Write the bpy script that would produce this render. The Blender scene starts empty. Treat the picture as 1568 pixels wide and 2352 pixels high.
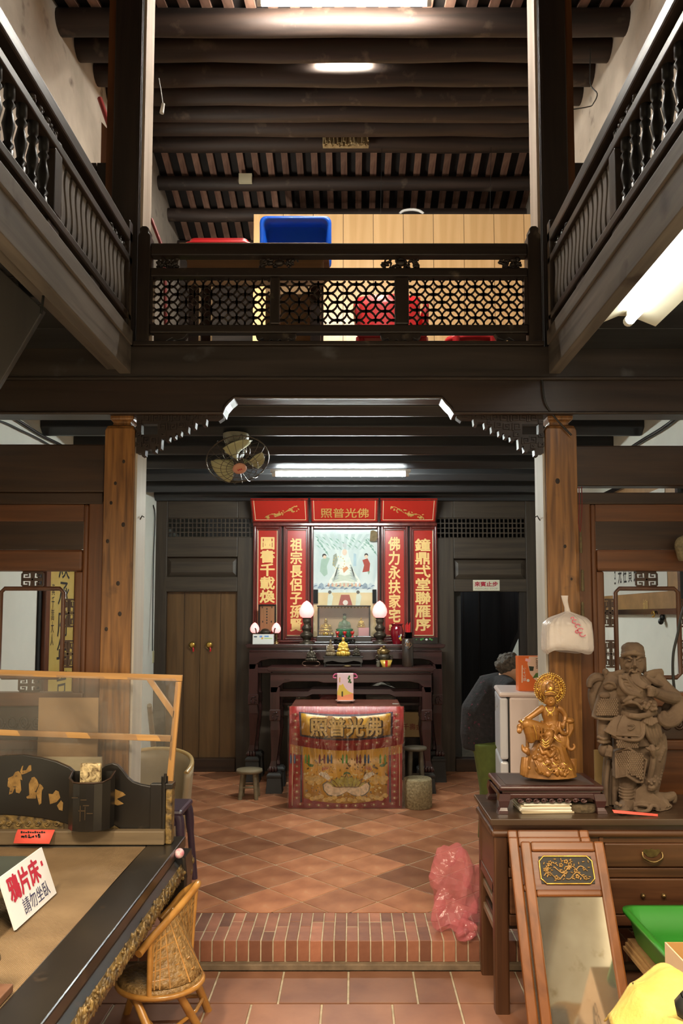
import bpy, bmesh, math, random
from mathutils import Vector as V, Matrix as Mx, Euler
random.seed(7)
sc = bpy.context.scene
COL = sc.collection
PI = math.pi

# ---------------------------------------------------------------- camera
FPX, PCX, PCY, PITCH, CZ = 1740.0, 812.0, 1294.0, math.radians(3.98), 1.71
cam = bpy.data.cameras.new('camera')
cam.sensor_fit = 'VERTICAL'; cam.sensor_height = 36.0
cam.lens = FPX / 2352 * 36
cam.shift_x = -(PCX - 784) / 2352
cam.shift_y = (PCY - 1176) / 2352
cam.clip_start = 0.05
camo = bpy.data.objects.new('camera', cam); COL.objects.link(camo)
camo.location = (0, 0, CZ); camo.rotation_euler = (PI/2 + PITCH, 0, 0)
sc.camera = camo

# ---------------------------------------------------------------- world, exposure
w = bpy.data.worlds.new('world'); sc.world = w; w.use_nodes = True
w.node_tree.nodes['Background'].inputs[0].default_value = (0.9, 0.85, 0.75, 1)
w.node_tree.nodes['Background'].inputs[1].default_value = 0.02
sc.view_settings.view_transform = 'Standard'; sc.view_settings.look = 'None'
sc.view_settings.gamma = 1.0; sc.view_settings.use_curve_mapping = False
sc.view_settings.exposure = 0.0
sc.cycles.use_denoising = True
sc.cycles.max_bounces = 8; sc.cycles.transparent_max_bounces = 32
sc.cycles.sample_clamp_indirect = 6.0

def area(name, loc, sx, sy, power, col, rot=(0, 0, 0), spread=PI):
    l = bpy.data.lights.new(name, 'AREA'); l.shape = 'RECTANGLE'; l.size = sx; l.size_y = sy
    l.energy = power; l.color = col; l.spread = spread
    o = bpy.data.objects.new(name, l); COL.objects.link(o); o.location = loc; o.rotation_euler = rot
    return o
# lamps of the front shop room, behind and above the camera
WARM = (1.0, 0.82, 0.58)
area('front_room_lamp', (0.1, 0.6, 3.2), 1.2, 0.3, 94, WARM, (math.radians(14), 0, 0), math.radians(125))
area('left_gallery_lamp', (-1.55, 1.5, 2.98), 0.12, 1.2, 48, WARM, (math.radians(10), math.radians(-12), 0), math.radians(120))
area('right_gallery_lamp', (1.45, 1.2, 2.98), 0.12, 1.2, 36, WARM, (math.radians(10), math.radians(12), 0), math.radians(120))
area('street_daylight', (0.0, -1.5, 1.5), 2.4, 2.0, 22, (1.0, 0.92, 0.80), (math.radians(84), 0, 0))
area('upper_room_fill', (-1.72, 6.45, 4.45), 0.08, 1.1, 44, (1.0, 0.93, 0.80), (math.radians(90), 0, math.radians(-62)))   # added unseen lamp behind the left upper column, brightens rafters and wood panels
area('back_room_lamp', (1.3, 9.3, 2.5), 0.1, 0.6, 3.0, (0.8, 0.9, 1.0), (0, 0, 0))
TUBE_IN, TUBE_UP, TUBE_GLOW, TUBE_R = 330, 380, 560, 13

# ---------------------------------------------------------------- pixel helper (photograph pixel -> point at a real depth)
def ray(px, py):
    a = (px - PCX) / FPX; b = (PCY - py) / FPX
    return V((a, math.cos(PITCH) - b*math.sin(PITCH), math.sin(PITCH) + b*math.cos(PITCH)))
def P(px, py, Y):
    d = ray(px, py); t = Y / d.y
    return V((d.x*t, Y, CZ + d.z*t))
def PZ(px, py, z):
    d = ray(px, py); t = (z - CZ) / d.z
    return V((d.x*t, d.y*t, z))
def PXx(px, py, x):
    d = ray(px, py); t = x / d.x
    return V((x, d.y*t, CZ + d.z*t))
def X(px, Y, py=1300): return P(px, py, Y).x
def Z(py, Y): return P(800, py, Y).z

# ---------------------------------------------------------------- materials
MATS = {}
def srgb(r, g, b):
    f = lambda c: (c/12.92 if c <= 0.04045 else ((c+0.055)/1.055)**2.4)
    return (f(r/255), f(g/255), f(b/255))
def mat(name, col, rough=0.6, metal=0.0, var=0.2, scale=6.0, st=(1, 1, 1), bump=0.0, col2=None, rnd=0.0,
        coat=0.0, spec=0.5, trans=0.0, alpha=1.0, emit=None, es=0.0, dist=0.0, detail=5, mask=None, mcol=None, mscale=3.0, bscale=None, sss=0):
    if name in MATS: return MATS[name]
    m = bpy.data.materials.new(name); MATS[name] = m
    m.use_nodes = True; nt = m.node_tree; N = nt.nodes; L = nt.links
    b = N['Principled BSDF']
    b.inputs['Roughness'].default_value = rough; b.inputs['Metallic'].default_value = metal
    b.inputs['Specular IOR Level'].default_value = spec; b.inputs['Coat Weight'].default_value = coat
    b.inputs['Coat Roughness'].default_value = 0.15
    b.inputs['Transmission Weight'].default_value = trans; b.inputs['Alpha'].default_value = alpha
    if emit:
        b.inputs['Emission Color'].default_value = (*emit, 1); b.inputs['Emission Strength'].default_value = es
    c2 = col2 or tuple(min(1, c*(1+var)) for c in col); c1 = tuple(c*(1-var) for c in col) if not col2 else col
    tc = N.new('ShaderNodeTexCoord'); mp = N.new('ShaderNodeMapping'); mp.inputs['Scale'].default_value = st
    L.new(tc.outputs['Object'], mp.inputs['Vector'])
    nz = N.new('ShaderNodeTexNoise'); nz.inputs['Scale'].default_value = scale; nz.inputs['Detail'].default_value = detail
    nz.inputs['Distortion'].default_value = dist
    L.new(mp.outputs['Vector'], nz.inputs['Vector'])
    cr = N.new('ShaderNodeValToRGB'); cr.color_ramp.elements[0].position = 0.32; cr.color_ramp.elements[1].position = 0.68
    cr.color_ramp.elements[0].color = (*c1, 1); cr.color_ramp.elements[1].color = (*c2, 1)
    L.new(nz.outputs['Fac'], cr.inputs['Fac']); out = cr.outputs['Color']
    if mask:
        n2 = N.new('ShaderNodeTexNoise'); n2.inputs['Scale'].default_value = mscale; n2.inputs['Detail'].default_value = 6
        L.new(tc.outputs['Object'], n2.inputs['Vector'])
        r2 = N.new('ShaderNodeValToRGB'); r2.color_ramp.elements[0].position = mask; r2.color_ramp.elements[1].position = min(1, mask+0.12)
        L.new(n2.outputs['Fac'], r2.inputs['Fac'])
        mx = N.new('ShaderNodeMixRGB'); L.new(r2.outputs['Color'], mx.inputs['Fac']); L.new(out, mx.inputs[1])
        mx.inputs[2].default_value = (*mcol, 1); out = mx.outputs[0]
    if rnd:
        oi = N.new('ShaderNodeObjectInfo'); mr = N.new('ShaderNodeMapRange')
        mr.inputs['To Min'].default_value = 1-rnd; mr.inputs['To Max'].default_value = 1+rnd
        L.new(oi.outputs['Random'], mr.inputs['Value'])
        hs = N.new('ShaderNodeHueSaturation'); L.new(mr.outputs[0], hs.inputs['Value']); L.new(out, hs.inputs['Color']); out = hs.outputs['Color']
    L.new(out, b.inputs['Base Color'])
    if bump:
        bp = N.new('ShaderNodeBump'); bp.inputs['Strength'].default_value = bump; bp.inputs['Distance'].default_value = 0.01
        if bscale:
            n3 = N.new('ShaderNodeTexNoise'); n3.inputs['Scale'].default_value = bscale; n3.inputs['Detail'].default_value = 4
            L.new(mp.outputs['Vector'], n3.inputs['Vector']); L.new(n3.outputs['Fac'], bp.inputs['Height'])
        else: L.new(nz.outputs['Fac'], bp.inputs['Height'])
        L.new(bp.outputs['Normal'], b.inputs['Normal'])
    return m
AX = {'x': (0.06, 1, 1), 'y': (1, 0.06, 1), 'z': (1, 1, 0.06)}
def wood(name, c1, c2, ax='z', rough=0.5, scale=26, bump=0.12, rnd=0.0, coat=0.0, dist=0.6, **k):
    return mat(name+'_'+ax, c1, rough, col2=c2, st=AX[ax], scale=scale, bump=bump, rnd=rnd, coat=coat, dist=dist, **k)
def DARK(ax='x'): return wood('dark_timber', (0.013, 0.0085, 0.0062), (0.031, 0.020, 0.014), ax, 0.55, 20)
def ROOFW(ax='x'): return wood('roof_timber', (0.014, 0.008, 0.0055), (0.044, 0.025, 0.017), ax, 0.66, 14, mask=0.62, mcol=(0.10, 0.07, 0.05), mscale=6)
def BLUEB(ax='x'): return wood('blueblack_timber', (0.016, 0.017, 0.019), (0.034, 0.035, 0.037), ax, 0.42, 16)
def RAILW(ax='x'): return wood('railing_wood', (0.012, 0.0078, 0.0055), (0.028, 0.0185, 0.013), ax, 0.45, 22, mask=0.66, mcol=(0.11, 0.085, 0.06), mscale=9)
def GREYW(ax='y'): return wood('dusty_timber', (0.066, 0.056, 0.047), (0.135, 0.116, 0.098), ax, 0.6, 18, mask=0.6, mcol=(0.03, 0.02, 0.015), mscale=4)
def AMBER(ax='z'): return wood('amber_cedar', (0.10, 0.040, 0.011), (0.30, 0.135, 0.038), ax, 0.38, 40, 0.2, mask=0.64, mcol=(0.05, 0.02, 0.008), mscale=5)
def BROWN(ax='z'): return wood('brown_cedar', (0.080, 0.026, 0.0075), (0.150, 0.054, 0.016), ax, 0.42, 26, 0.1)
def DBROWN(ax='x'): return wood('deep_brown_wood', (0.022, 0.010, 0.005), (0.048, 0.022, 0.010), ax, 0.45, 22, 0.12)
def BACKW(ax='z'): return wood('back_wall_wood', (0.031, 0.021, 0.0135), (0.060, 0.042, 0.027), ax, 0.5, 22, 0.1)
def DOORW(ax='z'): return wood('door_wood', (0.085, 0.042, 0.014), (0.165, 0.085, 0.030), ax, 0.4, 16, 0.08)
def ROSE(ax='x'): return wood('rosewood', (0.022, 0.006, 0.006), (0.050, 0.014, 0.013), ax, 0.28, 22, 0.04, coat=0.35)
def DESKW(ax='x'): return wood('desk_wood', (0.045, 0.017, 0.007), (0.105, 0.042, 0.017), ax, 0.38, 20, 0.08)
def PINE(ax='x'): return wood('pine_batten', (0.46, 0.24, 0.075), (0.66, 0.37, 0.135), ax, 0.45, 22, 0.05)
def MFRAME(ax='z'): return wood('mirror_frame_wood', (0.115, 0.036, 0.008), (0.20, 0.068, 0.017), ax, 0.35, 20, 0.05)
M_PLASTER = mat('white_plaster', (0.84, 0.85, 0.77), 0.75, var=0.05, scale=3, bump=0.05)
M_OLDPL = mat('old_lime_plaster', (0.40, 0.35, 0.285), 0.9, col2=(0.64, 0.57, 0.48), scale=2.2, bump=0.5, detail=9, mask=0.62, mcol=(0.22, 0.18, 0.15), mscale=5, bscale=14)
M_MORTAR = mat('mortar', (0.46, 0.38, 0.26), 0.85, var=0.2, scale=20)
M_TILE = mat('terracotta_tile', (0.25, 0.088, 0.042), 0.36, col2=(0.44, 0.19, 0.095), scale=5, rnd=0.42, bump=0.06, detail=8, mask=0.63, mcol=(0.46, 0.27, 0.16), mscale=7, bscale=30)
M_TILE2 = mat('large_floor_tile', (0.175, 0.072, 0.039), 0.42, col2=(0.29, 0.135, 0.077), scale=4, rnd=0.18, bump=0.06, detail=8, bscale=30)
M_BRICK = mat('red_brick', (0.19, 0.068, 0.038), 0.5, col2=(0.33, 0.135, 0.078), scale=10, rnd=0.45, bump=0.15, detail=8)
M_BLACK = mat('black_void', (0.006, 0.006, 0.006), 0.8, var=0.1)
M_GOLDT = mat('gold_leaf_lettering', (0.92, 0.62, 0.24), 0.35, var=0.06, spec=0.4)
M_REDP = mat('red_lacquer_panel', (0.47, 0.028, 0.018), 0.25, var=0.06, scale=3)
M_CREAM = mat('cream_line', (0.85, 0.72, 0.42), 0.5, var=0.02)
M_MAROON = wood('maroon_frame', (0.09, 0.014, 0.012), (0.15, 0.028, 0.022), 'z', 0.25, 20, 0.02, coat=0.3)
M_LACQ = mat('black_lacquer', (0.012, 0.010, 0.009), 0.22, var=0.4, scale=7, coat=0.3)
M_GILT = mat('worn_gilt', (0.03, 0.02, 0.012), 0.4, col2=(0.25, 0.16, 0.05), scale=38, bump=0.8, detail=6)
M_GOLD = mat('gold', (0.62, 0.38, 0.08), 0.28, metal=0.75, var=0.25, scale=30)
M_BRASS = mat('aged_brass', (0.19, 0.125, 0.05), 0.38, metal=0.8, var=0.5, scale=25)
M_BRONZE = mat('dark_bronze', (0.07, 0.055, 0.038), 0.42, metal=0.6, var=0.5, scale=30)
M_WHITE = mat('white_plastic', (0.75, 0.75, 0.72), 0.4, var=0.03)
M_PAPER = mat('paper', (0.78, 0.72, 0.60), 0.8, var=0.06)
M_CARD = mat('cardboard', (0.36, 0.22, 0.10), 0.8, var=0.08, scale=12)
M_BLACKW = mat('black_cable', (0.012, 0.012, 0.011), 0.45, var=0.2)
M_STEEL = mat('steel', (0.45, 0.44, 0.42), 0.3, metal=0.9, var=0.15)
M_INK = mat('black_ink', (0.02, 0.018, 0.016), 0.7, var=0.1)
M_REDINK = mat('red_ink', (0.42, 0.015, 0.04), 0.6, var=0.1)
M_REDPL = mat('red_plastic', (0.60, 0.022, 0.025), 0.35, var=0.06)
M_PINKP = mat('red_note_paper', (0.82, 0.10, 0.07), 0.6, var=0.04)
def film(name, col, alpha, rough=0.15, bump=0.5, bscale=9):
    m = mat(name, col, rough, var=0.05, alpha=alpha, bump=bump, bscale=bscale, spec=0.6); return m

def clear(name, tint=(1, 1, 1), bump=0.0, bscale=9, rough=0.06, haze=0.0, hcol=(0.6, 0.6, 0.6), k=1.0):   # clear sheet: see-through with fresnel gloss and a little haze
    if name in MATS: return MATS[name]
    m = bpy.data.materials.new(name); MATS[name] = m; m.use_nodes = True; nt = m.node_tree; N = nt.nodes; L = nt.links
    N.remove(N['Principled BSDF']); out = N['Material Output']
    tr = N.new('ShaderNodeBsdfTransparent'); tr.inputs[0].default_value = (*tint, 1); gl = N.new('ShaderNodeBsdfGlossy'); gl.inputs['Roughness'].default_value = rough
    df = N.new('ShaderNodeBsdfDiffuse'); df.inputs[0].default_value = (*hcol, 1)
    fr = N.new('ShaderNodeFresnel'); fr.inputs[0].default_value = 1.5; ml = N.new('ShaderNodeMath'); ml.operation = 'MULTIPLY'; ml.inputs[1].default_value = k; L.new(fr.outputs[0], ml.inputs[0])
    m1 = N.new('ShaderNodeMixShader'); m1.inputs[0].default_value = haze; L.new(tr.outputs[0], m1.inputs[1]); L.new(df.outputs[0], m1.inputs[2])
    m2 = N.new('ShaderNodeMixShader'); L.new(ml.outputs[0], m2.inputs[0]); L.new(m1.outputs[0], m2.inputs[1]); L.new(gl.outputs[0], m2.inputs[2]); L.new(m2.outputs[0], out.inputs[0])
    if bump:
        tc = N.new('ShaderNodeTexCoord'); nz = N.new('ShaderNodeTexNoise'); nz.inputs['Scale'].default_value = bscale; nz.inputs['Detail'].default_value = 3
        L.new(tc.outputs['Object'], nz.inputs['Vector']); bp = N.new('ShaderNodeBump'); bp.inputs['Strength'].default_value = bump; bp.inputs['Distance'].default_value = 0.02
        L.new(nz.outputs['Fac'], bp.inputs['Height']); L.new(bp.outputs['Normal'], gl.inputs['Normal']); L.new(bp.outputs['Normal'], fr.inputs['Normal'])
    return m
M_GLASS = clear('clear_glass', (0.93, 0.96, 0.95))

# ---------------------------------------------------------------- mesh gatherer
class G:
    def __init__(s): s.v = []; s.f = []; s.sm = []; s.mi = []
    def add(s, vs, fs, smooth=False, m=0):
        o = len(s.v); s.v += [V(p) for p in vs]
        for f in fs: s.f.append(tuple(i+o for i in f)); s.sm.append(smooth); s.mi.append(m)
        return s
    def box(s, x0, x1, y0, y1, z0, z1, m=0):
        return s.add([(x0,y0,z0),(x1,y0,z0),(x1,y1,z0),(x0,y1,z0),(x0,y0,z1),(x1,y0,z1),(x1,y1,z1),(x0,y1,z1)],
                     [(0,3,2,1),(4,5,6,7),(0,1,5,4),(1,2,6,5),(2,3,7,6),(3,0,4,7)], False, m)
    def obox(s, c, size, R=None, m=0):
        R = R or Mx.Identity(3); a, b, d = size[0]/2, size[1]/2, size[2]/2; c = V(c)
        vs = [c + R @ V((x*a, y*b, z*d)) for z in (-1,1) for x, y in ((-1,-1),(1,-1),(1,1),(-1,1))]
        return s.add(vs, [(0,3,2,1),(4,5,6,7),(0,1,5,4),(1,2,6,5),(2,3,7,6),(3,0,4,7)], False, m)
    def rbox(s, x0, x1, y0, y1, z0, z1, c=0.01, m=0):   # box with chamfered long edges of its section (x-z), extruded along y
        poly = [(x0+c,z0),(x1-c,z0),(x1,z0+c),(x1,z1-c),(x1-c,z1),(x0+c,z1),(x0,z1-c),(x0,z0+c)]
        return s.prism([V((a, y0, b)) for a, b in poly], V((0, y1-y0, 0)), m=m)
    def prism(s, pts, d, smooth=False, m=0):
        n = len(pts); d = V(d); pts = [V(p) for p in pts]
        nr = V((0,0,0))
        for i in range(n): nr += pts[i].cross(pts[(i+1) % n])
        if nr.dot(d) > 0: pts = pts[::-1]
        vs = pts + [p+d for p in pts]
        s.add(vs, [tuple(range(n)), tuple(range(2*n-1, n-1, -1))], False, m)
        o = len(s.v)-2*n
        for i in range(n):
            j = (i+1) % n; s.f.append((o+j, o+i, o+n+i, o+n+j)); s.sm.append(smooth); s.mi.append(m)
        return s
    def loft(s, rings, closed=True, caps=True, smooth=True, m=0):
        n = len(rings[0]); vs = [p for r in rings for p in r]; fs = []
        for k in range(len(rings)-1):
            for i in range(n if closed else n-1):
                j = (i+1) % n
                fs.append((k*n+i, k*n+j, (k+1)*n+j, (k+1)*n+i))
        s.add(vs, fs, smooth, m)
        if caps and closed:
            s.add(rings[0], [tuple(range(n-1, -1, -1))], False, m); s.add(rings[-1], [tuple(range(n))], False, m)
        return s
    def tube(s, path, r, n=8, closed=False, m=0, sq=1.0, caps=True, up=None, inplane=False):
        path = [V(p) for p in path]; k = len(path); rs = r if isinstance(r, (list, tuple)) else [r]*k
        rings = []; prev = None
        for i, p in enumerate(path):
            if closed: t = path[(i+1) % k] - path[i-1]
            else: t = path[min(i+1, k-1)] - path[max(i-1, 0)]
            t = t.normalized() if t.length > 1e-9 else V((0,0,1))
            u = (V(up) if up else (prev if prev else (V((0,0,1)) if abs(t.z) < 0.9 else V((0,1,0)))))
            if inplane and t.x*t.x+t.z*t.z > 0.05: u = V((t.z, 0, -t.x))
            a = u - t*u.dot(t)
            if a.length < 1e-6: a = t.orthogonal()
            a.normalize(); b = t.cross(a); prev = a
            rings.append([p + a*math.cos(2*PI*q/n + PI/n)*rs[i] + b*math.sin(2*PI*q/n + PI/n)*rs[i]*sq for q in range(n)])
        if closed: rings.append(rings[0]); return s.loft(rings, caps=False, smooth=n > 4, m=m)
        return s.loft(rings, caps=caps, smooth=n > 4, m=m)
    def cyl(s, p0, p1, r0, r1=None, n=12, m=0): return s.tube([p0, p1], [r0, r1 if r1 is not None else r0], n, m=m)
    def lathe(s, prof, c=(0,0,0), n=18, m=0, R=None, sx=1.0, sy=1.0, smooth=True):
        c = V(c); R = R or Mx.Identity(3)
        rings = [[c + R @ V((r*math.cos(2*PI*i/n)*sx, r*math.sin(2*PI*i/n)*sy, z)) for i in range(n)] for r, z in prof]
        return s.loft(rings, smooth=smooth, m=m)
    def ell(s, c, rad, R=None, nu=12, nv=8, m=0):
        c = V(c); R = R or Mx.Identity(3)
        if not isinstance(rad, (tuple, list)): rad = (rad, rad, rad)
        rings = []
        for k in range(nv+1):
            ph = -PI/2 + PI*k/nv; z = math.sin(ph); q = max(math.cos(ph), 0.02)
            rings.append([c + R @ V((rad[0]*q*math.cos(2*PI*i/nu), rad[1]*q*math.sin(2*PI*i/nu), rad[2]*z)) for i in range(nu)])
        return s.loft(rings, m=m)
    def sheet(s, fn, nu, nv, smooth=True, m=0):
        vs = [fn(i/nu, j/nv) for j in range(nv+1) for i in range(nu+1)]
        fs = [(j*(nu+1)+i, j*(nu+1)+i+1, (j+1)*(nu+1)+i+1, (j+1)*(nu+1)+i) for j in range(nv) for i in range(nu)]
        return s.add(vs, fs, smooth, m)
    def frame(s, x0, x1, z0, z1, y0, y1, t, m=0, tb=None):   # rectangular picture frame facing -y
        tb = tb or t
        s.box(x0, x0+t, y0, y1, z0, z1, m); s.box(x1-t, x1, y0, y1, z0, z1, m)
        s.box(x0+t, x1-t, y0, y1, z0, z0+tb, m); return s.box(x0+t, x1-t, y0, y1, z1-tb, z1, m)
    def xf(s, M): s.v = [M @ p for p in s.v]; return s
    def mesh(s, name, mats):
        me = bpy.data.meshes.new(name); me.from_pydata([tuple(p) for p in s.v], [], s.f)
        for q in (mats if isinstance(mats, (list, tuple)) else [mats]): me.materials.append(q)
        me.polygons.foreach_set('use_smooth', s.sm); me.polygons.foreach_set('material_index', s.mi); me.update()
        return me
    def build(s, name, mats, parent=None, label=None, cat=None, group=None, kind=None, bevel=0, remesh=0, smooth=0, sub=0, solid=0, origin=None):
        if parent: M = wm(parent).inverted(); s.v = [M @ p for p in s.v]
        elif origin == 'base' or (cat and origin is None):
            xs = [p.x for p in s.v]; ys = [p.y for p in s.v]; zs = [p.z for p in s.v]
            o_ = V(((min(xs)+max(xs))/2, (min(ys)+max(ys))/2, min(zs))); s.v = [p-o_ for p in s.v]
        o = bpy.data.objects.new(name, s.mesh(name, mats)); COL.objects.link(o)
        if parent: o.parent = parent
        elif origin == 'base' or (cat and origin is None): o.location = o_
        tag(o, label, cat, group, kind)
        if solid:
            q = o.modifiers.new('solid', 'SOLIDIFY'); q.thickness = solid; q.offset = 0
        if remesh:
            q = o.modifiers.new('remesh', 'REMESH'); q.mode = 'VOXEL'; q.voxel_size = remesh; q.use_smooth_shade = True
        if smooth:
            q = o.modifiers.new('smooth', 'SMOOTH'); q.iterations = smooth; q.factor = 0.5
        if bevel:
            q = o.modifiers.new('bevel', 'BEVEL'); q.width = bevel; q.segments = 2; q.limit_method = 'ANGLE'; q.angle_limit = 0.6
        if sub:
            q = o.modifiers.new('sub', 'SUBSURF'); q.levels = sub; q.render_levels = sub
        return o
def tag(o, label=None, cat=None, group=None, kind=None):
    if label: o['label'] = label
    if cat: o['category'] = cat
    if group: o['group'] = group
    if kind: o['kind'] = kind
    return o
def wm(o):
    M = o.matrix_basis.copy()
    while o.parent: o = o.parent; M = o.matrix_basis @ M
    return M
def thing(name, label, cat, loc, rz=0.0, group=None, kind=None):
    o = bpy.data.objects.new(name, None); COL.objects.link(o); o.empty_display_size = 0.05
    o.location = loc; o.rotation_euler = (0, 0, rz)
    return tag(o, label, cat, group, kind)
def struct(name, g, m, parent=None, **k): return g.build(name, m, parent, kind=None if parent else 'structure', **k)
def kids(o): return [c for c in bpy.data.objects if c.parent is o]
def dup(o, loc=None, rz=None, label=None, parent=None):
    c = o.copy(); COL.objects.link(c)
    if parent: c.parent = parent
    if loc is not None: c.location = loc
    if rz is not None: c.rotation_euler = (0, 0, rz)
    if label: c['label'] = label
    for ch in kids(o): dup(ch, parent=c)
    return c
def copy_obj(o, loc, parent):
    c = o.copy(); COL.objects.link(c); c.parent = parent; c.location = loc; return c
RX90 = Mx.Rotation(PI/2, 3, 'X')
def text(body, m, parent, c, w=None, h=None, R=None, name='lettering', ext=0.001, bold=0.0, vert=False, label=None, **k):
    """writing as thin solid letters, fitted to w x h around c; R turns the x-y text plane (default: upright, facing -y)"""
    cu = bpy.data.curves.new(name, 'FONT'); cu.body = '\n'.join(body) if vert else body
    cu.size = 1; cu.resolution_u = 2; cu.align_x = 'CENTER'; cu.space_line = 1.0
    t = bpy.data.objects.new('t', cu); COL.objects.link(t)
    me = bpy.data.meshes.new_from_object(t.evaluated_get(bpy.context.evaluated_depsgraph_get()))
    bpy.data.objects.remove(t); bpy.data.curves.remove(cu)
    vs = [v.co.copy() for v in me.vertices]; fs = [tuple(p.vertices) for p in me.polygons]; bpy.data.meshes.remove(me)
    x0, x1 = min(v.x for v in vs), max(v.x for v in vs); y0, y1 = min(v.y for v in vs), max(v.y for v in vs)
    sx = w/(x1-x0) if w else None; sy = h/(y1-y0) if h else None
    sx = sx or sy; sy = sy or sx
    R = R or RX90; c = V(c)
    n = R @ V((0, 0, ext)); g = G()
    sh = [(0, 0)] + ([(bold*math.cos(q*PI/4), bold*math.sin(q*PI/4)) for q in range(8)] if bold else [])
    for i, (dx, dy) in enumerate(sh):      # heavier strokes: the same letters laid again slightly shifted
        g.add([c + n*(1-0.03*i) + R @ V(((v.x+dx-(x0+x1)/2)*sx, (v.y+dy-(y0+y1)/2)*sy, 0)) for v in vs], fs, False)
    return g.build(name, m, parent, label=label, **k)
def clip(poly, f):      # keep the side f(p) >= 0
    out = []
    for i in range(len(poly)):
        a, b = poly[i-1], poly[i]; fa, fb = f(a), f(b)
        if (fa >= 0) != (fb >= 0):
            t = fa/(fa-fb); out.append(a + (b-a)*t)
        if fb >= 0: out.append(b)
    return out
def spline(pts, n=6, closed=False):
    pts = [V(p) for p in pts]; out = []; k = len(pts)
    rng = range(k) if closed else range(k-1)
    for i in rng:
        g = lambda q: pts[q % k] if closed else pts[max(0, min(k-1, q))]
        a, b, c, d = g(i-1), g(i), g(i+1), g(i+2)
        for j in range(n):
            t = j/n
            out.append(0.5*((2*b) + (c-a)*t + (2*a-5*b+4*c-d)*t*t + (3*b-a-3*c+d)*t**3))
    if not closed: out.append(pts[-1])
    return out
# ================================================================ SETTING
XL, XR, YC, YB = -2.06, 1.91, 4.05, 7.85
YS = 3.818       # front of the brick step
ZU = 3.19        # upper storey floor

# ---- floors
fl = struct('floor', G().box(XL, XR, YS+0.35, 10.6, 0.0, 0.1265).box(XL, XR, YS+0.03, YS+0.36, 0.0, 0.1265), M_MORTAR)
t0 = PZ(698.5, 2040, 0.13); pt, hj = 0.297, 0.0052
full = None
for i in range(-16, 17):
    for j in range(-16, 17):
        cx = t0.x + (i+j)*pt*math.sqrt(0.5); cy = t0.y + (i-j)*pt*math.sqrt(0.5)
        r = (pt/2-hj)*math.sqrt(2)
        poly = [V((cx-r, cy, 0)), V((cx, cy-r, 0)), V((cx+r, cy, 0)), V((cx, cy+r, 0))]
        pc = clip(clip(clip(clip(poly, lambda p: p.x-XL), lambda p: XR-p.x), lambda p: p.y-(YS+0.353)), lambda p: 7.9-p.y)
        if len(pc) < 3: continue
        dz = random.uniform(-0.001, 0.001)
        if len(pc) == 4 and all((a-b).length < 1e-6 for a, b in zip(pc, poly)):
            if full is None:
                full = G().prism([p-V((cx, cy, 0)) for p in poly], (0, 0, 0.010)).build('floor_tile', M_TILE, fl, bevel=0.0015); full.location = (cx, cy, 0.120)
            else: copy_obj(full, (cx, cy, 0.120+dz), fl)
        else:
            o = G().prism([p-V((cx, cy, 0)) for p in pc], (0, 0, 0.010)).build('floor_tile', M_TILE, fl); o.location = (cx, cy, 0.120)
st = struct('trim_1', G().box(XL, XR, YS+0.002, YS+0.35, 0.0, 0.1268), M_MORTAR)     # core of the brick step
nb = int((XR-XL)/0.0595); bm_ = {}
def brick(x, y0, y1, z0):
    key = (round(y1-y0, 3), round(z0, 3))
    dz = random.uniform(-0.0015, 0.0015)
    if key not in bm_:
        bm_[key] = G().box(-0.0267, 0.0267, 0, y1-y0, 0, 0.13-z0).build('brick', M_BRICK, st, bevel=0.003); bm_[key].location = (x, y0, z0)
    else: copy_obj(bm_[key], (x, y0, z0+dz), st)
for k in range(nb):
    x = XL + 0.03 + k*0.0595
    L = random.choice([0.105, 0.165, 0.225, 0.225])
    brick(x, YS-0.002, YS+L, 0.03); brick(x, YS+L+0.008, YS+0.347, 0.10)
struct('trim_2', G().box(XL, XR, YS-0.03, YS+0.03, 0.0, 0.029), mat('cement_ledge', (0.17, 0.12, 0.075), 0.7, var=0.3, scale=14, bump=0.2), bevel=0.004)
fl2 = struct('floor.001', G().box(XL, XR, -1.6, YS, -0.1, -0.008), M_MORTAR)
rows = 7; tp = 0.308
for r in range(rows):
    y1 = YS-0.034 - r*tp; y0 = y1 - tp + 0.010
    xs = [-0.647, 0.466]
    segs = []
    off = 0.0 if r % 2 == 0 else 0.128
    x = -0.647
    cuts = [-0.647 + (0.311 if r % 2 == 0 else 0.195) + 0.311*q for q in range(4)]
    cuts = [-0.647] + [c for c in cuts if c < 0.43] + [0.466]
    lefts = [-0.647 - 0.311*q - (0.1 if r % 2 else 0) for q in range(1, 6)][::-1]
    lefts = [q for q in lefts if q > XL] ; rights = [0.466 + 0.311*q + (0.1 if r % 2 else 0) for q in range(1, 6)]
    rights = [q for q in rights if q < XR]
    ed = [XL] + lefts + cuts + rights + [XR]
    for a, b in zip(ed[:-1], ed[1:]):
        if b-a < 0.03: continue
        o = G().box(a+0.005, b-0.005, y0, y1, -0.012, random.uniform(-0.0008, 0.0008)).build('floor_tile', M_TILE2, fl2, bevel=0.002)

# ---- walls
struct('wall_left', G().box(XL-0.2, XL, -1.6, 10.6, 0, 3.06), M_PLASTER)
struct('wall_right', G().box(XR, XR+0.2, -1.6, 10.6, 0, 3.06), M_PLASTER)
struct('wall_left.001', G().box(XL-0.2, XL, -1.6, 8.9, 3.06, 6.8), M_OLDPL)
struct('wall_right.001', G().box(XR, XR+0.2, -1.6, 8.9, 3.06, 6.8), M_OLDPL)
struct('wall_front', G().box(XL-0.2, XR+0.2, -1.8, -1.6, 0, 5.6), M_OLDPL)

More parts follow.
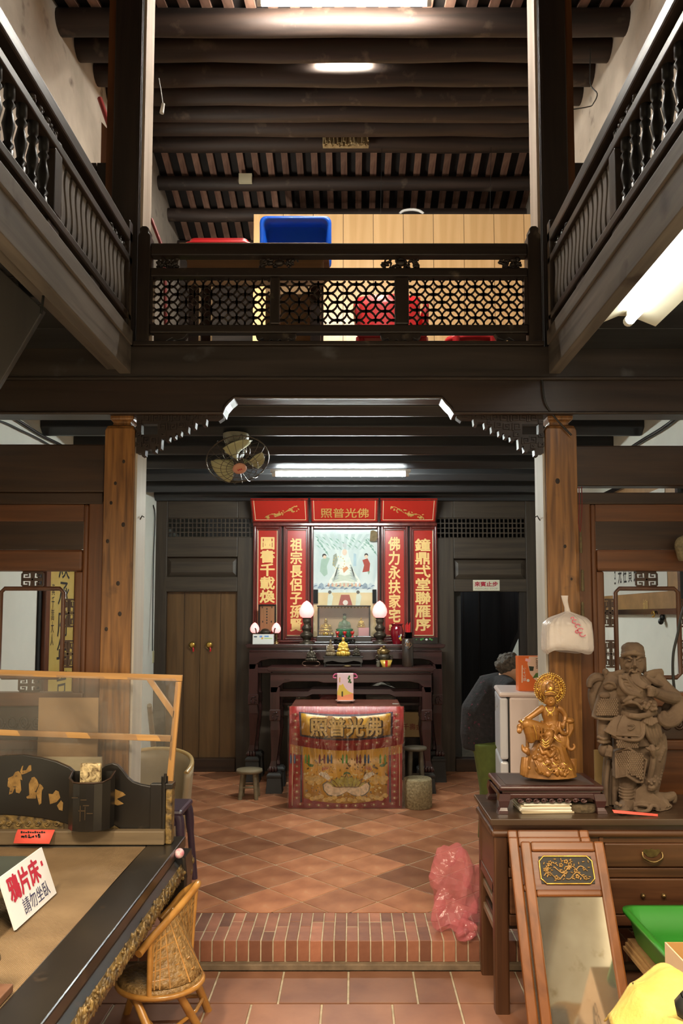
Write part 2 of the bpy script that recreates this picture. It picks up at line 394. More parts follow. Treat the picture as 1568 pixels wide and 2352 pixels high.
# ---- roof: boards, purlins (round logs) and rafters
rf = struct('ceiling', G().prism([V((XL-0.2, -1.8, 4.25)), V((XL-0.2, 7.3, 6.53)), V((XL-0.2, 9.0, 6.05)), V((XL-0.2, 9.0, 6.15)), V((XL-0.2, 7.3, 6.63)), V((XL-0.2, -1.8, 4.35))], (XR-XL+0.4, 0, 0)),
            mat('roof_underside', (0.016, 0.012, 0.010), 0.8, var=0.3, scale=5))
PUR = [(3.98, 5.50), (4.40, 5.70), (4.95, 5.774), (5.3, 5.859), (5.7, 5.952), (6.0, 6.008), (6.35, 6.099), (6.7, 6.198), (7.15, 6.325), (7.64, 6.20), (8.07, 6.09), (8.55, 5.97),
       (3.5, 5.34), (2.9, 5.19), (2.3, 5.04), (1.7, 4.89), (1.1, 4.74), (0.5, 4.59)]
for y, zb in PUR:
    r = 0.088 if y < 7.5 else 0.07
    pts = [V((XL + (XR-XL)*q/8, y + r + random.uniform(-0.008, 0.008), zb + r + random.uniform(-0.006, 0.006))) for q in range(9)]
    G().tube(pts, r, 14).build('purlin', ROOFW('x'), rf)
raf = None
M_RAF = wood('rafter_wood', (0.13, 0.065, 0.045), (0.26, 0.15, 0.105), 'y', 0.6, 16, rnd=0.3)
for k in range(26):
    x = XL + 0.09 + k*0.153
    g = G().prism([V((0, 7.3, 6.475)), V((0, 9.0, 6.0)), V((0, 9.0, 6.03)), V((0, 7.3, 6.51))], (0.066, 0, 0))
    if raf is None: raf = g.build('rafter', M_RAF, rf); raf.location = (x, 0, 0)
    else: copy_obj(raf, (x, 0, random.uniform(-0.006, 0.006)), rf)
raf2 = None
for k in range(26):
    x = XL + 0.09 + k*0.153
    g = G().prism([V((0, 0.0, 4.675)), V((0, 7.3, 6.50)), V((0, 7.3, 6.53)), V((0, 0.0, 4.705))], (0.066, 0, 0))
    if raf2 is None: raf2 = g.build('rafter', M_RAF, rf); raf2.location = (x, 0, 0)
    else: copy_obj(raf2, (x, 0, 0), rf)
struct('wall_back.001', G().box(XL, XR, 8.72, 8.8, 3.0, 6.15), wood('upper_back_boards', (0.02, 0.014, 0.01), (0.05, 0.034, 0.025), 'x', 0.6, 12))

# ---- upper storey floor over the back room, with log beams; galleries at both sides
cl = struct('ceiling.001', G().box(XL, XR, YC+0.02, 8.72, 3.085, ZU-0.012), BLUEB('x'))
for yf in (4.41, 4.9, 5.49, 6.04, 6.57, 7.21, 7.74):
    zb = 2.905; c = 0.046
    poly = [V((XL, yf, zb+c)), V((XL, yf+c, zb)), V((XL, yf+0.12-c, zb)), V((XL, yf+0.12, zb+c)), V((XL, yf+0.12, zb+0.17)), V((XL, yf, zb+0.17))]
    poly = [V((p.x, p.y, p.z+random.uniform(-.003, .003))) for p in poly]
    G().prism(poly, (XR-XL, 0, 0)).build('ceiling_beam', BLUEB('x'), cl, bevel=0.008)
fu = struct('floor.002', G().box(XL, XR, YC+0.13, 4.25, ZU-0.011, ZU), DARK('x'))
for k in range(10):
    y = 4.25 + k*0.45
    G().box(XL, XR, y, y+0.44, ZU-0.011, ZU).build('floor_plank', DARK('x'), fu)
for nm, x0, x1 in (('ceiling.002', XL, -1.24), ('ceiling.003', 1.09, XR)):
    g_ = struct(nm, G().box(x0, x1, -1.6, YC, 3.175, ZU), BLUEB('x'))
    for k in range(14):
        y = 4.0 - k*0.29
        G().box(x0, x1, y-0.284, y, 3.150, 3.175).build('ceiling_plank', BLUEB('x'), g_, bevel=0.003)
    for k in range(4):
        y = 0.2 + k*1.0
        if nm == 'ceiling.003' and k >= 2: continue
        G().box(x0, x1, y, y+0.08, 3.09, 3.15).build('ceiling_beam', BLUEB('x'), g_, bevel=0.006)
# gallery edge beams
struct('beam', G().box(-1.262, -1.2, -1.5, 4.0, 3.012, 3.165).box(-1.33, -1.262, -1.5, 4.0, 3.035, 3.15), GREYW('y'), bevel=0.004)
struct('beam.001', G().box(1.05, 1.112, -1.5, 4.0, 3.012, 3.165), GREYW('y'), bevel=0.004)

# ---- cross beams in front of the back room
DB = DARK('x')
struct('beam.002', G().box(XL, XR, 4.0, 4.16, 2.99, 3.165), mat('front_beam_wood', (0.018, 0.0135, 0.0105), 0.5, col2=(0.040, 0.030, 0.024), st=AX['x'], scale=16, bump=0.2, mask=0.63, mcol=(0.10, 0.10, 0.105), mscale=3.2), bevel=0.006)
Zq = lambda py: Z(py, 4.0)
zb, za = Zq(948), Zq(912)
arch = [(XL, 2.985), (XR, 2.985), (XR, zb), (X(1046, 4.0), zb), (X(1040, 4.0), Zq(936)), (X(1030, 4.0), Zq(926)), (X(1018, 4.0), za), (X(532, 4.0), za), (X(520, 4.0), Zq(922)), (X(510, 4.0), Zq(934)), (X(506, 4.0), zb), (XL, zb)]
bb = struct('beam.003', G().prism([V((a, 4.015, b)) for a, b in arch], (0, 0.14, 0)), wood('arch_beam_wood', (0.018, 0.010, 0.0065), (0.038, 0.022, 0.015), 'x', 0.45, 18), bevel=0.004)
pth = [V((a, 4.01, b-0.004)) for a, b in (arch[2:])]
G().tube([V((p.x, 4.012, p.z+0.006)) for p in pth if XL < p.x < XR], 0.009, 6).build('bead_moulding', wood('arch_beam_wood', (0,0,0), (0,0,0), 'x'), bb)
G().box(XL, XR, 3.99, 4.02, 2.978, 2.996).build('bead_moulding', DB, bb, bevel=0.005)

# ---- columns
def column(nm, x0, x1, amber=True):
    c = struct(nm, G().rbox(x0, x1, YC, YC+0.17, 0.13, 2.73, 0.012), AMBER('z') if amber else DARK('z'), bevel=0.004)
    cx = (x0+x1)/2
    G().box(x0+0.02, x1-0.012, YC+0.012, YC+0.15, 2.775, 2.985).build('capital_block', AMBER('z'), c, bevel=0.012)
    g = G()
    for dz, ins in ((2.73, 0.008), (2.745, 0.03), (2.765, 0.03), (2.79, 0.012)):
        g.v += []
    rings = [[V((x0+i, YC+i, z)), V((x1-i, YC+i, z)), V((x1-i, YC+0.165-i, z)), V((x0+i, YC+0.165-i, z))] for z, i in ((2.72, 0.002), (2.742, 0.010), (2.752, 0.032), (2.766, 0.034), (2.785, 0.018))]
    G().loft(rings, smooth=False).build('capital_neck', AMBER('z'), c, bevel=0.003)
    return c
cL = column('column', X(234, YC), X(303, YC)); cR = column('column.001', X(1257, YC), X(1330, YC))
M_PALE = wood('lit_limewash_board', (0.40, 0.36, 0.30), (0.56, 0.52, 0.46), 'z', 0.7, 10)  # added jamb strip, limewash plus tube light on inner face put into colour
xi = X(303, YC); G().box(xi, xi+0.012, YC+0.02, YC+0.2, 0.13, 2.70).build('jamb_board', M_PALE, cL)
xi = X(1257, YC); G().box(xi-0.012, xi, YC+0.02, YC+0.2, 0.13, 2.70).build('jamb_board', M_PALE, cR)
M_BARE_LIT = wood('lit_bare_board', (0.36, 0.28, 0.21), (0.52, 0.43, 0.34), 'z', 0.65, 12)  # added strip, bare wood with upper tube's light on inner face in its colour
for nm, xa, xb, s in (('column.002', -1.35, -1.19, 1), ('column.003', 1.04, 1.20, -1)):
    c = struct(nm, G().box(xa, xb, YC+0.02, YC+0.19, 3.165, 5.52), DARK('z'), bevel=0.008)
    xe = xb if s > 0 else xa
    G().box(min(xe, xe+s*0.014), max(xe, xe+s*0.014), YC+0.035, YC+0.20, 3.165, 5.5).build('inner_board', M_BARE_LIT, c)
    for q in (0.006, 0.022):
        G().cyl((xe+s*0.004-s*0.012-s*q*0.4, YC+0.018, 3.165), (xe+s*0.004-s*0.012-s*q*0.4, YC+0.018, 5.5), 0.005, n=6).build('bead_moulding', DARK('z'), c)
    xo = xa if s > 0 else xb
    G().box(min(xo, xo-s*0.045), max(xo, xo-s*0.045), YC+0.05, YC+0.12, 3.3, 5.4).build('outer_board', BROWN('z'), c)

M_KNOT = mat('dark_knot', (0.018, 0.008, 0.004), 0.6, var=0.3)
for c_, kn in ((cL, ((255, 1155, 4), (283, 1205, 5), (247, 1243, 4.5), (271, 1340, 5), (275, 1410, 5), (244, 1445, 4.5), (284, 1060, 4), (265, 1110, 4))), (cR, ((1297, 1255, 4), (1280, 1105, 6), (1292, 1690, 3), (1312, 1330, 3)))):
    for a, b, r in kn: G().ell(P(a, b, YC+0.0005), (r*0.0023, 0.0016, r*0.0028), None, 10, 5).build('wood_knot', M_KNOT, c_)
# added dark boards beside the upper columns, darkening the gaps behind the railing slats
for nm, xa, xb in (('added_screen', XL, -1.36), ('added_screen.001', 1.21, XR)):
    w_ = struct(nm, G().box(xa, xb, 4.27, 4.285, ZU, 4.33), DARK('x'))
    for k in range(5): G().box(xa+(xb-xa)*k/5+0.003, xa+(xb-xa)*(k+1)/5-0.003, 4.25, 4.272, ZU, 4.35).build('wall_board', DARK('z'), w_)

# ---- carved stepped brackets under the beam
def bracket(nm, mir, label):
    q = lambda px, py: V(((X(px, 4.06) if not mir else X(1560-px, 4.06)), 4.06, Z(py, 4.06)))
    pts = [(307, 949), (509, 949), (509, 960), (498, 968), (496, 962), (470, 962), (468, 976), (461, 978), (459, 970), (445, 970), (443, 983), (437, 985), (435, 979), (428, 979), (427, 993), (420, 995), (418, 988), (411, 988),
           (410, 1000), (404, 1002), (402, 995), (398, 995), (397, 1006), (391, 1008), (389, 1001), (384, 1001), (383, 1012), (376, 1014), (374, 1007), (366, 1007), (365, 1030), (358, 1032), (356, 1024), (353, 1024), (352, 1038), (345, 1040), (343, 1032),
           (329, 1032), (328, 1046), (321, 1048), (319, 1041), (307, 1041)]
    b = thing(nm, label, 'bracket', V(q(307, 949)), group='carved brackets under the beam')
    W = wood('bracket_wood', (0.016, 0.009, 0.0065), (0.036, 0.022, 0.015), 'x', 0.5, 20)
    # body around the slot
    body = [V(p) for p in [q(*p) for p in pts]]
    g = G(); ins = [q(318, 974), q(318, 998), q(356, 998), q(356, 974)]
    left = [q(307, 949), q(318, 949), q(318, 1041), q(307, 1041)]
    mid1 = [q(318, 949), q(356, 949), q(356, 974), q(318, 974)]; mid2 = [q(318, 998), q(356, 998)] + [q(*p) for p in pts[33:41]] + [q(318, 1041)]
    mid2 = [q(318, 998), q(356, 998), q(356, 1024), q(353, 1024), q(352, 1038), q(345, 1040), q(343, 1032), q(329, 1032), q(328, 1046), q(321, 1048), q(319, 1041), q(318, 1041)]
    right = [q(*p) for p in [(356, 949)] + pts[1:33]]
    for pl in (left, mid1, mid2, right): g.prism(pl, (0, 0.05, 0))
    g.build('fret_board', W, b)
    g = G()
    def key(cx, cy, a, k):     # squared meander relief
        seq = [(-a, a), (-a, -a), (a, -a), (a, a*0.6), (-a*0.35, a*0.6), (-a*0.35, -a*0.3), (a*0.4, -a*0.3)]
        seq = [(cx + x*(1 if k % 2 else -1), cy + y) for x, y in seq]
        g.tube([q(x, y) + V((0, -0.003, 0)) for x, y in seq], 0.0065, 4, up=(0, 1, 0))
    for k, (cx, cy, a) in enumerate([(331, 960, 8), (352, 960, 8), (374, 960, 8), (397, 960, 8), (420, 959, 7), (443, 958, 6), (466, 956, 5), (489, 956, 4), (370, 981, 8), (392, 981, 7), (412, 977, 6), (432, 972, 4), (370, 998, 5), (331, 1011, 8), (349, 1013, 7), (331, 1026, 5), (313, 970, 4), (313, 1000, 5), (313, 1022, 5)]): key(cx, cy, a, k)
    g.build('key_fret_relief', W, b, kind='stuff')
    return b
bracket('carved_bracket', False, 'stepped key-fret bracket beneath the beam, at the left column by the fan')
bracket('carved_bracket', True, 'stepped key-fret bracket beneath the beam, at the right column above the plastic bag')

# ---- balcony railing across the back
Yr = 4.03
def xz(px, py): return V((X(px, Yr, 700), Yr, Z(py, Yr)))
br = thing('balcony_railing', 'dark lattice balcony railing across the back of the light well', 'railing', (-0.075, Yr, 3.165))
RW = RAILW('x'); RZ = RAILW('z')
def bar(g, a, b, c, d, y0=-0.025, y1=0.025): g.box(X(a, Yr, 700), X(b, Yr, 700), Yr+y0, Yr+y1, Z(d, Yr), Z(c, Yr)); return g
bar(G(), 347, 1210, 564, 592, -0.03, 0.03).build('top_rail', RW, br, bevel=0.006)
bar(G(), 347, 1210, 620, 640, -0.03, 0.03).build('second_rail', RW, br, bevel=0.006)
bar(G(), 347, 1210, 749, 768).build('bottom_rail', RW, br, bevel=0.006)
bar(G(), 312, 1243, 790, 800, -0.05, 0.05).build('base_rail', RW, br, bevel=0.004)
for a, b in ((318, 347), (1210, 1240)):
    xa, xb = X(a, Yr, 700), X(b, Yr, 700); zt = Z(527, Yr)
    poly = [V((xa, Yr-0.04, Z(790, Yr))), V((xb, Yr-0.04, Z(790, Yr))), V((xb, Yr-0.04, zt-0.05)), V((xb-0.012, Yr-0.04, zt-0.035)), V((xb-0.01, Yr-0.04, zt-0.012)), V(((xa+xb)/2+0.012, Yr-0.04, zt)), V(((xa+xb)/2-0.012, Yr-0.04, zt)), V((xa+0.01, Yr-0.04, zt-0.012)), V((xa+0.012, Yr-0.04, zt-0.035)), V((xa, Yr-0.04, zt-0.05))]
    G().prism(poly, (0, 0.08, 0)).build('end_post', RZ, br, bevel=0.005)
for a, b in ((621, 643), (906, 938)): bar(G(), a, b, 640, 749, -0.03, 0.03).build('post', RZ, br, bevel=0.008)
for a, b in ((345, 353), (1202, 1210)): bar(G(), a, b, 640, 749).build('stile', RZ, br)
def leaves(g, x0, x1, z0, z1, y, n, r, seed=1, ax='x'):
    rr = random.Random(seed)
    for _ in range(n):
        u = rr.random(); h = rr.random(); q = r*rr.uniform(0.6, 1.3)
        a = x0+(x1-x0)*u; b = z0+(z1-z0)*h
        R = Mx.Rotation(rr.uniform(0, PI), 3, 'Y' if ax == 'x' else 'X')
        if ax == 'x': g.ell((a, y, b), (q*1.6, 0.014, q*0.75), R, 8, 5)
        else: g.ell((y, a, b), (0.014, q*1.6, q*0.75), R, 8, 5)
    return g
for k, (a, b) in enumerate(((345, 404), (586, 686), (874, 972), (1152, 1212))):
    g = leaves(G(), X(a+6, Yr), X(b-6, Yr), Z(616, Yr), Z(596, Yr), Yr, 44, 0.010, k)
    if k in (1, 2): g.ell((X((a+b)/2, Yr), Yr-0.008, Z(606, Yr)), (0.028, 0.018, 0.018))
    g.build('carved_spray', RZ, br, kind='stuff')
for cx in (630, 922):
    prof = [(-48, 768), (-46, 778), (-38, 784), (-30, 780), (-27, 786), (-18, 789), (-10, 783), (0, 790), (10, 783), (18, 789), (27, 786), (30, 780), (38, 784), (46, 778), (48, 768)]
    G().prism([V((X(cx+a, Yr), Yr-0.02, Z(b, Yr))) for a, b in prof], (0, 0.04, 0)).build('scalloped_foot', RZ, br, bevel=0.004)
for a, b in ((345, 425), (1215, 1140)):
    prof = [(0, 768), (1, 768), (0.9, 780), (0.7, 785), (0.55, 779), (0.35, 788), (0.2, 791), (0, 791)]
    G().prism([V((X(a+(b-a)*u, Yr), Yr-0.02, Z(v, Yr))) for u, v in prof], (0, 0.04, 0)).build('scalloped_foot', RZ, br, bevel=0.004)
def ring(g, cx, cz, r, x0, x1, z0, z1, y, t, n=20):
    run = []
    for i in range(n+1):
        a = 2*PI*i/n; p = V((cx+r*math.cos(a), y, cz+r*math.sin(a)))
        if x0-1e-4 <= p.x <= x1+1e-4 and z0-1e-4 <= p.z <= z1+1e-4: run.append(p)
        else:
            if len(run) > 1: g.tube(run, t, 4, up=(0, 1, 0), sq=1.0)
            run = []
    if len(run) > 1: g.tube(run, t, 4, up=(0, 1, 0))
def lattice(a, b, nx, style, nm):
    x0, x1, z0, z1 = X(a, Yr, 700), X(b, Yr, 700), Z(748, Yr), Z(641, Yr); g = G()
    if style == 'square':
        p = (x1-x0)/nx; q = (z1-z0)/3
        for i in range(nx):
            for j in range(3): ring(g, x0+(i+.5)*p, z0+(j+.5)*q, p*0.53, x0, x1, z0, z1, Yr, 0.0062)
        for i in range(nx+1):
            for j in range(4): ring(g, x0+i*p, z0+j*q, p*0.53, x0, x1, z0, z1, Yr, 0.0062)
    else:
        p = (x1-x0)/nx; q = (z1-z0)/5.2
        for j in range(-1, 7):
            for i in range(-1, nx+1):
                cx = x0+(i+.5+(0.5 if j % 2 else 0))*p; cz = z0+(j+0.6)*q
                ring(g, cx, cz, p*0.52, x0, x1, z0, z1, Yr, 0.0066)
    return g.build(nm, RZ, br)
lattice(350, 621, 7, 'square', 'lattice_panel'); lattice(643, 906, 6, 'stag', 'lattice_panel'); lattice(938, 1206, 7, 'square', 'lattice_panel')

# ---- side railings with wavy slats and turned balusters
def side_rail(nm, xp, s, label):
    t = thing(nm, label, 'railing', (xp, 2.7, 3.165)); W = RAILW('y'); WZ = RAILW('z')
    y0, y1 = 0.6, 3.99
    def rb(z0, z1, a=-0.03, b=0.03): return G().box(xp-s*0.03-0.03, xp-s*0.03+0.03, y0, y1, z0, z1)
    rb(3.715, 3.785).build('top_rail', W, t, bevel=0.010); rb(3.60, 3.642).build('second_rail', W, t, bevel=0.006)
    rb(3.29, 3.33).build('bottom_rail', W, t, bevel=0.006)
    G().box(xp-s*0.03-0.04, xp-s*0.03+0.04, y0, y1, 3.165, 3.245).build('base_rail', GREYW('y'), t, bevel=0.006)
    xc = xp-s*0.03
    for ya in (2.935, 1.9, 0.9): G().box(xc-0.028, xc+0.028, ya, ya+0.075, 3.33, 3.60).build('post', WZ, t, bevel=0.006)
    g = G().box(xc-0.03, xc+0.03, 3.93, 3.99, 3.165, 3.84); g.build('end_post', WZ, t, bevel=0.01)
    for ya in (2.75, 3.7): leaves(G(), ya, ya+0.28, 3.66, 3.70, xc, 22, 0.012, int(ya*10), 'y').build('carved_spray', WZ, t, kind='stuff')
    for ya in (2.2, 2.9, 3.4): G().box(xc-0.02, xc+0.02, ya, ya+0.12, 3.245, 3.29).build('spacer_block', WZ, t, bevel=0.01)
    sl = None
    for k in range(14):
        y = 3.055 + k*0.0645
        if sl is None:
            rings = []
            for j in range(13):
                z = 3.33 + 0.27*j/12; w_ = 0.016*math.sin(2*PI*j/12)
                rings.append([V((xc-0.012, y-0.021+w_, z)), V((xc+0.012, y-0.021+w_, z)), V((xc+0.012, y+0.021+w_, z)), V((xc-0.012, y+0.021+w_, z))])
            sl = G().loft(rings, smooth=False).build('wavy_slat', GREYW('z'), t)
        else: copy_obj(sl, (0, (k)*0.0645, 0), t)
    prof = [(0.020, 3.33), (0.020, 3.36), (0.013, 3.365), (0.022, 3.38), (0.013, 3.395), (0.017, 3.42), (0.024, 3.455), (0.017, 3.49), (0.012, 3.515), (0.022, 3.53), (0.013, 3.545), (0.020, 3.555), (0.020, 3.60)]
    bl = None
    for k in range(18):
        y = 2.885 - k*0.1
        if abs(y-1.94) < 0.06: continue
        if bl is None: bl = G().lathe(prof, (xc, y, 0), 10).build('baluster', mat('black_baluster_paint', (0.006, 0.0055, 0.005), 0.4, var=0.4), t)
        else: copy_obj(bl, (0, -k*0.1, 0), t)
    return t
side_rail('balcony_railing', -1.2, 1, 'left gallery railing with wavy slats and turned balusters')
side_rail('balcony_railing', 1.05, -1, 'right gallery railing with wavy slats, above the fluorescent lamp')

# ---- back wall of the ground floor
wb = struct('wall_back', G().box(X(582, YB), X(1003, YB), YB+0.02, YB+0.08, 0.0, 3.085), BACKW('z'))
def bw(a, b, c, d, nm='wall_board', y0=0.0, y1=0.08, m=None, bev=0.006):
    return G().box(X(a, YB) if a > 0 else XL, X(b, YB) if b < 1500 else XR, YB+y0, YB+y1, Z(d, YB), Z(c, YB)).build(nm, m or BACKW('z'), wb, bevel=bev)
H = BACKW('x')
ztop = 1120
bw(-1, 383, ztop, 1775); bw(545, 584, 1233, 1775); bw(545, 584, ztop, 1190); bw(383, 545, ztop, 1190, m=H); bw(383, 545, 1233, 1279, m=H); bw(380, 545, 1325, 1359, m=H)
bw(383, 545, 1742, 1772, 'door_sill', -0.02, 0.1, DBROWN('x'))
bw(1001, 1042, 1235, 1775); bw(1001, 1042, ztop, 1190); bw(1208, 1900, ztop, 1775); bw(1042, 1208, ztop, 1190, m=H); bw(1042, 1208, 1235, 1283, m=H); bw(1042, 1208, 1330, 1359, m=H)
bw(1042, 1208, 1742, 1772, 'door_sill', -0.02, 0.1, DBROWN('x'))
for a, b, c, d in ((380, 545, 1279, 1325), (1042, 1208, 1283, 1330)):
    x0, x1, z0, z1 = X(a, YB), X(b, YB), Z(d, YB), Z(c, YB)
    G().box(x0, x1, YB+0.05, YB+0.07, z0, z1).build('recessed_panel', H, wb)
    g = G(); i = 0.05
    g.loft([[V((x0, YB+0.05, z0)), V((x1, YB+0.05, z0)), V((x1, YB+0.05, z1)), V((x0, YB+0.05, z1))], [V((x0+i, YB+0.03, z0+i)), V((x1-i, YB+0.03, z0+i)), V((x1-i, YB+0.03, z1-i)), V((x0+i, YB+0.03, z1-i))]], smooth=False).build('raised_field', H, wb)
for a, b, c, d in ((383, 582, 1190, 1233), (1003, 1208, 1190, 1235)):
    x0, x1, z0, z1 = X(a, YB), X(b, YB), Z(d, YB), Z(c, YB); g = G()
    n = 21
    for k in range(n+1): g.box(x0+(x1-x0)*k/n-0.006, x0+(x1-x0)*k/n+0.006, YB+0.02, YB+0.045, z0, z1)
    for k in range(5): g.box(x0, x1, YB+0.022, YB+0.043, z0+(z1-z0)*k/4-0.006, z0+(z1-z0)*k/4+0.006)
    g.build('transom_lattice', BACKW('z'), wb)
# closed double door with ring pulls
d1 = struct('door_1', G().box(X(378, YB), X(382, YB), YB+0.04, YB+0.09, 0.13, Z(1357, YB)), DBROWN('z'))
for a, b, hx in ((380, 459, 442), (460, 546, 481)):
    lf = G().box(X(a, YB), X(b, YB), YB+0.055, YB+0.09, 0.15, Z(1356, YB)).build('door_leaf', DOORW('z'), d1)
    mid = (a+b)/2 + 3
    c = V((X(hx, YB), YB+0.048, Z(1481, YB)))
    G().lathe([(0.034, 0), (0.034, 0.004), (0.02, 0.012), (0.006, 0.016)], c, 16, R=RX90).build('door_boss', M_GOLD, lf)
    G().tube([c + V((0.036*math.cos(2*PI*i/20), -0.012, -0.008 + 0.036*math.sin(2*PI*i/20))) for i in range(20)], 0.0045, 6, closed=True).build('ring_pull', M_BRASS, lf)
    G().tube(spline([c+V((0.01, -0.016, -0.03)), c+V((0.016, -0.02, -0.05)), c+V((0.012, -0.018, -0.07))]), 0.009, 6).build('red_tie', M_REDPL, lf)
    G().box(X(mid, YB)-0.002, X(mid, YB)+0.002, YB+0.051, YB+0.056, 0.15, Z(1357, YB)).build('plank_joint', DBROWN('z'), lf)
# open dark doorway, with the passage behind it
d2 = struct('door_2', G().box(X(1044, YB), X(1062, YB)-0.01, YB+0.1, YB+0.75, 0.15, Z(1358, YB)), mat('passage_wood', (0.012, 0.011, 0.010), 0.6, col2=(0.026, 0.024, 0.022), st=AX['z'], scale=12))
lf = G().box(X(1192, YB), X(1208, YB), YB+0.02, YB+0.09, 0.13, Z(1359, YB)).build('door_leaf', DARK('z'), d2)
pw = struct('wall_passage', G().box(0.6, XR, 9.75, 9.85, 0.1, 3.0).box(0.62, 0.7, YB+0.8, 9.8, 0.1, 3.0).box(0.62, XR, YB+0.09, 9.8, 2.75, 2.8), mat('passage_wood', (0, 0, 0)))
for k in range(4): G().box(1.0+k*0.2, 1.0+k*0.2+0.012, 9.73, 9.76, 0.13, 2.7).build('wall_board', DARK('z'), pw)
for k in range(6): G().box(XR-0.03, XR-0.001, 7.98+k*0.295, 7.98+k*0.295+0.29, 0.13, 2.75).build('wall_board', DARK('z'), pw)  # dark boards added over the white wall so the passage side reads dark
ya = 8.08
G().prism([V((X(1140, ya), ya, Z(1575, ya))), V((X(1212, ya), ya, Z(1575, ya))), V((X(1212, ya), ya, Z(1418, ya)))], (0, 0.04, 0)).build('stair_side', M_PLASTER, pw)

# ---- carved partitions beside the columns, each with a fretted opening
YP = YC + 0.03
def partition(nm, mir):
    f = (lambda px: 1559-px) if mir else (lambda px: px)
    xw = XR if mir else XL
    p = struct(nm, G().box(*sorted((X(f(0), YP), X(f(2), YP))), YP+0.03, YP+0.05, 2.05, 2.1), BROWN('z'))
    def b(a, c, u, v, n='board', y0=0.0, y1=0.06, m=None, bev=0.006):
        xa = xw if a is None else X(f(a), YP); xb = X(f(c), YP); xa, xb = sorted((xa, xb))
        return G().box(xa, xb, YP+y0, YP+y1, (0.13 if v is None else Z(v, YP)), Z(u, YP)).build(n, m or BROWN('x'), p, bevel=bev)
    b(None, 236, 1021 if not mir else 1024, 1131 if not mir else 1116, 'head_beam', -0.01, 0.09, DBROWN('x'), 0.008)
    b(None, 232, 1131, 1158, 'rail', 0.0, 0.07, DBROWN('x'))
    b(200, 234, 1150, None, 'stile', 0.005, 0.06, BROWN('z')); b(189, 201, 1158, None, 'moulded_stile', -0.005, 0.05, BROWN('z'), 0.012)
    b(-52, -70, 1150, None, 'stile', 0.005, 0.06, BROWN('z')); b(-38, -52, 1158, None, 'moulded_stile', -0.005, 0.05, BROWN('z'), 0.012)
    b(-40, 190, 1158, 1198, 'rail', 0.0, 0.05); b(-40, 190, 1262, 1312, 'rail', -0.012, 0.05, BROWN('x'), 0.014)
    x0, x1 = sorted((X(f(-40), YP), X(f(190), YP))); z0, z1 = Z(1262, YP), Z(1198, YP); i = 0.035
    G().loft([[V((x0, YP, z0)), V((x1, YP, z0)), V((x1, YP, z1)), V((x0, YP, z1))], [V((x0+i, YP+0.03, z0+i)), V((x1-i, YP+0.03, z0+i)), V((x1-i, YP+0.03, z1-i)), V((x0+i, YP+0.03, z1-i))]], smooth=False).build('sunk_panel', DBROWN('x'), p)
    # opening frame
    b(172, 190, 1312, 1600, 'opening_jamb', 0.0, 0.06, BROWN('z'), 0.01); b(-40, -22, 1312, 1600, 'opening_jamb', 0.0, 0.06, BROWN('z'), 0.01)
    b(None, 200, 1590, 1622, 'sill', -0.02, 0.06, BROWN('x'), 0.008)
    b(-40, 190, 1622, 1700, 'carved_frieze', 0.012, 0.05, DBROWN('x')); b(None, 200, 1700, 1722, 'rail', -0.01, 0.06, BROWN('x'))
    b(None, 200, 1722, None, 'lower_panel', 0.02, 0.05, BROWN('x'))
    g = G()
    for k in range(8):
        cx = -20+k*28; 
        pts = [V((X(f(cx+12*math.cos(a)*(1-a/16)), YP), YP+0.01, Z(1661+16*math.sin(a)*(1-a/16), YP))) for a in [q*0.5 for q in range(20)]]
        g.tube(pts, 0.007, 5)
    g.build('scroll_relief', DBROWN('x'), p, kind='stuff')
    # inner frame: rounded rectangle hung in the opening
    yi = YP+0.02; W = wood('fret_frame_wood', (0.075, 0.028, 0.014), (0.12, 0.05, 0.024), 'z', 0.35, 22)
    def q(px, py): return V((X(f(px), yi), yi, Z(py, yi)))
    c = 9
    rr = [(4+c, 1352), (148-c, 1352), (148, 1352+c), (148, 1556-c), (148-c, 1556), (4+c, 1556), (4, 1556-c), (4, 1352+c)]
    pth = []
    for (a, d) in rr: pth.append(q(a, d))
    G().tube(pth, 0.0125, 8, closed=True, up=(0, 1, 0)).build('inner_frame', W, p)
    FW = wood('fretwork_wood', (0.03, 0.014, 0.009), (0.06, 0.03, 0.018), 'z', 0.4, 22)
    def fret(cx, cy, wd, ht, n):
        g = G()
        for u in (-1, 1):
            for v in (-1, 1):
                ox, oy = cx+u*wd*0.26, cy+v*ht*0.26; a, e = wd*0.20, ht*0.20
                seq = [(-a, e), (-a, -e), (a, -e), (a, e*0.7), (-a*0.3, e*0.7), (-a*0.3, -e*0.2), (a*0.4, -e*0.2)]
                g.tube([q(ox+x*u, oy+y*v) for x, y in seq], 0.0065, 4, up=(0, 1, 0))
        g.tube([q(cx-wd/2, cy), q(cx+wd/2, cy)], 0.006, 4, up=(0, 1, 0)); g.tube([q(cx, cy-ht/2), q(cx, cy+ht/2)], 0.006, 4, up=(0, 1, 0))
        for v in (-1, 1): g.tube([q(cx-wd*0.45, cy+v*ht*0.48), q(cx+wd*0.45, cy+v*ht*0.48)], 0.007, 4, up=(0, 1, 0))
        for u in (-1, 1): g.tube([q(cx+u*wd*0.48, cy-ht*0.4), q(cx+u*wd*0.48, cy+ht*0.4)], 0.006, 4, up=(0, 1, 0))
        return g.build('fret_spacer', FW, p, kind='stuff')
    for cx, cy, wd, ht in ((76, 1331, 50, 34), (76, 1573, 50, 30), (161, 1408, 25, 64), (161, 1502, 25, 62), (-10, 1408, 25, 64), (-10, 1502, 25, 62)): fret(cx, cy, wd, ht, 0)
    return p
partition('wall_partition', False); partition('wall_partition.001', True)
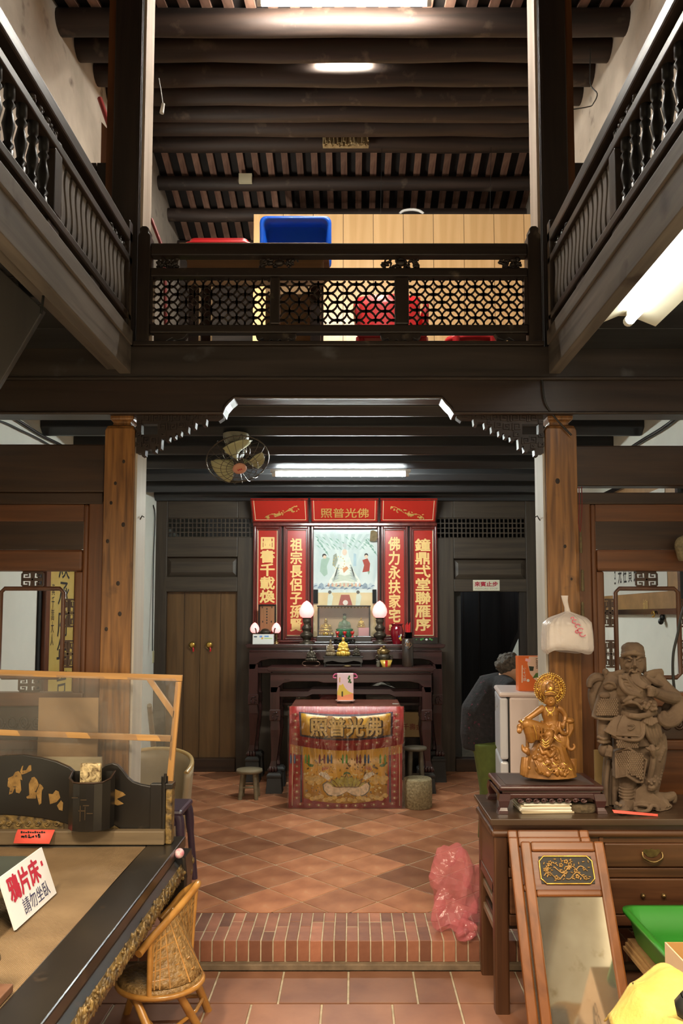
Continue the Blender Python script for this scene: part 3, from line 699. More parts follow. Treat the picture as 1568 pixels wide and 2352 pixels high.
# ================================================================ LAMPS
def tube_lamp(nm, label, p0, p1, strength, batten=None, r=0.022, col=(0.86, 0.95, 1.0), up=0.04, hang=True):
    t = thing(nm, label, 'lamp', ((V(p0)+V(p1))/2))
    e = mat('tube_light_%d' % strength + nm[-3:], (0.9, 0.95, 1.0), 0.5, var=0.01, emit=col, es=strength)
    p0, p1 = V(p0), V(p1); d = (p1-p0).normalized()
    G().cyl(p0+d*0.02, p1-d*0.02, r, n=14).build('glass_tube', e, t)
    for p, s in ((p0, 1), (p1, -1)):
        G().cyl(p-d*s*0.005, p+d*s*0.024, r*1.1, n=12).build('end_cap', M_WHITE, t)
        if hang: G().cyl(p+d*s*0.008, p+d*s*0.008+V((0, 0, up)), r*0.55, n=8).build('holder', M_WHITE, t)
    if hang: G().obox((p0+p1)/2+V((0, 0, up+0.01)), ((p1-p0).length+0.04 if abs(d.x) > 0.5 else 0.04, 0.04 if abs(d.x) > 0.5 else (p1-p0).length+0.04, 0.025)).build('batten', M_WHITE, t, bevel=0.004)
    return t
tube_lamp('tube_lamp', 'fluorescent tube under the back room beams, beside the fan', (X(625, 6.03), 6.03, 2.853), (X(938, 6.03), 6.03, 2.853), TUBE_IN, up=0.015, col=(0.90, 0.97, 0.92))
tube_lamp('tube_lamp', 'fluorescent tube up under the roof logs, at the top edge', P(592, 5, 4.70), P(988, 5, 4.70), TUBE_UP, up=0.05, col=(1.0, 0.94, 0.84))
tube_lamp('tube_lamp', 'short tube hidden between the roof logs, glare beneath', P(722, 128, 5.66), P(855, 128, 5.66), TUBE_GLOW, up=0.03, col=(1.0, 0.93, 0.80))
rl = tube_lamp('tube_lamp', 'white-shaded fluorescent tube beneath the right gallery', (1.275, 2.2, 3.075), (1.275, 3.43, 3.075), TUBE_R, up=0.05, col=(0.95, 0.98, 1.0))
M_SHADE = mat('cream_enamel', (0.62, 0.58, 0.42), 0.4, var=0.06, scale=5)
G().prism([V((1.125, 2.15, 3.075)), V((1.245, 2.15, 3.125)), V((1.30, 2.15, 3.125)), V((1.42, 2.15, 3.075)), V((1.42, 2.15, 3.07)), V((1.30, 2.15, 3.12)), V((1.245, 2.15, 3.12)), V((1.125, 2.15, 3.07))], (0, 1.33, 0)).build('shade', M_SHADE, rl)
# ================================================================ UPPER STOREY
M_LAM = wood('light_laminate', (0.70, 0.43, 0.19), (0.82, 0.54, 0.27), 'z', 0.27, 14, 0.02, rnd=0.05)
YW = 7.5
wp = struct('wall_partition.002', G().box(X(582, YW, 520)+0.002, XR, YW+0.015, YW+0.04, ZU, Z(493, YW)), M_BLACK)
edges = [582, 650, 719, 788, 857, 926, 995, 1065, 1134, 1203, 1272, 1341]
pn = None
for a, b in zip(edges[:-1], edges[1:]):
    xa, xb = X(a, YW, 520), min(X(b, YW, 520), XR)
    if xb-xa < 0.02: continue
    if pn is None or abs((xb-xa)-pw_) > 0.004:
        pn = G().box(0.0025, xb-xa-0.0025, YW, YW+0.02, ZU, Z(492, YW)).build('wood_panel', M_LAM, wp); pw_ = xb-xa; pn.location = (xa, 0, 0)
    else: copy_obj(pn, (xa, 0, 0), wp).rotation_euler = (0, 0, 0)
# white hose looped on top of the partition
hp = [P(x, y, YW+0.02) for x, y in ((918, 491), (925, 485), (938, 482), (952, 482), (964, 485), (972, 491))]
G().tube(spline(hp, 4), 0.014, 8).build('hose', M_WHITE, label='white hose looped over the top of the light wood partition', cat='hose')
# work table behind the railing
tz = Z(557, 4.95)
tb = thing('work_table', 'brown wooden table with an apron, behind the balcony railing', 'table', (X(580, 4.95, 560), 5.2, ZU))
xa, xb = X(411, 4.95, 560), X(753, 4.95, 560); TW = wood('table_oak', (0.10, 0.055, 0.02), (0.17, 0.10, 0.04), 'x', 0.5, 16)
G().box(xa, xb, 4.95, 5.5, tz-0.025, tz).build('tabletop', TW, tb, bevel=0.004)
G().box(xa+0.05, xb-0.03, 4.98, 5.0, Z(655, 4.98), tz-0.025).build('apron', wood('table_apron', (0.17, 0.085, 0.032), (0.25, 0.13, 0.05), 'x', 0.5, 16), tb)
for x in (xa+0.06, xb-0.12):
    for y in (5.0, 5.42): G().box(x, x+0.07, y, y+0.06, ZU, tz-0.025).build('leg', DBROWN('z'), tb)
G().box(xa+0.3, xa+0.8, 5.15, 5.45, ZU+0.3, ZU+0.33).box(xa+0.3, xa+0.33, 5.15, 5.45, ZU, ZU+0.3).box(xa+0.77, xa+0.8, 5.15, 5.45, ZU, ZU+0.3).build('low_bench', DBROWN('x'), label='low dark bench under the work table behind the railing', cat='bench')
def tub(nm, col, label, w_, d_, h_, M, cat='tub', flare=0.9):
    r = 0.05; o = thing(nm, label, cat, M.translation)
    def rr(w, d, z, c):
        pts = []
        for cx, cy, a0 in ((w/2-c, d/2-c, 0), (-w/2+c, d/2-c, 90), (-w/2+c, -d/2+c, 180), (w/2-c, -d/2+c, 270)):
            for k in range(5):
                a = math.radians(a0+k*22.5); pts.append(M @ V((cx+c*math.cos(a), cy+c*math.sin(a), z)))
        return pts
    f = flare; t = 0.008
    g = G().loft([rr(w_*f, d_*f, 0, r*.8), rr(w_, d_, h_, r), rr(w_+0.03, d_+0.03, h_, r), rr(w_+0.03, d_+0.03, h_-0.012, r), rr(w_+0.024, d_+0.024, h_-0.012, r), rr(w_-0.0, d_-0.0, h_-0.004, r), rr(w_-2*t, d_-2*t, h_, r), rr(w_*f-2*t, d_*f-2*t, t, r*.8)][0:3], caps=False)
    g = G().loft([rr(w_*f*0.98, d_*f*0.98, 0, r*.8), rr(w_*f, d_*f, 0.012, r*.8), rr(w_-0.004, d_-0.004, h_-0.014, r), rr(w_+0.03, d_+0.03, h_-0.014, r), rr(w_+0.03, d_+0.03, h_, r), rr(w_-2*t, d_-2*t, h_, r), rr(w_*f-2*t, d_*f-2*t, t+0.004, r*.8)])
    g.build('basin', col, o); return o
M_BLUE = mat('blue_plastic', (0.006, 0.085, 0.52), 0.3, var=0.05)
cx = X(679, 5.62, 555)
Mb = Mx.Translation((cx, 5.66, Z(556, 5.6))) @ Mx.Rotation(math.radians(96), 4, 'X') @ Mx.Translation((0, 0, -0.06))
tub('plastic_tub', M_BLUE, 'blue plastic tub standing on its side behind the work table', X(757, 5.62, 555)-X(602, 5.62, 555), Z(503, 5.6)-Z(612, 5.6), 0.12, Mb)
G().box(cx-0.22, cx+0.2, 5.55, 5.85, ZU, Z(620, 5.6)).build('carton', M_CARD, label='brown carton under the blue plastic tub, behind the table', cat='box', bevel=0.004)
Mr = Mx.Translation((X(500, 4.97, 556), 5.115, tz+0.05)) @ Mx.Rotation(PI, 4, 'X') @ Mx.Translation((0, 0, 0))
tub('plastic_tray', M_REDPL, 'red plastic tray turned over on the work table', 0.43, 0.28, 0.05, Mr, 'tray', 0.94)
# red plastic chair and basin seen through the lattice
pc = thing('plastic_chair', 'red plastic chair behind the balcony lattice', 'chair', (X(897, 5.2, 700), 5.3, ZU))
cx = X(897, 5.2, 700); hw = 0.235; sz = ZU+0.43
G().box(cx-hw, cx+hw, 5.0, 5.45, sz-0.03, sz).build('seat', M_REDPL, pc, bevel=0.015)
G().sheet(lambda u, v: V((cx+hw*(2*u-1)*(0.92+.08*v), 5.45-0.07*math.cos((u-.5)*PI)+0.08*v, sz+0.47*v)), 12, 6).build('backrest', M_REDPL, pc, solid=0.012)
for sx in (-1, 1):
    for y in (5.04, 5.42): G().tube([V((cx+sx*(hw-0.02), y, sz-0.02)), V((cx+sx*(hw+0.02), y+(0.03 if y > 5.2 else -0.03), ZU))], [0.03, 0.02], 6).build('leg', M_REDPL, pc)
    G().tube(spline([V((cx+sx*hw, 5.45, sz+0.24)), V((cx+sx*(hw+.01), 5.2, sz+0.25)), V((cx+sx*hw, 5.06, sz+0.2)), V((cx+sx*(hw-.01), 5.04, sz))]), 0.022, 8).build('armrest', M_REDPL, pc)
c2 = thing('plastic_stool', 'red plastic stool on the upper floor, right of the red chair', 'stool', (X(1084, 5.4, 780), 5.4, ZU))
x0, x1, zt = X(1018, 5.4, 780), X(1150, 5.4, 780), Z(777, 5.4); cx = (x0+x1)/2; r = (x1-x0)/2
G().lathe([(0.02, zt+0.0), (r*0.75, zt), (r*0.95, zt-0.012), (r, zt-0.04), (r*0.97, zt-0.05), (r*0.6, zt-0.05), (0.02, zt-0.05)], (cx, 5.38, 0), 20, sy=0.6).build('seat', M_REDPL, c2)
for sx in (-1, 1):
    for sy in (-1, 1): G().tube([V((cx+sx*r*0.6, 5.38+sy*r*0.4, zt-0.03)), V((cx+sx*r*0.8, 5.38+sy*r*0.5, ZU))], [0.03, 0.022], 6).build('leg', M_REDPL, c2)
G().box(X(978, 5.55, 785), X(1024, 5.55, 785), 5.55, 5.7, ZU, Z(782, 5.55)).build('storage_box', mat('slate_grey_plastic', (0.12, 0.13, 0.15), 0.5, var=0.08), label='slate grey box beside the red plastic stool upstairs', cat='box', bevel=0.006)
g = G(); gx = X(417, 4.7, 783)
g.ell((gx, 4.75, ZU+0.11), (0.055, 0.05, 0.11), None, 10, 8).ell((gx-0.03, 4.74, ZU+0.06), (0.05, 0.045, 0.06), None, 10, 8)
g.build('bag', mat('lime_plastic', (0.28, 0.62, 0.04), 0.4, var=0.1), label='lime green plastic bag on the upper floor under the table', cat='bag', remesh=0.008)
# things fixed on the roof logs
G().box(X(548, 7.6, 408), X(578, 7.6, 408), 7.60, 7.64, Z(418, 7.6), Z(398, 7.6)).build('paper_tag', mat('yellowed_card', (0.55, 0.50, 0.34), 0.7, var=0.05), label='small yellowed card stuck on a roof log above the red tray', cat='tag')
g = G(); rr_ = random.Random(4)
for k in range(80):
    x = X(742, 7.1, 322) + (X(845, 7.1, 322)-X(742, 7.1, 322))*rr_.random(); y = 7.06+0.05*rr_.random()
    g.tube([V((x, y, Z(300, 7.1))), V((x+rr_.uniform(-.02, .02), y-0.02, Z(336, 7.1)+rr_.uniform(-.02, .02)))], 0.009, 5)
bz0, bz1 = Z(335, 7.1), Z(303, 7.1); xa_, xb2 = X(741, 7.1, 322), X(846, 7.1, 322)
g.loft([[V((xa_+(xb2-xa_)*q/24+rr_.uniform(-.004, .004), 7.085+rr_.uniform(-.012, .004), z_+rr_.uniform(-.008, .008))) for q in range(25)]+[V((xb2-(xb2-xa_)*q/24, 7.14, z_)) for q in range(25)] for z_ in (bz0, bz0+0.03, (bz0+bz1)/2, bz1)], smooth=False)
g.build('straw_bundle', mat('old_straw', (0.24, 0.17, 0.08), 0.8, col2=(0.44, 0.34, 0.18), scale=22, st=(1, 1, 0.12), bump=0.6), label='pale straw bundle tied under a roof log near the ridge', cat='bundle', kind='thing')
pcx = thing('pull_switch', 'pull cord with a white switch hanging beside the left upper column', 'switch', P(372, 258, 4.3))
G().tube(spline([P(365, 180, 4.6)+V((0, 0, 0)), P(369, 205, 4.45), P(372, 225, 4.35), P(374, 240, 4.3)], 4), 0.003, 6).build('cord', M_WHITE, pcx)
G().cyl(P(375, 238, 4.3), P(371, 260, 4.3), 0.010, 0.013, 10).build('switch_body', M_WHITE, pcx)
for px, ya, yb, lb in ((877, 283, 492, 'thin string hanging from the roof logs right of the straw bundle, left of two'), (1128, 300, 485, 'thin string hanging from the roof logs nearer the right upper column')):
    G().cyl(P(px, ya, 7.2), P(px-3, yb, 7.2), 0.0022, n=5).build('string', M_BLACKW, label=lb, cat='string')
G().tube(spline([P(1356, 110, 5.0), P(1355, 190, 4.95), P(1371, 215, 4.9), P(1362, 238, 4.86), P(1352, 245, 4.8), P(1310, 252, 4.7)], 5), 0.004, 6).build('electric_wire', M_BLACKW, label='loose wire curling on the upper right plaster wall', cat='wire')
# boards and a red pole in the left gallery
G().prism([P(233, 280, 4.9), P(258, 310, 4.9), V((P(262, 520, 4.9).x, 4.9, ZU)), V((P(230, 520, 4.9).x, 4.9, ZU))], (0, 0.03, 0)).build('wooden_board', BROWN('z'), label='brown board standing behind the left upper column', cat='board')
G().tube([P(229, 226, 5.0), P(265, 330, 5.0)], 0.018, 8).build('pole', mat('red_paint', (0.28, 0.03, 0.025), 0.5, var=0.1), label='red pole leaning behind the left upper column', cat='pole')
G().tube([P(347, 503, 4.75), P(375, 575, 4.75), P(378, 600, 4.75), V((P(380, 600, 4.75).x+0.02, 4.75, ZU))], 0.012, 6).build('pole', MATS['red_paint'], label='thin red rod leaning inside the balcony, left of the red tray', cat='pole')

# ================================================================ OSCILLATING CEILING FAN
fc = P(546, 1056, 4.86); n_ = V((0.23, -0.55, -0.80)).normalized()
ux = V((0.96, 0, 0.28)); ux = (ux - n_*ux.dot(n_)).normalized(); uy = n_.cross(ux)
RF = Mx((ux, uy, n_)).transposed()
fan = thing('ceiling_fan', 'old caged fan with cream blades hanging under the beams', 'fan', fc)
M_WIRE = mat('grimy_wire', (0.10, 0.085, 0.065), 0.4, metal=0.6, var=0.3)
M_BLADE = mat('cream_fan_blade', (0.40, 0.40, 0.22), 0.45, var=0.12, scale=6)
M_FANB = mat('grimy_cream_metal', (0.30, 0.27, 0.19), 0.5, var=0.3, scale=10)
mz = 2.912; mc = V((X(542, 4.95, 1000), 4.95, mz))
G().lathe([(0.086, 0), (0.086, -0.02), (0.075, -0.055), (0.05, -0.065), (0.01, -0.065)], mc, 20).build('ceiling_mount', M_FANB, fan)
FR = 0.202
def fl_(x, y, z): return fc + RF @ V((x, y, z))
for s in (-1, 1):
    G().tube(spline([mc+V((s*0.058, 0, -0.04)), mc+V((s*0.068, -0.01, -0.12)), fl_(s*0.045, 0.02, -0.09)], 4), 0.010, 6, sq=0.6).build('yoke_arm', M_FANB, fan)
G().lathe([(0.01, -0.15), (0.045, -0.14), (0.055, -0.10), (0.05, -0.05), (0.02, -0.03), (0.012, 0.0)], fc, 16, R=RF).build('motor', mat('dark_fan_motor', (0.035, 0.03, 0.025), 0.5, var=0.2), fan)
for k in range(3):
    a0 = math.radians((200, 75, -20)[k]); g = G()
    def bl(u, v):
        a = a0 + (u-0.5)*1.25*(0.35+0.65*math.sin(min(1, v*1.15)*PI*0.62)); r = 0.035+0.138*v
        return fl_(r*math.cos(a), r*math.sin(a), 0.012 + (u-.5)*0.075*(1-0.3*v))
    G().sheet(bl, 6, 8).build('blade', M_BLADE, fan, solid=0.003)
g = G()
for k in range(22):
    a = 2*PI*k/22
    pts = [fl_(r*math.cos(a), r*math.sin(a), z) for r, z in ((0.045, 0.082), (0.11, 0.076), (0.16, 0.055), (0.195, 0.02), (FR, 0), (0.195, -0.025), (0.15, -0.06), (0.09, -0.075))]
    g.tube(spline(pts, 2), 0.0017, 4)
g.build('cage_wires', M_WIRE, fan)
for r, z, t in ((FR, 0, 0.0042), (0.12, 0.074, 0.002), (0.085, 0.08, 0.002), (0.09, -0.075, 0.003)):
    G().tube([fl_(r*math.cos(2*PI*i/36), r*math.sin(2*PI*i/36), z) for i in range(36)], t, 6, closed=True).build('cage_ring', M_WIRE, fan)
hb = G().lathe([(0.044, 0.078), (0.046, 0.086), (0.03, 0.092), (0.005, 0.093)], fc, 20, R=RF).build('hub_badge', mat('salmon_badge', (0.62, 0.30, 0.20), 0.4, var=0.05), fan)
g = G()
for k in (-1, 0, 1): g.obox(fl_(k*0.011, 0.0, 0.0945), (0.007, 0.013, 0.001), RF)
g.build('red_mark', M_REDINK, hb)
# ================================================================ ALTAR
YA = 7.80
def ax(px): return X(px, YA, 1340)
def az(py): return Z(py, YA)
def couplet(a, b, ra, rb, body, ty0, ty1, label, tw):
    t = thing('couplet_panel', label, 'panel', (ax((a+b)/2), YA+0.02, az(1470)), group='red couplet panels of the altar screen')
    x0, x1, z0, z1 = ax(a), ax(b), az(1470), az(1209)
    fw = ax(ra)-x0
    G().box(x0+0.005, x1-0.005, YA+0.012, YA+0.05, z0, z1).build('red_board', M_REDP, t)
    G().frame(x0, x1, z0, z1, YA-0.012, YA+0.05, 0.022).build('outer_frame', M_MAROON, t, bevel=0.006)
    i = 0.026; G().frame(x0+i, x1-i, z0+i, z1-i, YA, YA+0.03, 0.016).build('inner_moulding', M_MAROON, t, bevel=0.004)
    G().frame(ax(ra), ax(rb), az(1460), az(1217), YA+0.009, YA+0.014, 0.006).build('gilt_line', M_CREAM, t)
    c = V((ax((ra+rb)/2), YA+0.011, az((ty0+ty1)/2)))
    text(body, M_GOLDT, t, c, w=(ax(ra+tw)-ax(ra)), h=az(ty0)-az(ty1), vert=True, bold=0.03)
couplet(581, 646, 591, 636, '圖書千載煥', 1234, 1384, 'red couplet panel at far left of the altar screen, behind the ancestral tablet', 33)
couplet(650, 711, 654+2, 703, '祖宗長侶子孫賢', 1236, 1449, 'red couplet panel left of the deity picture, behind the left lotus lamp', 27)
couplet(875, 937, 881, 930, '佛力永扶家宅安', 1233, 1462, 'red couplet panel right of the deity picture, behind the red vase', 27)
couplet(941, 1004, 947, 995, '鐘鼎弌堂聯雁序', 1237, 1448, 'red couplet panel at far right of the altar screen, above the inlaid box', 34)
# tilted header boards
zt, zb_ = Z(1148, 7.62), Z(1200, 7.80); hd = V((0, 7.60-7.79, zt-zb_)); RH = Mx.Rotation(math.atan2(hd.z, -(-hd.y)) if False else math.atan2(hd.z, hd.y), 3, 'X')
def header(a, b, label, kind):
    x0, x1 = ax(a), ax(b); t = thing('header_board', label, 'board', ((x0+x1)/2, 7.79, zb_), group='tilted red boards above the altar screen')
    up = hd.normalized(); nr = V((0, -up.z, up.y)) if True else None
    L = hd.length
    def pt(x, u, d): return V((x, 7.79, zb_)) + up*u + nr*d
    def slab(g, xa, xb, u0, u1, d0, d1):
        vs = [pt(xa, u0, d0), pt(xb, u0, d0), pt(xb, u1, d0), pt(xa, u1, d0)]
        return g.prism(vs, nr*(d1-d0))
    slab(G(), x0, x1, 0, L, -0.02, 0).build('red_board', M_REDP, t)
    g = G(); slab(g, x0, x1, 0, 0.014, 0, 0.006); slab(g, x0, x1, L-0.01, L, 0, 0.006); slab(g, x0, x0+0.014, 0, L, 0, 0.006); slab(g, x1-0.014, x1, 0, L, 0, 0.006)
    g.build('frame', M_MAROON, t)
    g = G(); slab(g, x0+0.03, x1-0.03, 0.03, 0.035, 0, 0.002); slab(g, x0+0.03, x0+0.035, 0.03, L, 0, 0.002); slab(g, x1-0.035, x1-0.03, 0.03, L, 0, 0.002)
    g.build('gilt_line', M_CREAM, t)
    R = Mx((V((1, 0, 0)), up, nr)).transposed()
    M_DG = mat('dull_gold', (0.55, 0.33, 0.09), 0.4, var=0.15)
    if kind == 'text': text('照普光佛', M_DG, t, pt((ax(737)+ax(846))/2, L*0.42, 0.002), w=ax(846)-ax(737), R=R, bold=0.012)
    else:
        g = G(); rr = random.Random(a)
        s = 1 if kind == 'l' else -1; bx = (x0+x1)/2
        st_ = [pt(bx - s*0.16 + s*q*0.34, 0.06 + 0.13*q + 0.02*math.sin(q*9), 0.003) for q in [k/8 for k in range(9)]]
        g.tube(st_, 0.003, 4)
        for k in range(34):
            q = rr.random(); c = pt(bx - s*0.16 + s*q*0.34 + rr.uniform(-.03, .03), 0.06+0.12*q+rr.uniform(-.03, .03), 0.003)
            g.ell(c, (0.012, 0.007, 0.002), R @ Mx.Rotation(rr.uniform(0, PI), 3, 'Z'), 6, 4)
        for q in (0.1, 0.42, 0.5): g.ell(pt(bx - s*0.16 + s*q*0.3, 0.05+0.1*q, 0.003), (0.02, 0.018, 0.002), R, 8, 4)
        g.build('gilt_blossom', M_DG, t)
header(579, 709, 'tilted red header board with gilt blossoms on the left of the altar screen', 'l')
header(714, 868, 'tilted red header board with four gilt characters above the deity picture', 'text')
header(872, 1001, 'tilted red header board with gilt blossoms on the right of the altar screen', 'r')
G().box(ax(580), ax(1004), YA-0.03, YA+0.05, az(1208.8), az(1201)).build('screen_rail', M_MAROON, label='dark maroon moulded rail between header boards and couplet panels', cat='rail', bevel=0.008)
G().box(ax(580), ax(1004), YA-0.025, YA+0.05, az(1476), az(1470.3)).build('screen_rail', M_MAROON, label='dark maroon base rail under the couplet panels, behind the lotus lamps', cat='rail', bevel=0.006)
# deity picture under glass
dp = thing('deity_picture', 'framed deity picture under glass in the middle of the altar screen', 'picture', (ax(793), YA+0.02, az(1470)))
x0, x1 = ax(714), ax(872)
G().frame(x0, x1, az(1470), az(1209), YA-0.012, YA+0.05, 0.024).build('frame', M_MAROON, dp, bevel=0.006)
pr = G().box(x0+0.02, x1-0.02, YA+0.03, YA+0.045, az(1462), az(1216)).build('print', mat('pale_print', (0.56, 0.66, 0.66), 0.7, col2=(0.78, 0.83, 0.80), scale=5, st=(1, 1, 0.4), dist=2), dp)
def flat(pts, col, nm, dy, par=dp, y=YA+0.03):
    c = mat('ink_%02x%02x%02x' % tuple(int(255*q) for q in col), srgb(*[255*q for q in col]), 0.7, var=0.06, scale=20)
    return G().prism([V((ax(a), y-dy, az(b))) for a, b in pts], (0, 0.0008, 0)).build(nm, c, par)
def blob(cx, cy, rx, ry, n=12, ph=0, sq=0): return [(cx+rx*math.cos(2*PI*k/n+ph), cy+ry*math.sin(2*PI*k/n+ph)) for k in range(n)]
for k in range(9):
    xk = 722+17*k; flat([(xk, 1226), (xk+9, 1226), (790+(xk-790)*0.5+4, 1262), (790+(xk-790)*0.5, 1262)], (0.76, 0.82, 0.81), 'cloud_ray', 0.001)
flat([(778, 1280), (803, 1280), (812, 1310), (826, 1332), (828, 1345), (752, 1345), (756, 1332), (770, 1310)], (0.93, 0.94, 0.90), 'white_robe', 0.002)
flat([(784, 1262), (798, 1262), (803, 1290), (779, 1290)], (0.90, 0.93, 0.90), 'white_hood', 0.003)
flat(blob(791, 1268, 5.5, 7.5), (0.92, 0.82, 0.74), 'face', 0.004)
flat(blob(791, 1252, 5, 5), (0.78, 0.80, 0.80), 'crown', 0.003)
flat([(786, 1305), (796, 1300), (800, 1305), (789, 1316)], (0.85, 0.62, 0.45), 'sash', 0.004)
flat([(761, 1330), (776, 1318), (791, 1322), (806, 1318), (822, 1330), (815, 1338), (791, 1333), (766, 1338)], (0.82, 0.85, 0.78), 'robe_fold', 0.003)
flat(blob(790, 1344, 30, 6), (0.80, 0.80, 0.72), 'lotus_seat', 0.0045)
flat([(737, 1285), (748, 1278), (757, 1282), (750, 1300), (752, 1318), (744, 1324), (734, 1312)], (0.66, 0.76, 0.70), 'attendant', 0.002)
flat(blob(744, 1276, 5, 5), (0.25, 0.25, 0.25), 'hair', 0.003); flat(blob(745, 1279, 4, 4), (0.90, 0.80, 0.70), 'face', 0.004)
flat([(832, 1286), (844, 1282), (850, 1294), (848, 1312), (832, 1314), (836, 1298)], (0.68, 0.28, 0.24), 'attendant', 0.002)
flat(blob(841, 1275, 4.5, 5), (0.28, 0.26, 0.26), 'hair', 0.003); flat(blob(841, 1278, 4, 4), (0.90, 0.80, 0.70), 'face', 0.004)
flat([(765, 1275), (772, 1270), (775, 1285), (769, 1302), (763, 1298)], (0.62, 0.64, 0.58), 'attendant', 0.002)
flat([(812, 1270), (818, 1272), (818, 1300), (811, 1300)], (0.70, 0.80, 0.84), 'vase', 0.002)
flat([(844, 1312), (850, 1312), (846, 1320)], (0.6, 0.7, 0.6), 'robe_hem', 0.003)
for k in range(11):
    xk = 724+12.6*k; flat([(xk-7, 1352), (xk-4, 1342), (xk+1, 1338), (xk+6, 1342), (xk+7, 1352)], (0.55, 0.64, 0.70) if k % 2 else (0.74, 0.80, 0.82), 'wave', 0.003)
for k in range(10):
    xk, yk = (726+k*5 if k < 5 else 838+(k-5)*5), 1240+(k % 5)*7
    flat([(xk, yk), (xk+4, yk-3), (xk+9, yk+10), (xk+5, yk+4)], (0.50, 0.66, 0.60), 'bamboo_leaf', 0.002)
for q in range(9): flat([(754+q*9-3, 1347), (754+q*9-2, 1341), (754+q*9, 1338), (754+q*9+2, 1341), (754+q*9+3, 1347)], (0.84, 0.66, 0.56), 'seat_petal', 0.0055)
for q in range(26):
    a, b = 722+(q*37) % 140, 1230+(q*23) % 26; flat([(a, b), (a+6, b+2), (a+11, b+9), (a+5, b+5)], (0.58, 0.72, 0.66), 'willow_leaf', 0.0022)
for q in range(16):
    a, b = 724+q*8.8, 1345+(q % 3)*3; flat([(a-5, b+4), (a-2, b-1), (a+2, b-2), (a+5, b+1), (a+2, b+1), (a-1, b+2)], (0.42, 0.52, 0.62), 'wave_crest', 0.0055)
for q in range(6):
    flat([(776-q*1.5, 1296+q*6), (780, 1297+q*6), (771-q*2, 1312+q*5)], (0.72, 0.76, 0.74), 'robe_fold', 0.0045); flat([(806+q*1.5, 1296+q*6), (802, 1297+q*6), (811+q*2, 1312+q*5)], (0.72, 0.76, 0.74), 'robe_fold', 0.0045)
for q in range(14): flat(blob(778+13*math.cos(q*0.48+3.14), 1292-14*math.sin(q*0.48), 1.3, 1.6, 6), (0.86, 0.78, 0.50), 'bead', 0.005)
G().box(ax(720), ax(864), YA+0.018, YA+0.026, az(1463), az(1361)).build('lower_print', mat('ochre_print', (0.62, 0.45, 0.20), 0.6, col2=(0.74, 0.60, 0.34), scale=6), dp)
yl = YA+0.018
flat([(777, 1390), (783, 1366), (802, 1366), (809, 1390)], (0.62, 0.22, 0.16), 'red_robe', 0.002, y=yl); flat(blob(793, 1384, 6, 6), (0.9, 0.85, 0.8), 'face', 0.003, y=yl)
for xk, s in ((757, 1), (822, -1)):
    flat([(xk-6, 1392), (xk-4, 1366), (xk+4, 1362), (xk+8, 1370), (xk+4, 1392)], (0.82, 0.84, 0.78), 'attendant', 0.002, y=yl); flat(blob(xk, 1354+6, 4, 4), (0.2, 0.2, 0.2), 'hair', 0.003, y=yl)
G().box(ax(720), ax(730), YA-0.005, YA+0.02, az(1386), az(1354)).build('black_post', M_BLACK, dp); G().box(ax(855), ax(864), YA-0.005, YA+0.02, az(1386), az(1354)).build('black_post', M_BLACK, dp)
G().box(x0+0.02, x1-0.02, YA+0.0125, YA+0.0135, az(1461), az(1217)).build('glass_pane', clear('picture_glass'), dp)
G().prism([V((ax(a), YA-0.018, az(b))) for a, b in ((851, 1220), (857, 1218), (866, 1222), (867, 1236), (862, 1244), (849, 1243))], (0, 0.012, 0)).build('cloth_scrap', mat('khaki_cloth', (0.20, 0.15, 0.08), 0.9, var=0.2, scale=30), label='khaki cloth scrap hanging on the deity picture frame', cat='cloth')

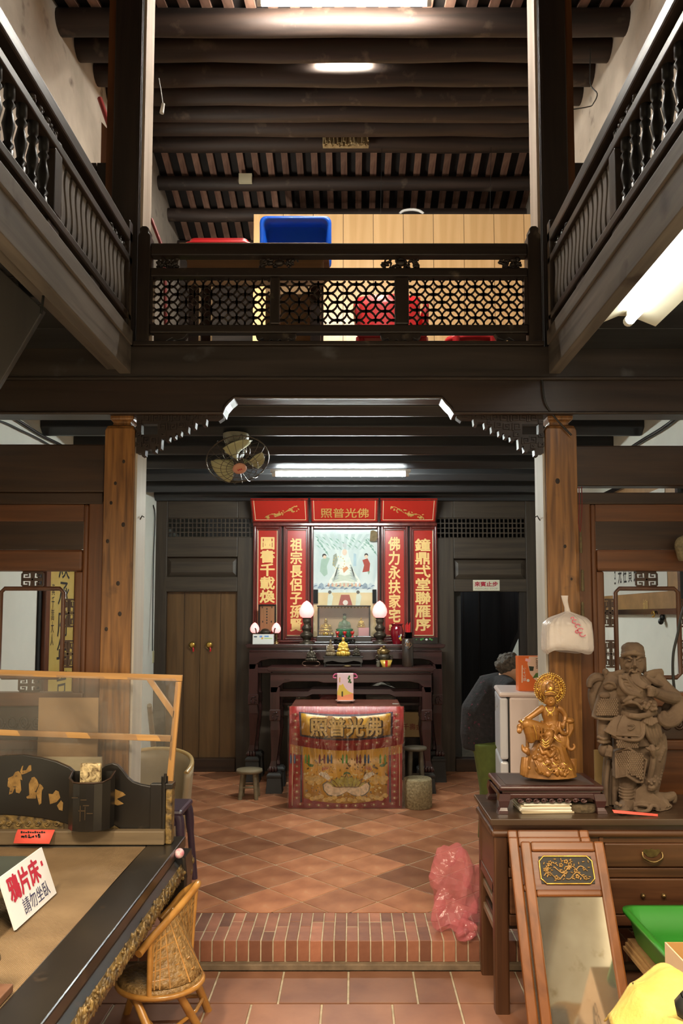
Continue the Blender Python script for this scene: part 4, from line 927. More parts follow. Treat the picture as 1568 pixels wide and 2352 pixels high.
# ---- altar tables with carved cabriole legs
def altar_table(label, yf, yb, pxl, pxr, ytop, yap, lpx, yknee, yfoot, ystr, hump):
    zt = Z(ytop, yf); f = lambda px: X(px, yf, 1560); z = lambda py: Z(py, yf)
    x0, x1 = f(pxl), f(pxr); t = thing('altar_table', label, 'table', ((x0+x1)/2, (yf+yb)/2, 0.13)); W = ROSE('x'); WZ = ROSE('z')
    th = 0.036
    prof = [V((x0, yf, zt-th*0.35)), V((x0+0.02, yf, zt-th)), V((x1-0.02, yf, zt-th)), V((x1, yf, zt-th*0.35)), V((x1-0.006, yf, zt)), V((x0+0.006, yf, zt))]
    G().prism(prof, (0, yb-yf, 0)).build('tabletop', W, t, bevel=0.006)
    G().box(x0+0.05, x1-0.05, yf+0.03, yb-0.03, z(yap)+0.0, zt-th).build('waist', W, t)
    G().box(x0+0.035, x1-0.035, yf+0.015, yb-0.015, z(yap)-0.002, z(yap)+0.014).build('waist_bead', W, t, bevel=0.006)
    # apron with curved ends
    xa, xb, zu, zl = x0+0.035, x1-0.035, z(yap), z(yap+17); c = 0.07
    poly = [(xa, zu), (xb, zu), (xb, zl-0.10), (xb-0.06, zl-0.10), (xb-0.075, zl-0.05), (xb-0.12, zl-0.015), (xb-0.2, zl), ((xa+xb)/2+0.3, zl), ((xa+xb)/2+0.25, zl-0.012), ((xa+xb)/2-0.25, zl-0.012), ((xa+xb)/2-0.3, zl), (xa+0.2, zl), (xa+0.12, zl-0.015), (xa+0.075, zl-0.05), (xa+0.06, zl-0.10), (xa, zl-0.10)]
    for y in (yf+0.02, yb-0.05): G().prism([V((a, y, b)) for a, b in poly], (0, 0.03, 0)).build('apron', W, t, bevel=0.005)
    for s, xx in ((1, xa+0.15), (-1, xb-0.15)):
        g = G()
        for k in (-1, 1): g.tube([V((xx+k*0.014+0.011*math.cos(a)*(1-a/9), yf+0.016, zl+0.018+0.011*math.sin(a)*(1-a/9))) for a in [q*0.6 for q in range(12)]], 0.0035, 4)
        g.build('scroll_carving', W, t)
    for s, xe in ((1, xa), (-1, xb)):
        for y in (yf+0.02, yb-0.09):
            w_ = (f(lpx[1])-f(lpx[0])); rings = []
            zk, zf = z(yknee), z(yfoot)
            seq = [(zl-0.05, 0.0, w_), (zk+0.02, 0.0, w_), (zk+0.015, -0.004, w_+0.012), (zk-0.075, -0.004, w_+0.012), (zk-0.08, 0.004, w_-0.004), (zk-0.16, 0.004, w_+0.004), (zk-(zk-zf)*0.65, 0.012, w_*0.72), (zk-(zk-zf)*0.82, 0.010, w_*0.6), (zf+0.05, -0.004, w_*0.75), (zf+0.02, -0.022, w_*1.0), (zf, -0.016, w_*0.85)]
            for zz, dx, ww in seq:
                xo = xe + s*dx; a0, a1 = sorted((xo, xo+s*ww)); d_ = 0.065*ww/w_; yo = y+0.0325
                rings.append([V((a0, yo-d_/2, zz)), V((a1, yo-d_/2, zz)), V((a1, yo+d_/2, zz)), V((a0, yo+d_/2, zz))])
            lg = G().loft(rings, smooth=False).build('leg', WZ, t, bevel=0.008)
            xm = xe+s*w_/2
            if y < yf+0.1:
                g = G()
                leaves(g, xm-w_*0.4, xm+w_*0.4, zk-0.065, zk+0.005, y-0.002, 10, 0.009, 3)
                for k in range(5): g.tube([V((xm-w_*0.3*math.cos(q*PI/4), y+0.004, zk-0.13-k*0.028+0.02*math.sin(q*PI/4))) for q in range(5)], 0.0035, 4)
                g.build('knee_carving', WZ, lg)
                g = G()
                for k in range(3): g.ell((xm-s*0.012+ (k-1)*w_*0.3, y-0.006, zf+0.025), (w_*0.2, 0.014, 0.028), None, 8, 6)
                g.build('claw', WZ, lg)
            bz = zf
            G().loft([[V((xm-hw, y+0.03-hw, zz)), V((xm+hw, y+0.03-hw, zz)), V((xm+hw, y+0.03+hw, zz)), V((xm-hw, y+0.03+hw, zz))] for hw, zz in ((w_*0.85, 0.13), (w_*0.72, bz-0.045), (w_*0.78, bz-0.04), (w_*0.78, bz-0.02), (w_*0.6, bz-0.005), (w_*0.6, bz+0.002))], smooth=False).build('block_foot', mat('dark_block', (0.028, 0.026, 0.024), 0.6, var=0.2), t, bevel=0.004)
    zs0, zs1 = z(ystr+13), z(ystr)
    h_ = 0.022 if hump else 0
    poly = [(xa+0.03, zs0), (xa+0.03, zs1), (xa+0.34, zs1), (xa+0.37, zs1+h_), (xb-0.37, zs1+h_), (xb-0.34, zs1), (xb-0.03, zs1), (xb-0.03, zs0), (xb-0.33, zs0), (xb-0.38, zs0+h_), (xa+0.38, zs0+h_), (xa+0.33, zs0)]
    for y in (yf+0.035, yb-0.08): G().prism([V((a, y, b)) for a, b in poly], (0, 0.035, 0)).build('stretcher', W, t, bevel=0.005)
    return t, zt
at2, ZT2 = altar_table('tall rosewood altar table against the red altar screen', 7.36, 7.74, 562, 1024, 1480, 1497, (558, 579), 1600, 1738, 1534, False)
at1, ZT1 = altar_table('lower rosewood altar table in front, behind the cloth-covered table', 6.90, 7.30, 611, 1000, 1533, 1549, (607, 629), 1636, 1775, 1589, True)
G().box(X(640, 7.45), X(990, 7.45), 7.42, 7.72, Z(1614, 7.45)-0.02, Z(1614, 7.45)).build('lower_shelf', ROSE('x'), at2)
Z3 = Z(1614, 7.45)

# ---- small things on the altar
def k_(Y): return Y/1740
M_LOTUS = mat('pink_lotus_glass', (0.95, 0.45, 0.45), 0.25, var=0.03, emit=(1.0, 0.36, 0.33), es=1.5)
def lotus(px, Y, zb, rp, hp, prof, label, grp):
    k = k_(Y); c = V((X(px, Y, 1430), Y, zb)); t = thing('lotus_lamp', label, 'lamp', c, group=grp)
    hb = prof[-1][1]*k
    G().lathe([(r*k, z*k) for r, z in prof], c, 18).build('brass_base', M_BRASS if rp < 14 else M_BRONZE, t)
    b = [(0.55, 0.0), (0.85, 0.12), (1.0, 0.32), (0.95, 0.52), (0.72, 0.74), (0.4, 0.9), (0.12, 0.98), (0.02, 1.0)]
    G().lathe([(r*rp*k, hb + z*hp*k) for r, z in b], c, 20).build('bud_shade', M_LOTUS, t)
big = [(17, 0), (17, 3), (11, 6), (7, 9), (9, 12), (14, 17), (15, 21), (12, 25), (7, 28), (10, 32), (12, 36), (10, 40), (6, 44), (8, 48), (10, 54), (8, 56), (11, 60)]
lotus(704, 7.45, ZT2, 17, 39, big, 'large pink lotus lamp on a bronze stem, left of the glass case', 'large lotus lamps')
lotus(872, 7.45, ZT2, 17, 39, big, 'large pink lotus lamp on a bronze stem, right of the glass case', 'large lotus lamps')
sml = [(7, 0), (6, 3), (2.5, 5), (4, 8), (2, 12), (3.5, 15), (2, 18), (4, 22), (5.5, 24)]
lotus(585, 7.6, ZT2, 10.5, 24, sml, 'small pink lotus lamp left of the bronze censer', 'small lotus lamps')
lotus(634.5, 7.58, ZT2, 10.5, 24, sml, 'small pink lotus lamp right of the bronze censer', 'small lotus lamps')
# ancestral tablet
tp = thing('ancestral_tablet', 'brown ancestral tablet in a black frame behind the small censer', 'tablet', (X(613, 7.66), 7.7, ZT2))
f = lambda px: X(px, 7.68, 1420); z = lambda py: Z(py, 7.68)
G().box(f(597), f(630), 7.685, 7.70, z(1450), z(1391)).build('tablet_face', wood('tablet_wood', (0.26, 0.115, 0.05), (0.34, 0.16, 0.07), 'z', 0.4, 20), tp)
G().frame(f(593), f(634), ZT2, z(1388), 7.67, 7.71, 0.016).build('frame', M_LACQ, tp, bevel=0.006)
g = G()
for k in range(6): g.box(f(612.5)-0.006, f(612.5)+0.006, 7.683, 7.686, z(1400+k*6.5), z(1397+k*6.5))
for a, b in ((602, 1395), (624, 1395), (603, 1428), (623, 1428)): g.box(f(a)-0.005, f(a)+0.005, 7.683, 7.686, z(b+2), z(b-2))
g.build('ink_marks', M_INK, tp, kind='stuff')
cb = thing('censer', 'small bronze censer with two handles between the small lotus lamps', 'censer', (X(610, 7.5), 7.5, ZT2)); k = k_(7.5)*0.97; c = V((X(610, 7.5), 7.5, ZT2))
G().lathe([(9*k, 8*k), (12*k, 12*k), (10*k, 22*k), (13*k, 26*k), (14*k, 29*k), (11*k, 31*k), (8*k, 34*k), (1*k, 36*k)], c, 16).build('bowl', M_BRONZE, cb)
for s in (-1, 1):
    G().tube(spline([c+V((s*12*k, 0, 22*k)), c+V((s*20*k, 0, 24*k)), c+V((s*22*k, 0, 33*k)), c+V((s*30*k*0.8, 0, 37*k))], 3), 1.6*k, 6).build('handle', M_BRONZE, cb)
    G().cyl(c+V((s*9*k, -4*k, 0)), c+V((s*8*k, -3*k, 11*k)), 2.5*k, n=8).build('foot', M_BRONZE, cb)
bx = thing('flat_box', 'flat white carton with blue and yellow print, front left on the tall altar table', 'box', (X(604, 7.42), 7.4, ZT2))
G().box(X(580, 7.38, 1460), X(628, 7.38, 1460), 7.38, 7.44, ZT2, Z(1457, 7.38)).build('carton', M_WHITE, bx, bevel=0.002)
for a, b, c_, d, cc in ((583, 590, 1461, 1464, (0.3, 0.34, 0.4)), (596, 602, 1460, 1464, (0.45, 0.6, 0.85)), (600, 604, 1464, 1468, (0.9, 0.7, 0.3)), (607, 617, 1460, 1463, (0.4, 0.62, 0.85)), (607, 625, 1465.5, 1467, (0.7, 0.85, 0.4))):
    G().box(X(a, 7.38, 1460), X(b, 7.38, 1460), 7.3785, 7.381, Z(d, 7.38), Z(c_, 7.38)).build('print', mat('print_%d%d' % (a, c_), srgb(*[255*q for q in cc]), 0.5, var=0.02), bx)
# glass display case with figures
dc = thing('display_case', 'black-framed glass case with small figures in front of the deity picture', 'case', (X(789, 7.55), 7.6, ZT2))
f = lambda px, Y=7.58: X(px, Y, 1430); z = lambda py, Y=7.58: Z(py, Y)
x0, x1, zc0, zc1 = f(729), f(850), z(1461), z(1392)
G().box(x0-0.03, x1+0.03, 7.565, 7.745, ZT2, ZT2+0.018).box(x0-0.01, x1+0.01, 7.57, 7.74, ZT2+0.018, zc0).build('plinth', M_LACQ, dc, bevel=0.004)
g = G()
for xx in (x0, x1-0.012):
    for yy in (7.575, 7.728): g.box(xx, xx+0.012, yy, yy+0.012, zc0, zc1)
g.build('corner_posts', M_LACQ, dc); G().box(x0-0.006, x1+0.006, 7.57, 7.745, zc1-0.006, zc1+0.006).build('lid', M_LACQ, dc, bevel=0.003)
G().box(x0+0.01, x1-0.01, 7.735, 7.74, zc0, zc1).build('back_panel', mat('tan_panel', (0.40, 0.26, 0.14), 0.25, var=0.1, scale=4), dc)
G().box(x0+0.012, x1-0.012, 7.578, 7.580, zc0, zc1-0.006).build('front_glass', MATS['picture_glass'], dc)
g = G()
for q in range(16): g.box(x0+(x1-x0)*q/15.99, x0+(x1-x0)*(q+0.5)/15.99, 7.57, 7.575, zc1-0.02, zc1-0.008)
g.build('fret_edge', M_BRASS, dc)
def figure(nm, px, Y, zb, hp, wp, m, label, cat='figurine', base=True, group=None, head=None):
    """a seated robed figure, one smooth body, on a lotus base"""
    k = k_(Y); c = V((X(px, Y, 1450), Y, zb)); h = hp*k; w_ = wp*k
    t = thing(nm, label, cat, c, group=group); g = G()
    g.ell(c+V((0, 0, h*0.33)), (w_*0.5, w_*0.36, h*0.12)); g.ell(c+V((0, w_*0.05, h*0.5)), (w_*0.3, w_*0.22, h*0.24))
    g.ell(c+V((0, 0, h*0.83)), (w_*0.14, w_*0.15, h*0.105)); g.ell(c+V((0, 0, h*0.95)), (w_*0.07, w_*0.07, h*0.05)); g.cyl(c+V((0, 0, h*0.68)), c+V((0, 0, h*0.8)), w_*0.08)
    for s in (-1, 1):
        g.tube([c+V((s*w_*0.26, 0, h*0.63)), c+V((s*w_*0.36, -w_*0.1, h*0.46)), c+V((s*w_*0.05, -w_*0.3, h*0.42))], [w_*0.09, w_*0.10, w_*0.06], 8)
        g.ell(c+V((s*w_*0.3, -w_*0.15, h*0.3)), (w_*0.24, w_*0.2, h*0.075))
    g.build('body', m, t, remesh=max(0.003, h*0.022), smooth=2)
    if base:
        g = G(); g.lathe([(w_*0.42, 0), (w_*0.5, h*0.03), (w_*0.5, h*0.2), (w_*0.42, h*0.24)], c, 18, sy=0.8)
        for q in range(14):
            a = 2*PI*q/14; g.ell(c+V((w_*0.5*math.cos(a), w_*0.4*math.sin(a), h*0.11)), (w_*0.11, w_*0.11, h*0.1), None, 8, 6)
        g.build('lotus_base', m, t)
    if head: G().ell(c+V((0, 0, h*0.96)), (w_*0.12, w_*0.12, h*0.06)).build('topknot', head, t)
    return t
figure('figurine', 748, 7.64, zc0, 40, 32, M_GOLD, 'gilt seated figure at the left inside the glass case')
figure('figurine', 791, 7.68, zc0, 50, 34, mat('dull_green_glaze', (0.10, 0.16, 0.08), 0.4, var=0.4, scale=14), 'dark-headed seated figure in the middle of the glass case', head=M_BLACK)
G().box(f(823), f(849), 7.60, 7.66, zc0, z(1442)).build('paper_box', mat('pink_paper', (0.75, 0.32, 0.33), 0.6, var=0.04), label='pink paper box inside the glass case at the right', cat='box', bevel=0.002)
figure('figurine', 829, 7.63, z(1442), 24, 16, M_GOLD, 'small gilt figure on the pink box in the glass case')
cs = thing('cup_stand', 'black scroll-ended stand holding three red cups before the case', 'stand', (X(791, 7.41), 7.41, ZT2)); k = k_(7.41); c = V((X(791, 7.41), 7.41, ZT2))
G().prism([c+V((a*k, -0.03, b*k)) for a, b in ((-30, 20), (-28, 14), (-24, 12), (24, 12), (28, 14), (30, 20), (27, 19), (24, 16), (-24, 16), (-27, 19))], (0, 0.06, 0)).build('scroll_top', M_LACQ, cs)
g = G(); leaves(g, c.x-22*k, c.x+22*k, ZT2+0.012, ZT2+0.045, 7.395, 22, 0.010, 5).build('pierced_apron', M_LACQ, cs)
for s in (-1, 1): G().tube([c+V((s*20*k, 0, 13*k)), c+V((s*23*k, 0, 5*k)), c+V((s*21*k, 0, 0))], [3*k, 2*k, 3*k], 6).build('foot', M_LACQ, cs)
M_REDC = mat('red_porcelain', (0.5, 0.025, 0.02), 0.2, var=0.04)
cup = None
for i, px in enumerate((775, 791.5, 809)):
    c3 = V((X(px, 7.41), 7.41, ZT2+16*k)); lb = ('left red cup on the black scroll stand', 'middle red cup on the black scroll stand', 'right red cup on the black scroll stand')[i]
    G().lathe([(3.2*k, 0), (3*k, 1*k), (1.1*k, 3*k), (1.3*k, 5*k), (3.8*k, 8*k), (4.8*k, 13*k), (4.3*k, 13*k), (3.2*k, 9*k), (0.5*k, 7*k)], c3, 14).build('wine_cup', M_REDC, label=lb, cat='cup', group='red wine cups on the stand')
iu = thing('incense_urn', 'green glazed incense urn right behind the three red cups', 'urn', (X(791, 7.5), 7.5, ZT2)); c = V((X(791, 7.5), 7.5, ZT2))
M_JADE = mat('green_glaze', (0.045, 0.14, 0.07), 0.25, var=0.5, scale=14)
G().lathe([(12*k, 0), (13*k, 12*k), (19*k, 16*k), (20*k, 28*k), (18*k, 30*k), (20*k, 32*k), (20*k, 34*k), (16*k, 34*k), (15*k, 28*k)], c, 20, sy=0.55).build('urn_body', M_JADE, iu)
for q in range(5): G().cyl(c+V(((-12+6*q)*k, -8*k, 14*k)), c+V(((-12+6*q)*k, -9.5*k, 28*k)), 1.5*k).build('rib', M_JADE, iu)
# red vase with sticks, inlaid box
va = thing('vase', 'dark red porcelain vase with a painted figure, at right on the tall altar table', 'vase', (X(911, 7.48), 7.48, ZT2)); k = k_(7.48); c = V((X(911, 7.48), 7.48, ZT2))
G().lathe([(10*k, 0), (11*k, 3*k), (14.5*k, 20*k), (15.5*k, 30*k), (13.5*k, 37*k), (11.5*k, 40*k), (12*k, 43*k), (16*k, 46*k), (15*k, 46*k), (10*k, 41*k), (8*k, 36*k)], c, 22).build('body', mat('oxblood_porcelain', (0.20, 0.006, 0.014), 0.12, var=0.08, coat=0.5), va)
for a, b, r, cc in ((6, 14, 3, (0.9, 0.85, 0.4)), (8, 20, 2.4, (0.85, 0.85, 0.8)), (4, 17, 2, (0.2, 0.35, 0.6)), (8, 10, 2.5, (0.75, 0.5, 0.1))):
    G().ell(c+V((a*k, -math.sqrt(max(0, (12.5+b*0.1)**2-a*a))*k, b*k)), (r*k, 0.9*k, r*1.2*k), None, 8, 6).build('painted_figure', mat('enamel_%d' % (a*10+b), srgb(*[255*q for q in cc]), 0.3, var=0.05), va)
G().box(X(945, 7.46), X(1003, 7.46), 7.44, 7.52, ZT2, Z(1464, 7.46)).build('inlaid_box', M_LACQ, label='black lacquer box inlaid with green leaves at the right end of the tall table', cat='box', bevel=0.003)
ib = bpy.data.objects['inlaid_box']
for a, b, r, m_ in ((966, 1469, 3, 'leaf'), (970, 1467.5, 2.4, 'leaf'), (978, 1469, 3, 'petal'), (986, 1467.5, 2.6, 'leaf'), (990, 1469.5, 2.4, 'leaf'), (955, 1469, 1.8, 'leaf')):
    G().ell((X(a, 7.44), 7.439, Z(b, 7.44)), (r*k, 0.001, r*0.8*k), None, 8, 4).build('inlay', mat('green_inlay', (0.06, 0.28, 0.06), 0.3, var=0.2) if m_ == 'leaf' else M_WHITE, ib)
# things on the lower altar table
Y1 = 7.08; k = k_(Y1)
bs = thing('display_stand', 'black lacquer stand with carved apron in the middle of the lower altar table', 'stand', (X(788, Y1), Y1, ZT1))
f = lambda px: X(px, Y1, 1515); zs = ZT1+20*k
G().box(f(742), f(834), Y1-0.09, Y1+0.09, zs, zs+0.014).build('stand_top', M_LACQ, bs, bevel=0.005)
G().box(f(745), f(831), Y1-0.075, Y1+0.075, zs-0.012, zs).build('waist', M_LACQ, bs)
poly = [(744, 0), (832, 0), (832, 12), (824, 8), (812, 5), (800, 9), (788, 11), (776, 9), (764, 5), (752, 8), (744, 12)]
G().prism([V((f(a), Y1-0.085, zs-0.012-b*k*0.7)) for a, b in poly], (0, 0.012, 0)).build('carved_apron', M_LACQ, bs)
for a in (747, 829):
    for yy in (Y1-0.08, Y1+0.06): G().tube([V((f(a), yy+0.01, zs-0.02)), V((f(a), yy+0.01, ZT1+0.03)), V((f(a), yy+0.01, ZT1))], [0.012, 0.007, 0.014], 6).build('leg', M_LACQ, bs)
G().box(f(747), f(829), Y1-0.075, Y1-0.065, ZT1+0.012, ZT1+0.02).build('floor_rail', M_LACQ, bs)
M_GOLDB = mat('bright_gilt', (0.80, 0.52, 0.10), 0.3, metal=0.5, var=0.15, scale=20)
figure('figurine', 788, Y1, zs+0.014, 46, 27, M_GOLDB, 'bright gilt seated figure with a dark blue topknot on the black stand', head=mat('dark_blue', (0.02, 0.025, 0.10), 0.4, var=0.1))
figure('figurine', 759, Y1, zs+0.014, 38, 20, mat('smoky_crystal', (0.30, 0.22, 0.13), 0.1, var=0.4, scale=12, trans=0.3), 'smoky crystal figure left of the gilt one on the black stand')
G().box(f(749), f(766), Y1+0.055, Y1+0.065, zs+0.014, zs+0.014+22*k).build('card', M_WHITE, label='white card standing behind the crystal figure on the black stand', cat='card')
figure('figurine', 818, Y1, zs+0.014, 24, 16, M_BRONZE, 'tiny dark bronze figure at the right end of the black stand')
lf = thing('bronze_loop_base', 'bronze oval loop stand at the left of the lower altar table', 'stand', (X(715, Y1), Y1, ZT1)); c = V((X(715, Y1), Y1, ZT1))
G().tube([c+V((math.copysign(1, math.cos(a))*12*k+8*k*math.cos(a), 0, 5.5*k+5*k*math.sin(a))) for a in [2*PI*q/24+0.01 for q in range(24)]], 1.1*k, 6, closed=True).build('loop', mat('copper_bronze', (0.16, 0.09, 0.06), 0.35, metal=0.7, var=0.2), lf)
figure('figurine', 715, Y1, ZT1+11*k, 34, 24, M_BRONZE, 'dark bronze figure with a spire on the oval loop stand')
ce = thing('censer', 'bronze lion-lidded censer at the right of the lower altar table', 'censer', (X(881, Y1), Y1, ZT1)); c = V((X(881, Y1), Y1, ZT1))
G().lathe([(9*k, 8*k), (13*k, 12*k), (15*k, 20*k), (14*k, 25*k), (11*k, 27*k)], c, 18).build('bowl', M_BRONZE, ce)
g = leaves(G(), c.x-11*k, c.x+11*k, ZT1+27*k, ZT1+40*k, Y1, 26, 4.5*k, 8); g.ell(c+V((0, 0, 32*k)), (12*k, 9*k, 9*k)); g.ell(c+V((0, -3*k, 43*k)), (4*k, 4*k, 4*k)); g.build('lion_lid', M_BRASS, ce)
for s in (-1, 1):
    G().tube([c+V((s*(15+4*math.cos(a))*k, 0, (19+5*math.sin(a))*k)) for a in [2*PI*q/14 for q in range(14)]], 1.8*k, 6, closed=True).build('ring_handle', M_BRONZE, ce)
    G().tube([c+V((s*9*k, -3*k, 10*k)), c+V((s*13*k, -4*k, 0))], [3.5*k, 2.2*k], 8).build('foot', M_BRONZE, ce)
go = thing('gold_ingot', 'gold ingot-shaped bowl with a red stripe in front of the lion censer', 'ingot', (X(886, 6.97), 6.97, ZT1)); c = V((X(886, 6.97), 6.97, ZT1))
G().lathe([(9*k, 0), (10*k, 2*k), (14*k, 15*k), (12.5*k, 14*k), (7*k, 12*k), (1*k, 14*k)], c, 20, sy=0.7).build('bowl', M_GOLDB, go)
G().prism([c+V((a*k, -(10+4*b/15)*0.71*k-0.0015, b*k)) for a, b in ((-2.5, 1), (2.5, 1), (3, 15), (-3, 15))], (0, 0.002, 0)).build('red_stripe', M_REDPL, go)
G().lathe([(4*k, 0), (5*k, 4*k), (4*k, 10*k), (5*k, 13*k), (1*k, 14*k)], (X(868, 7.0), 7.0, ZT1), 12).build('stone_cup', mat('grey_stone', (0.12, 0.10, 0.07), 0.6, var=0.3), label='small grey stone cup left of the gold ingot', cat='cup')
bt = thing('incense_tube', 'tall black incense tube with a gold diamond emblem at the right of the lower table', 'tube', (X(935, 7.05), 7.05, ZT1)); c = V((X(935, 7.05), 7.05, ZT1)); k = k_(7.05)
G().lathe([(12.5*k, 0), (13*k, 2*k), (13*k, 62*k), (11*k, 63*k), (11*k, 50*k)], c, 22).build('tube_body', mat('smoked_black', (0.012, 0.010, 0.010), 0.35, col2=(0.05, 0.025, 0.014), scale=4), bt)
text('財', mat('emblem_gold', (0.30, 0.15, 0.06), 0.4, var=0.1), bt, c+V((0, -13.1*k, 50*k)), w=9*k, bold=0.02, name='emblem_character')
G().tube([c+V((a*k, -13.3*k, b*k)) for a, b in ((0, 60), (9, 50), (0, 40), (-9, 50))], 0.5*k, 4, closed=True).build('diamond_emblem', MATS['emblem_gold'], bt)
gl = thing('glass_tumbler', 'clear tumbler of red incense behind the black incense tube', 'tumbler', (X(936, 7.2), 7.2, ZT1)); c = V((X(936, 7.2), 7.2, ZT1)); k = k_(7.2)
G().lathe([(8*k, 0), (9*k, 2*k), (10*k, 75*k), (9.4*k, 75*k), (8.4*k, 4*k), (0.5*k, 3*k)], c, 18).build('glass_wall', M_GLASS, gl)
for q in range(6): G().cyl(c+V(((q-2.5)*1.4*k, 0, 4*k)), c+V(((q-2.5)*2*k, 0.01, (92+3*(q % 3))*k)), 0.9*k, n=5).build('incense_stick', M_REDPL, gl)
G().ell((X(797, 6.95), 6.95, ZT1+0.008), (0.04, 0.012, 0.008)).build('brass_trinket', M_BRASS, label='small flat brass trinket before the black stand', cat='trinket')
# gift bag on a plate, on the cloth-covered table
ZO = 0.963
pl = G().lathe([(10*k_(6.62), 0), (12*k_(6.62), 0.004), (22*k_(6.62), 0.022), (23*k_(6.62), 0.024), (21*k_(6.62), 0.026), (10*k_(6.62), 0.010), (0.002, 0.010)], (X(793, 6.62), 6.62, ZO), 26).build('plate', mat('pink_white_china', (0.78, 0.62, 0.56), 0.2, var=0.03), label='pinkish white plate under the pink gift bag', cat='plate')
gb = thing('gift_bag', 'pink gift bag printed with a yellow mountain, on the plate', 'bag', (X(793, 6.6), 6.6, ZO+0.012)); f = lambda px: X(px, 6.58, 1580); z = lambda py: Z(py, 6.58)
G().box(f(774), f(811.5), 6.58, 6.64, ZO+0.012, z(1547)).build('bag_body', mat('pale_pink_card', (0.86, 0.60, 0.63), 0.4, var=0.04), gb, bevel=0.002)
def fp(pts, nm, col, d=0.0008):
    m = mat('bag_' + nm, srgb(*col), 0.4, var=0.03); return G().prism([V((f(a), 6.58-d, z(b))) for a, b in pts], (0, d, 0)).build(nm, m, gb)
fp([(774.2, 1608), (774.2, 1590), (779, 1573), (783, 1574), (787, 1570), (792, 1580), (800, 1588), (811.3, 1593), (811.3, 1608)], 'yellow_mountain', (232, 196, 84))
fp([(774.2, 1608), (774.2, 1596), (785, 1599), (811.3, 1592), (811.3, 1608)], 'orange_field', (244, 150, 106), 0.0014)
fp([(784, 1588), (787.5, 1588), (787.5, 1600), (784, 1600)], 'dark_label', (70, 60, 40), 0.002); fp([(779, 1556), (781, 1556), (781, 1567), (779, 1567)], 'ochre_bar', (200, 150, 60), 0.002)
g = G()
for a, b, r in ((802, 1554, 2.2), (800, 1558, 2), (803, 1562, 2.4), (805, 1567, 2), (801, 1566, 1.8)): g.ell((f(a), 6.579, z(b)), (r*k_(6.58), 0.001, r*k_(6.58)*1.3), None, 8, 4)
g.build('green_calligraphy', mat('ink_green', (0.05, 0.16, 0.03), 0.5, var=0.5, scale=60), gb)
for s, xe in ((-1, 774), (1, 811)): G().tube(spline([V((f(xe), 6.585, z(1548))), V((f(xe+s*6), 6.575, z(1549))), V((f(xe+s*9), 6.575, z(1556))), V((f(xe+s*2), 6.57, z(1557)))], 4), 0.005, 6).build('ribbon', mat('hot_pink', (0.8, 0.13, 0.30), 0.5, var=0.05), gb)
# plastic bags on the lower shelf of the tall table
def crumple(c, rx, ry, rz, m, nm, label, seed, cat='bag', amp=0.22, **k):
    rr = random.Random(seed); dirs = [V((rr.uniform(-1, 1), rr.uniform(-1, 1), rr.uniform(-1, 1))).normalized() for _ in range(14)]; fr = [rr.uniform(3, 9) for _ in dirs]
    def fn(u, v):
        ph = -PI/2+PI*v; d = V((math.cos(ph)*math.cos(2*PI*u), math.cos(ph)*math.sin(2*PI*u), math.sin(ph)))
        s = 1+sum(math.sin(d.dot(q)*f_)*amp/5 for q, f_ in zip(dirs, fr)); zz = d.z*s*rz
        return V(c)+V((d.x*s*rx, d.y*s*ry, max(zz, -rz*0.8)))
    return G().sheet(fn, 34, 20, smooth=('pink' not in label)).build(nm, m, label=label, cat=cat, **k)
M_RBAG = film('dull_red_film', (0.30, 0.06, 0.05), 0.8, 0.25); M_GBAG = film('grey_film', (0.24, 0.21, 0.17), 0.75, 0.2); M_TBAG = film('tan_film', (0.32, 0.24, 0.16), 0.8, 0.3)
crumple((X(755, 7.5), 7.52, Z3+0.065), 0.09, 0.07, 0.08, M_RBAG, 'plastic_bag', 'dull red plastic bag on the shelf left of the gift bag', 3)
crumple((X(878, 7.5), 7.52, Z3+0.085), 0.15, 0.09, 0.105, M_GBAG, 'plastic_bag', 'grey plastic bag on the shelf right of the gift bag', 5)
crumple((X(697, 7.5), 7.52, Z3+0.04), 0.07, 0.06, 0.045, M_TBAG, 'plastic_bag', 'flat tan plastic bag at the left of the shelf', 9)

# ---- offering table with embroidered cloth under clear plastic
YO = 6.38
ot = thing('offering_table', 'square red-brown offering table under the embroidered cloth', 'table', (-0.065, 6.62, 0.13)); xo0, xo1 = -0.535, 0.405
G().box(xo0+0.01, xo1-0.01, YO+0.01, 6.88, ZO-0.04, ZO).build('tabletop', wood('red_brown_top', (0.16, 0.045, 0.03), (0.22, 0.07, 0.045), 'x', 0.25, 12, coat=0.3), ot, bevel=0.006)
for x in (xo0+0.02, xo1-0.08):
    for y in (YO+0.03, 6.8): G().box(x, x+0.06, y, y+0.06, 0.13, ZO-0.04).build('leg', ROSE('z'), ot)
G().box(X(900, 6.5), X(914, 6.5), 6.5, 6.54, ZO, ZO+0.003).build('price_card', mat('grey_card', (0.35, 0.33, 0.28), 0.5, var=0.2, scale=40), label='small grey card at the right edge of the offering table', cat='card')
tc = thing('altar_cloth', 'red and gold embroidered cloth hanging on the offering table front', 'cloth', (-0.065, YO, 0.14))
f = lambda px: X(px, YO, 1740); z = lambda py: Z(py, YO)
M_RC = mat('red_satin', (0.42, 0.03, 0.03), 0.35, var=0.15, scale=12); M_GC = mat('gold_satin', (0.60, 0.30, 0.018), 0.32, col2=(0.80, 0.44, 0.035), st=(1, 1, 0.25), scale=16, bump=0.35); M_NAVY = mat('navy_braid', (0.07, 0.045, 0.07), 0.6, var=0.3, scale=60)
def sag(a, b, u0, um, n=14): return [(a+(b-a)*q/n, u0+(um-u0)*(1-(2*q/n-1)**2)) for q in range(n+1)]
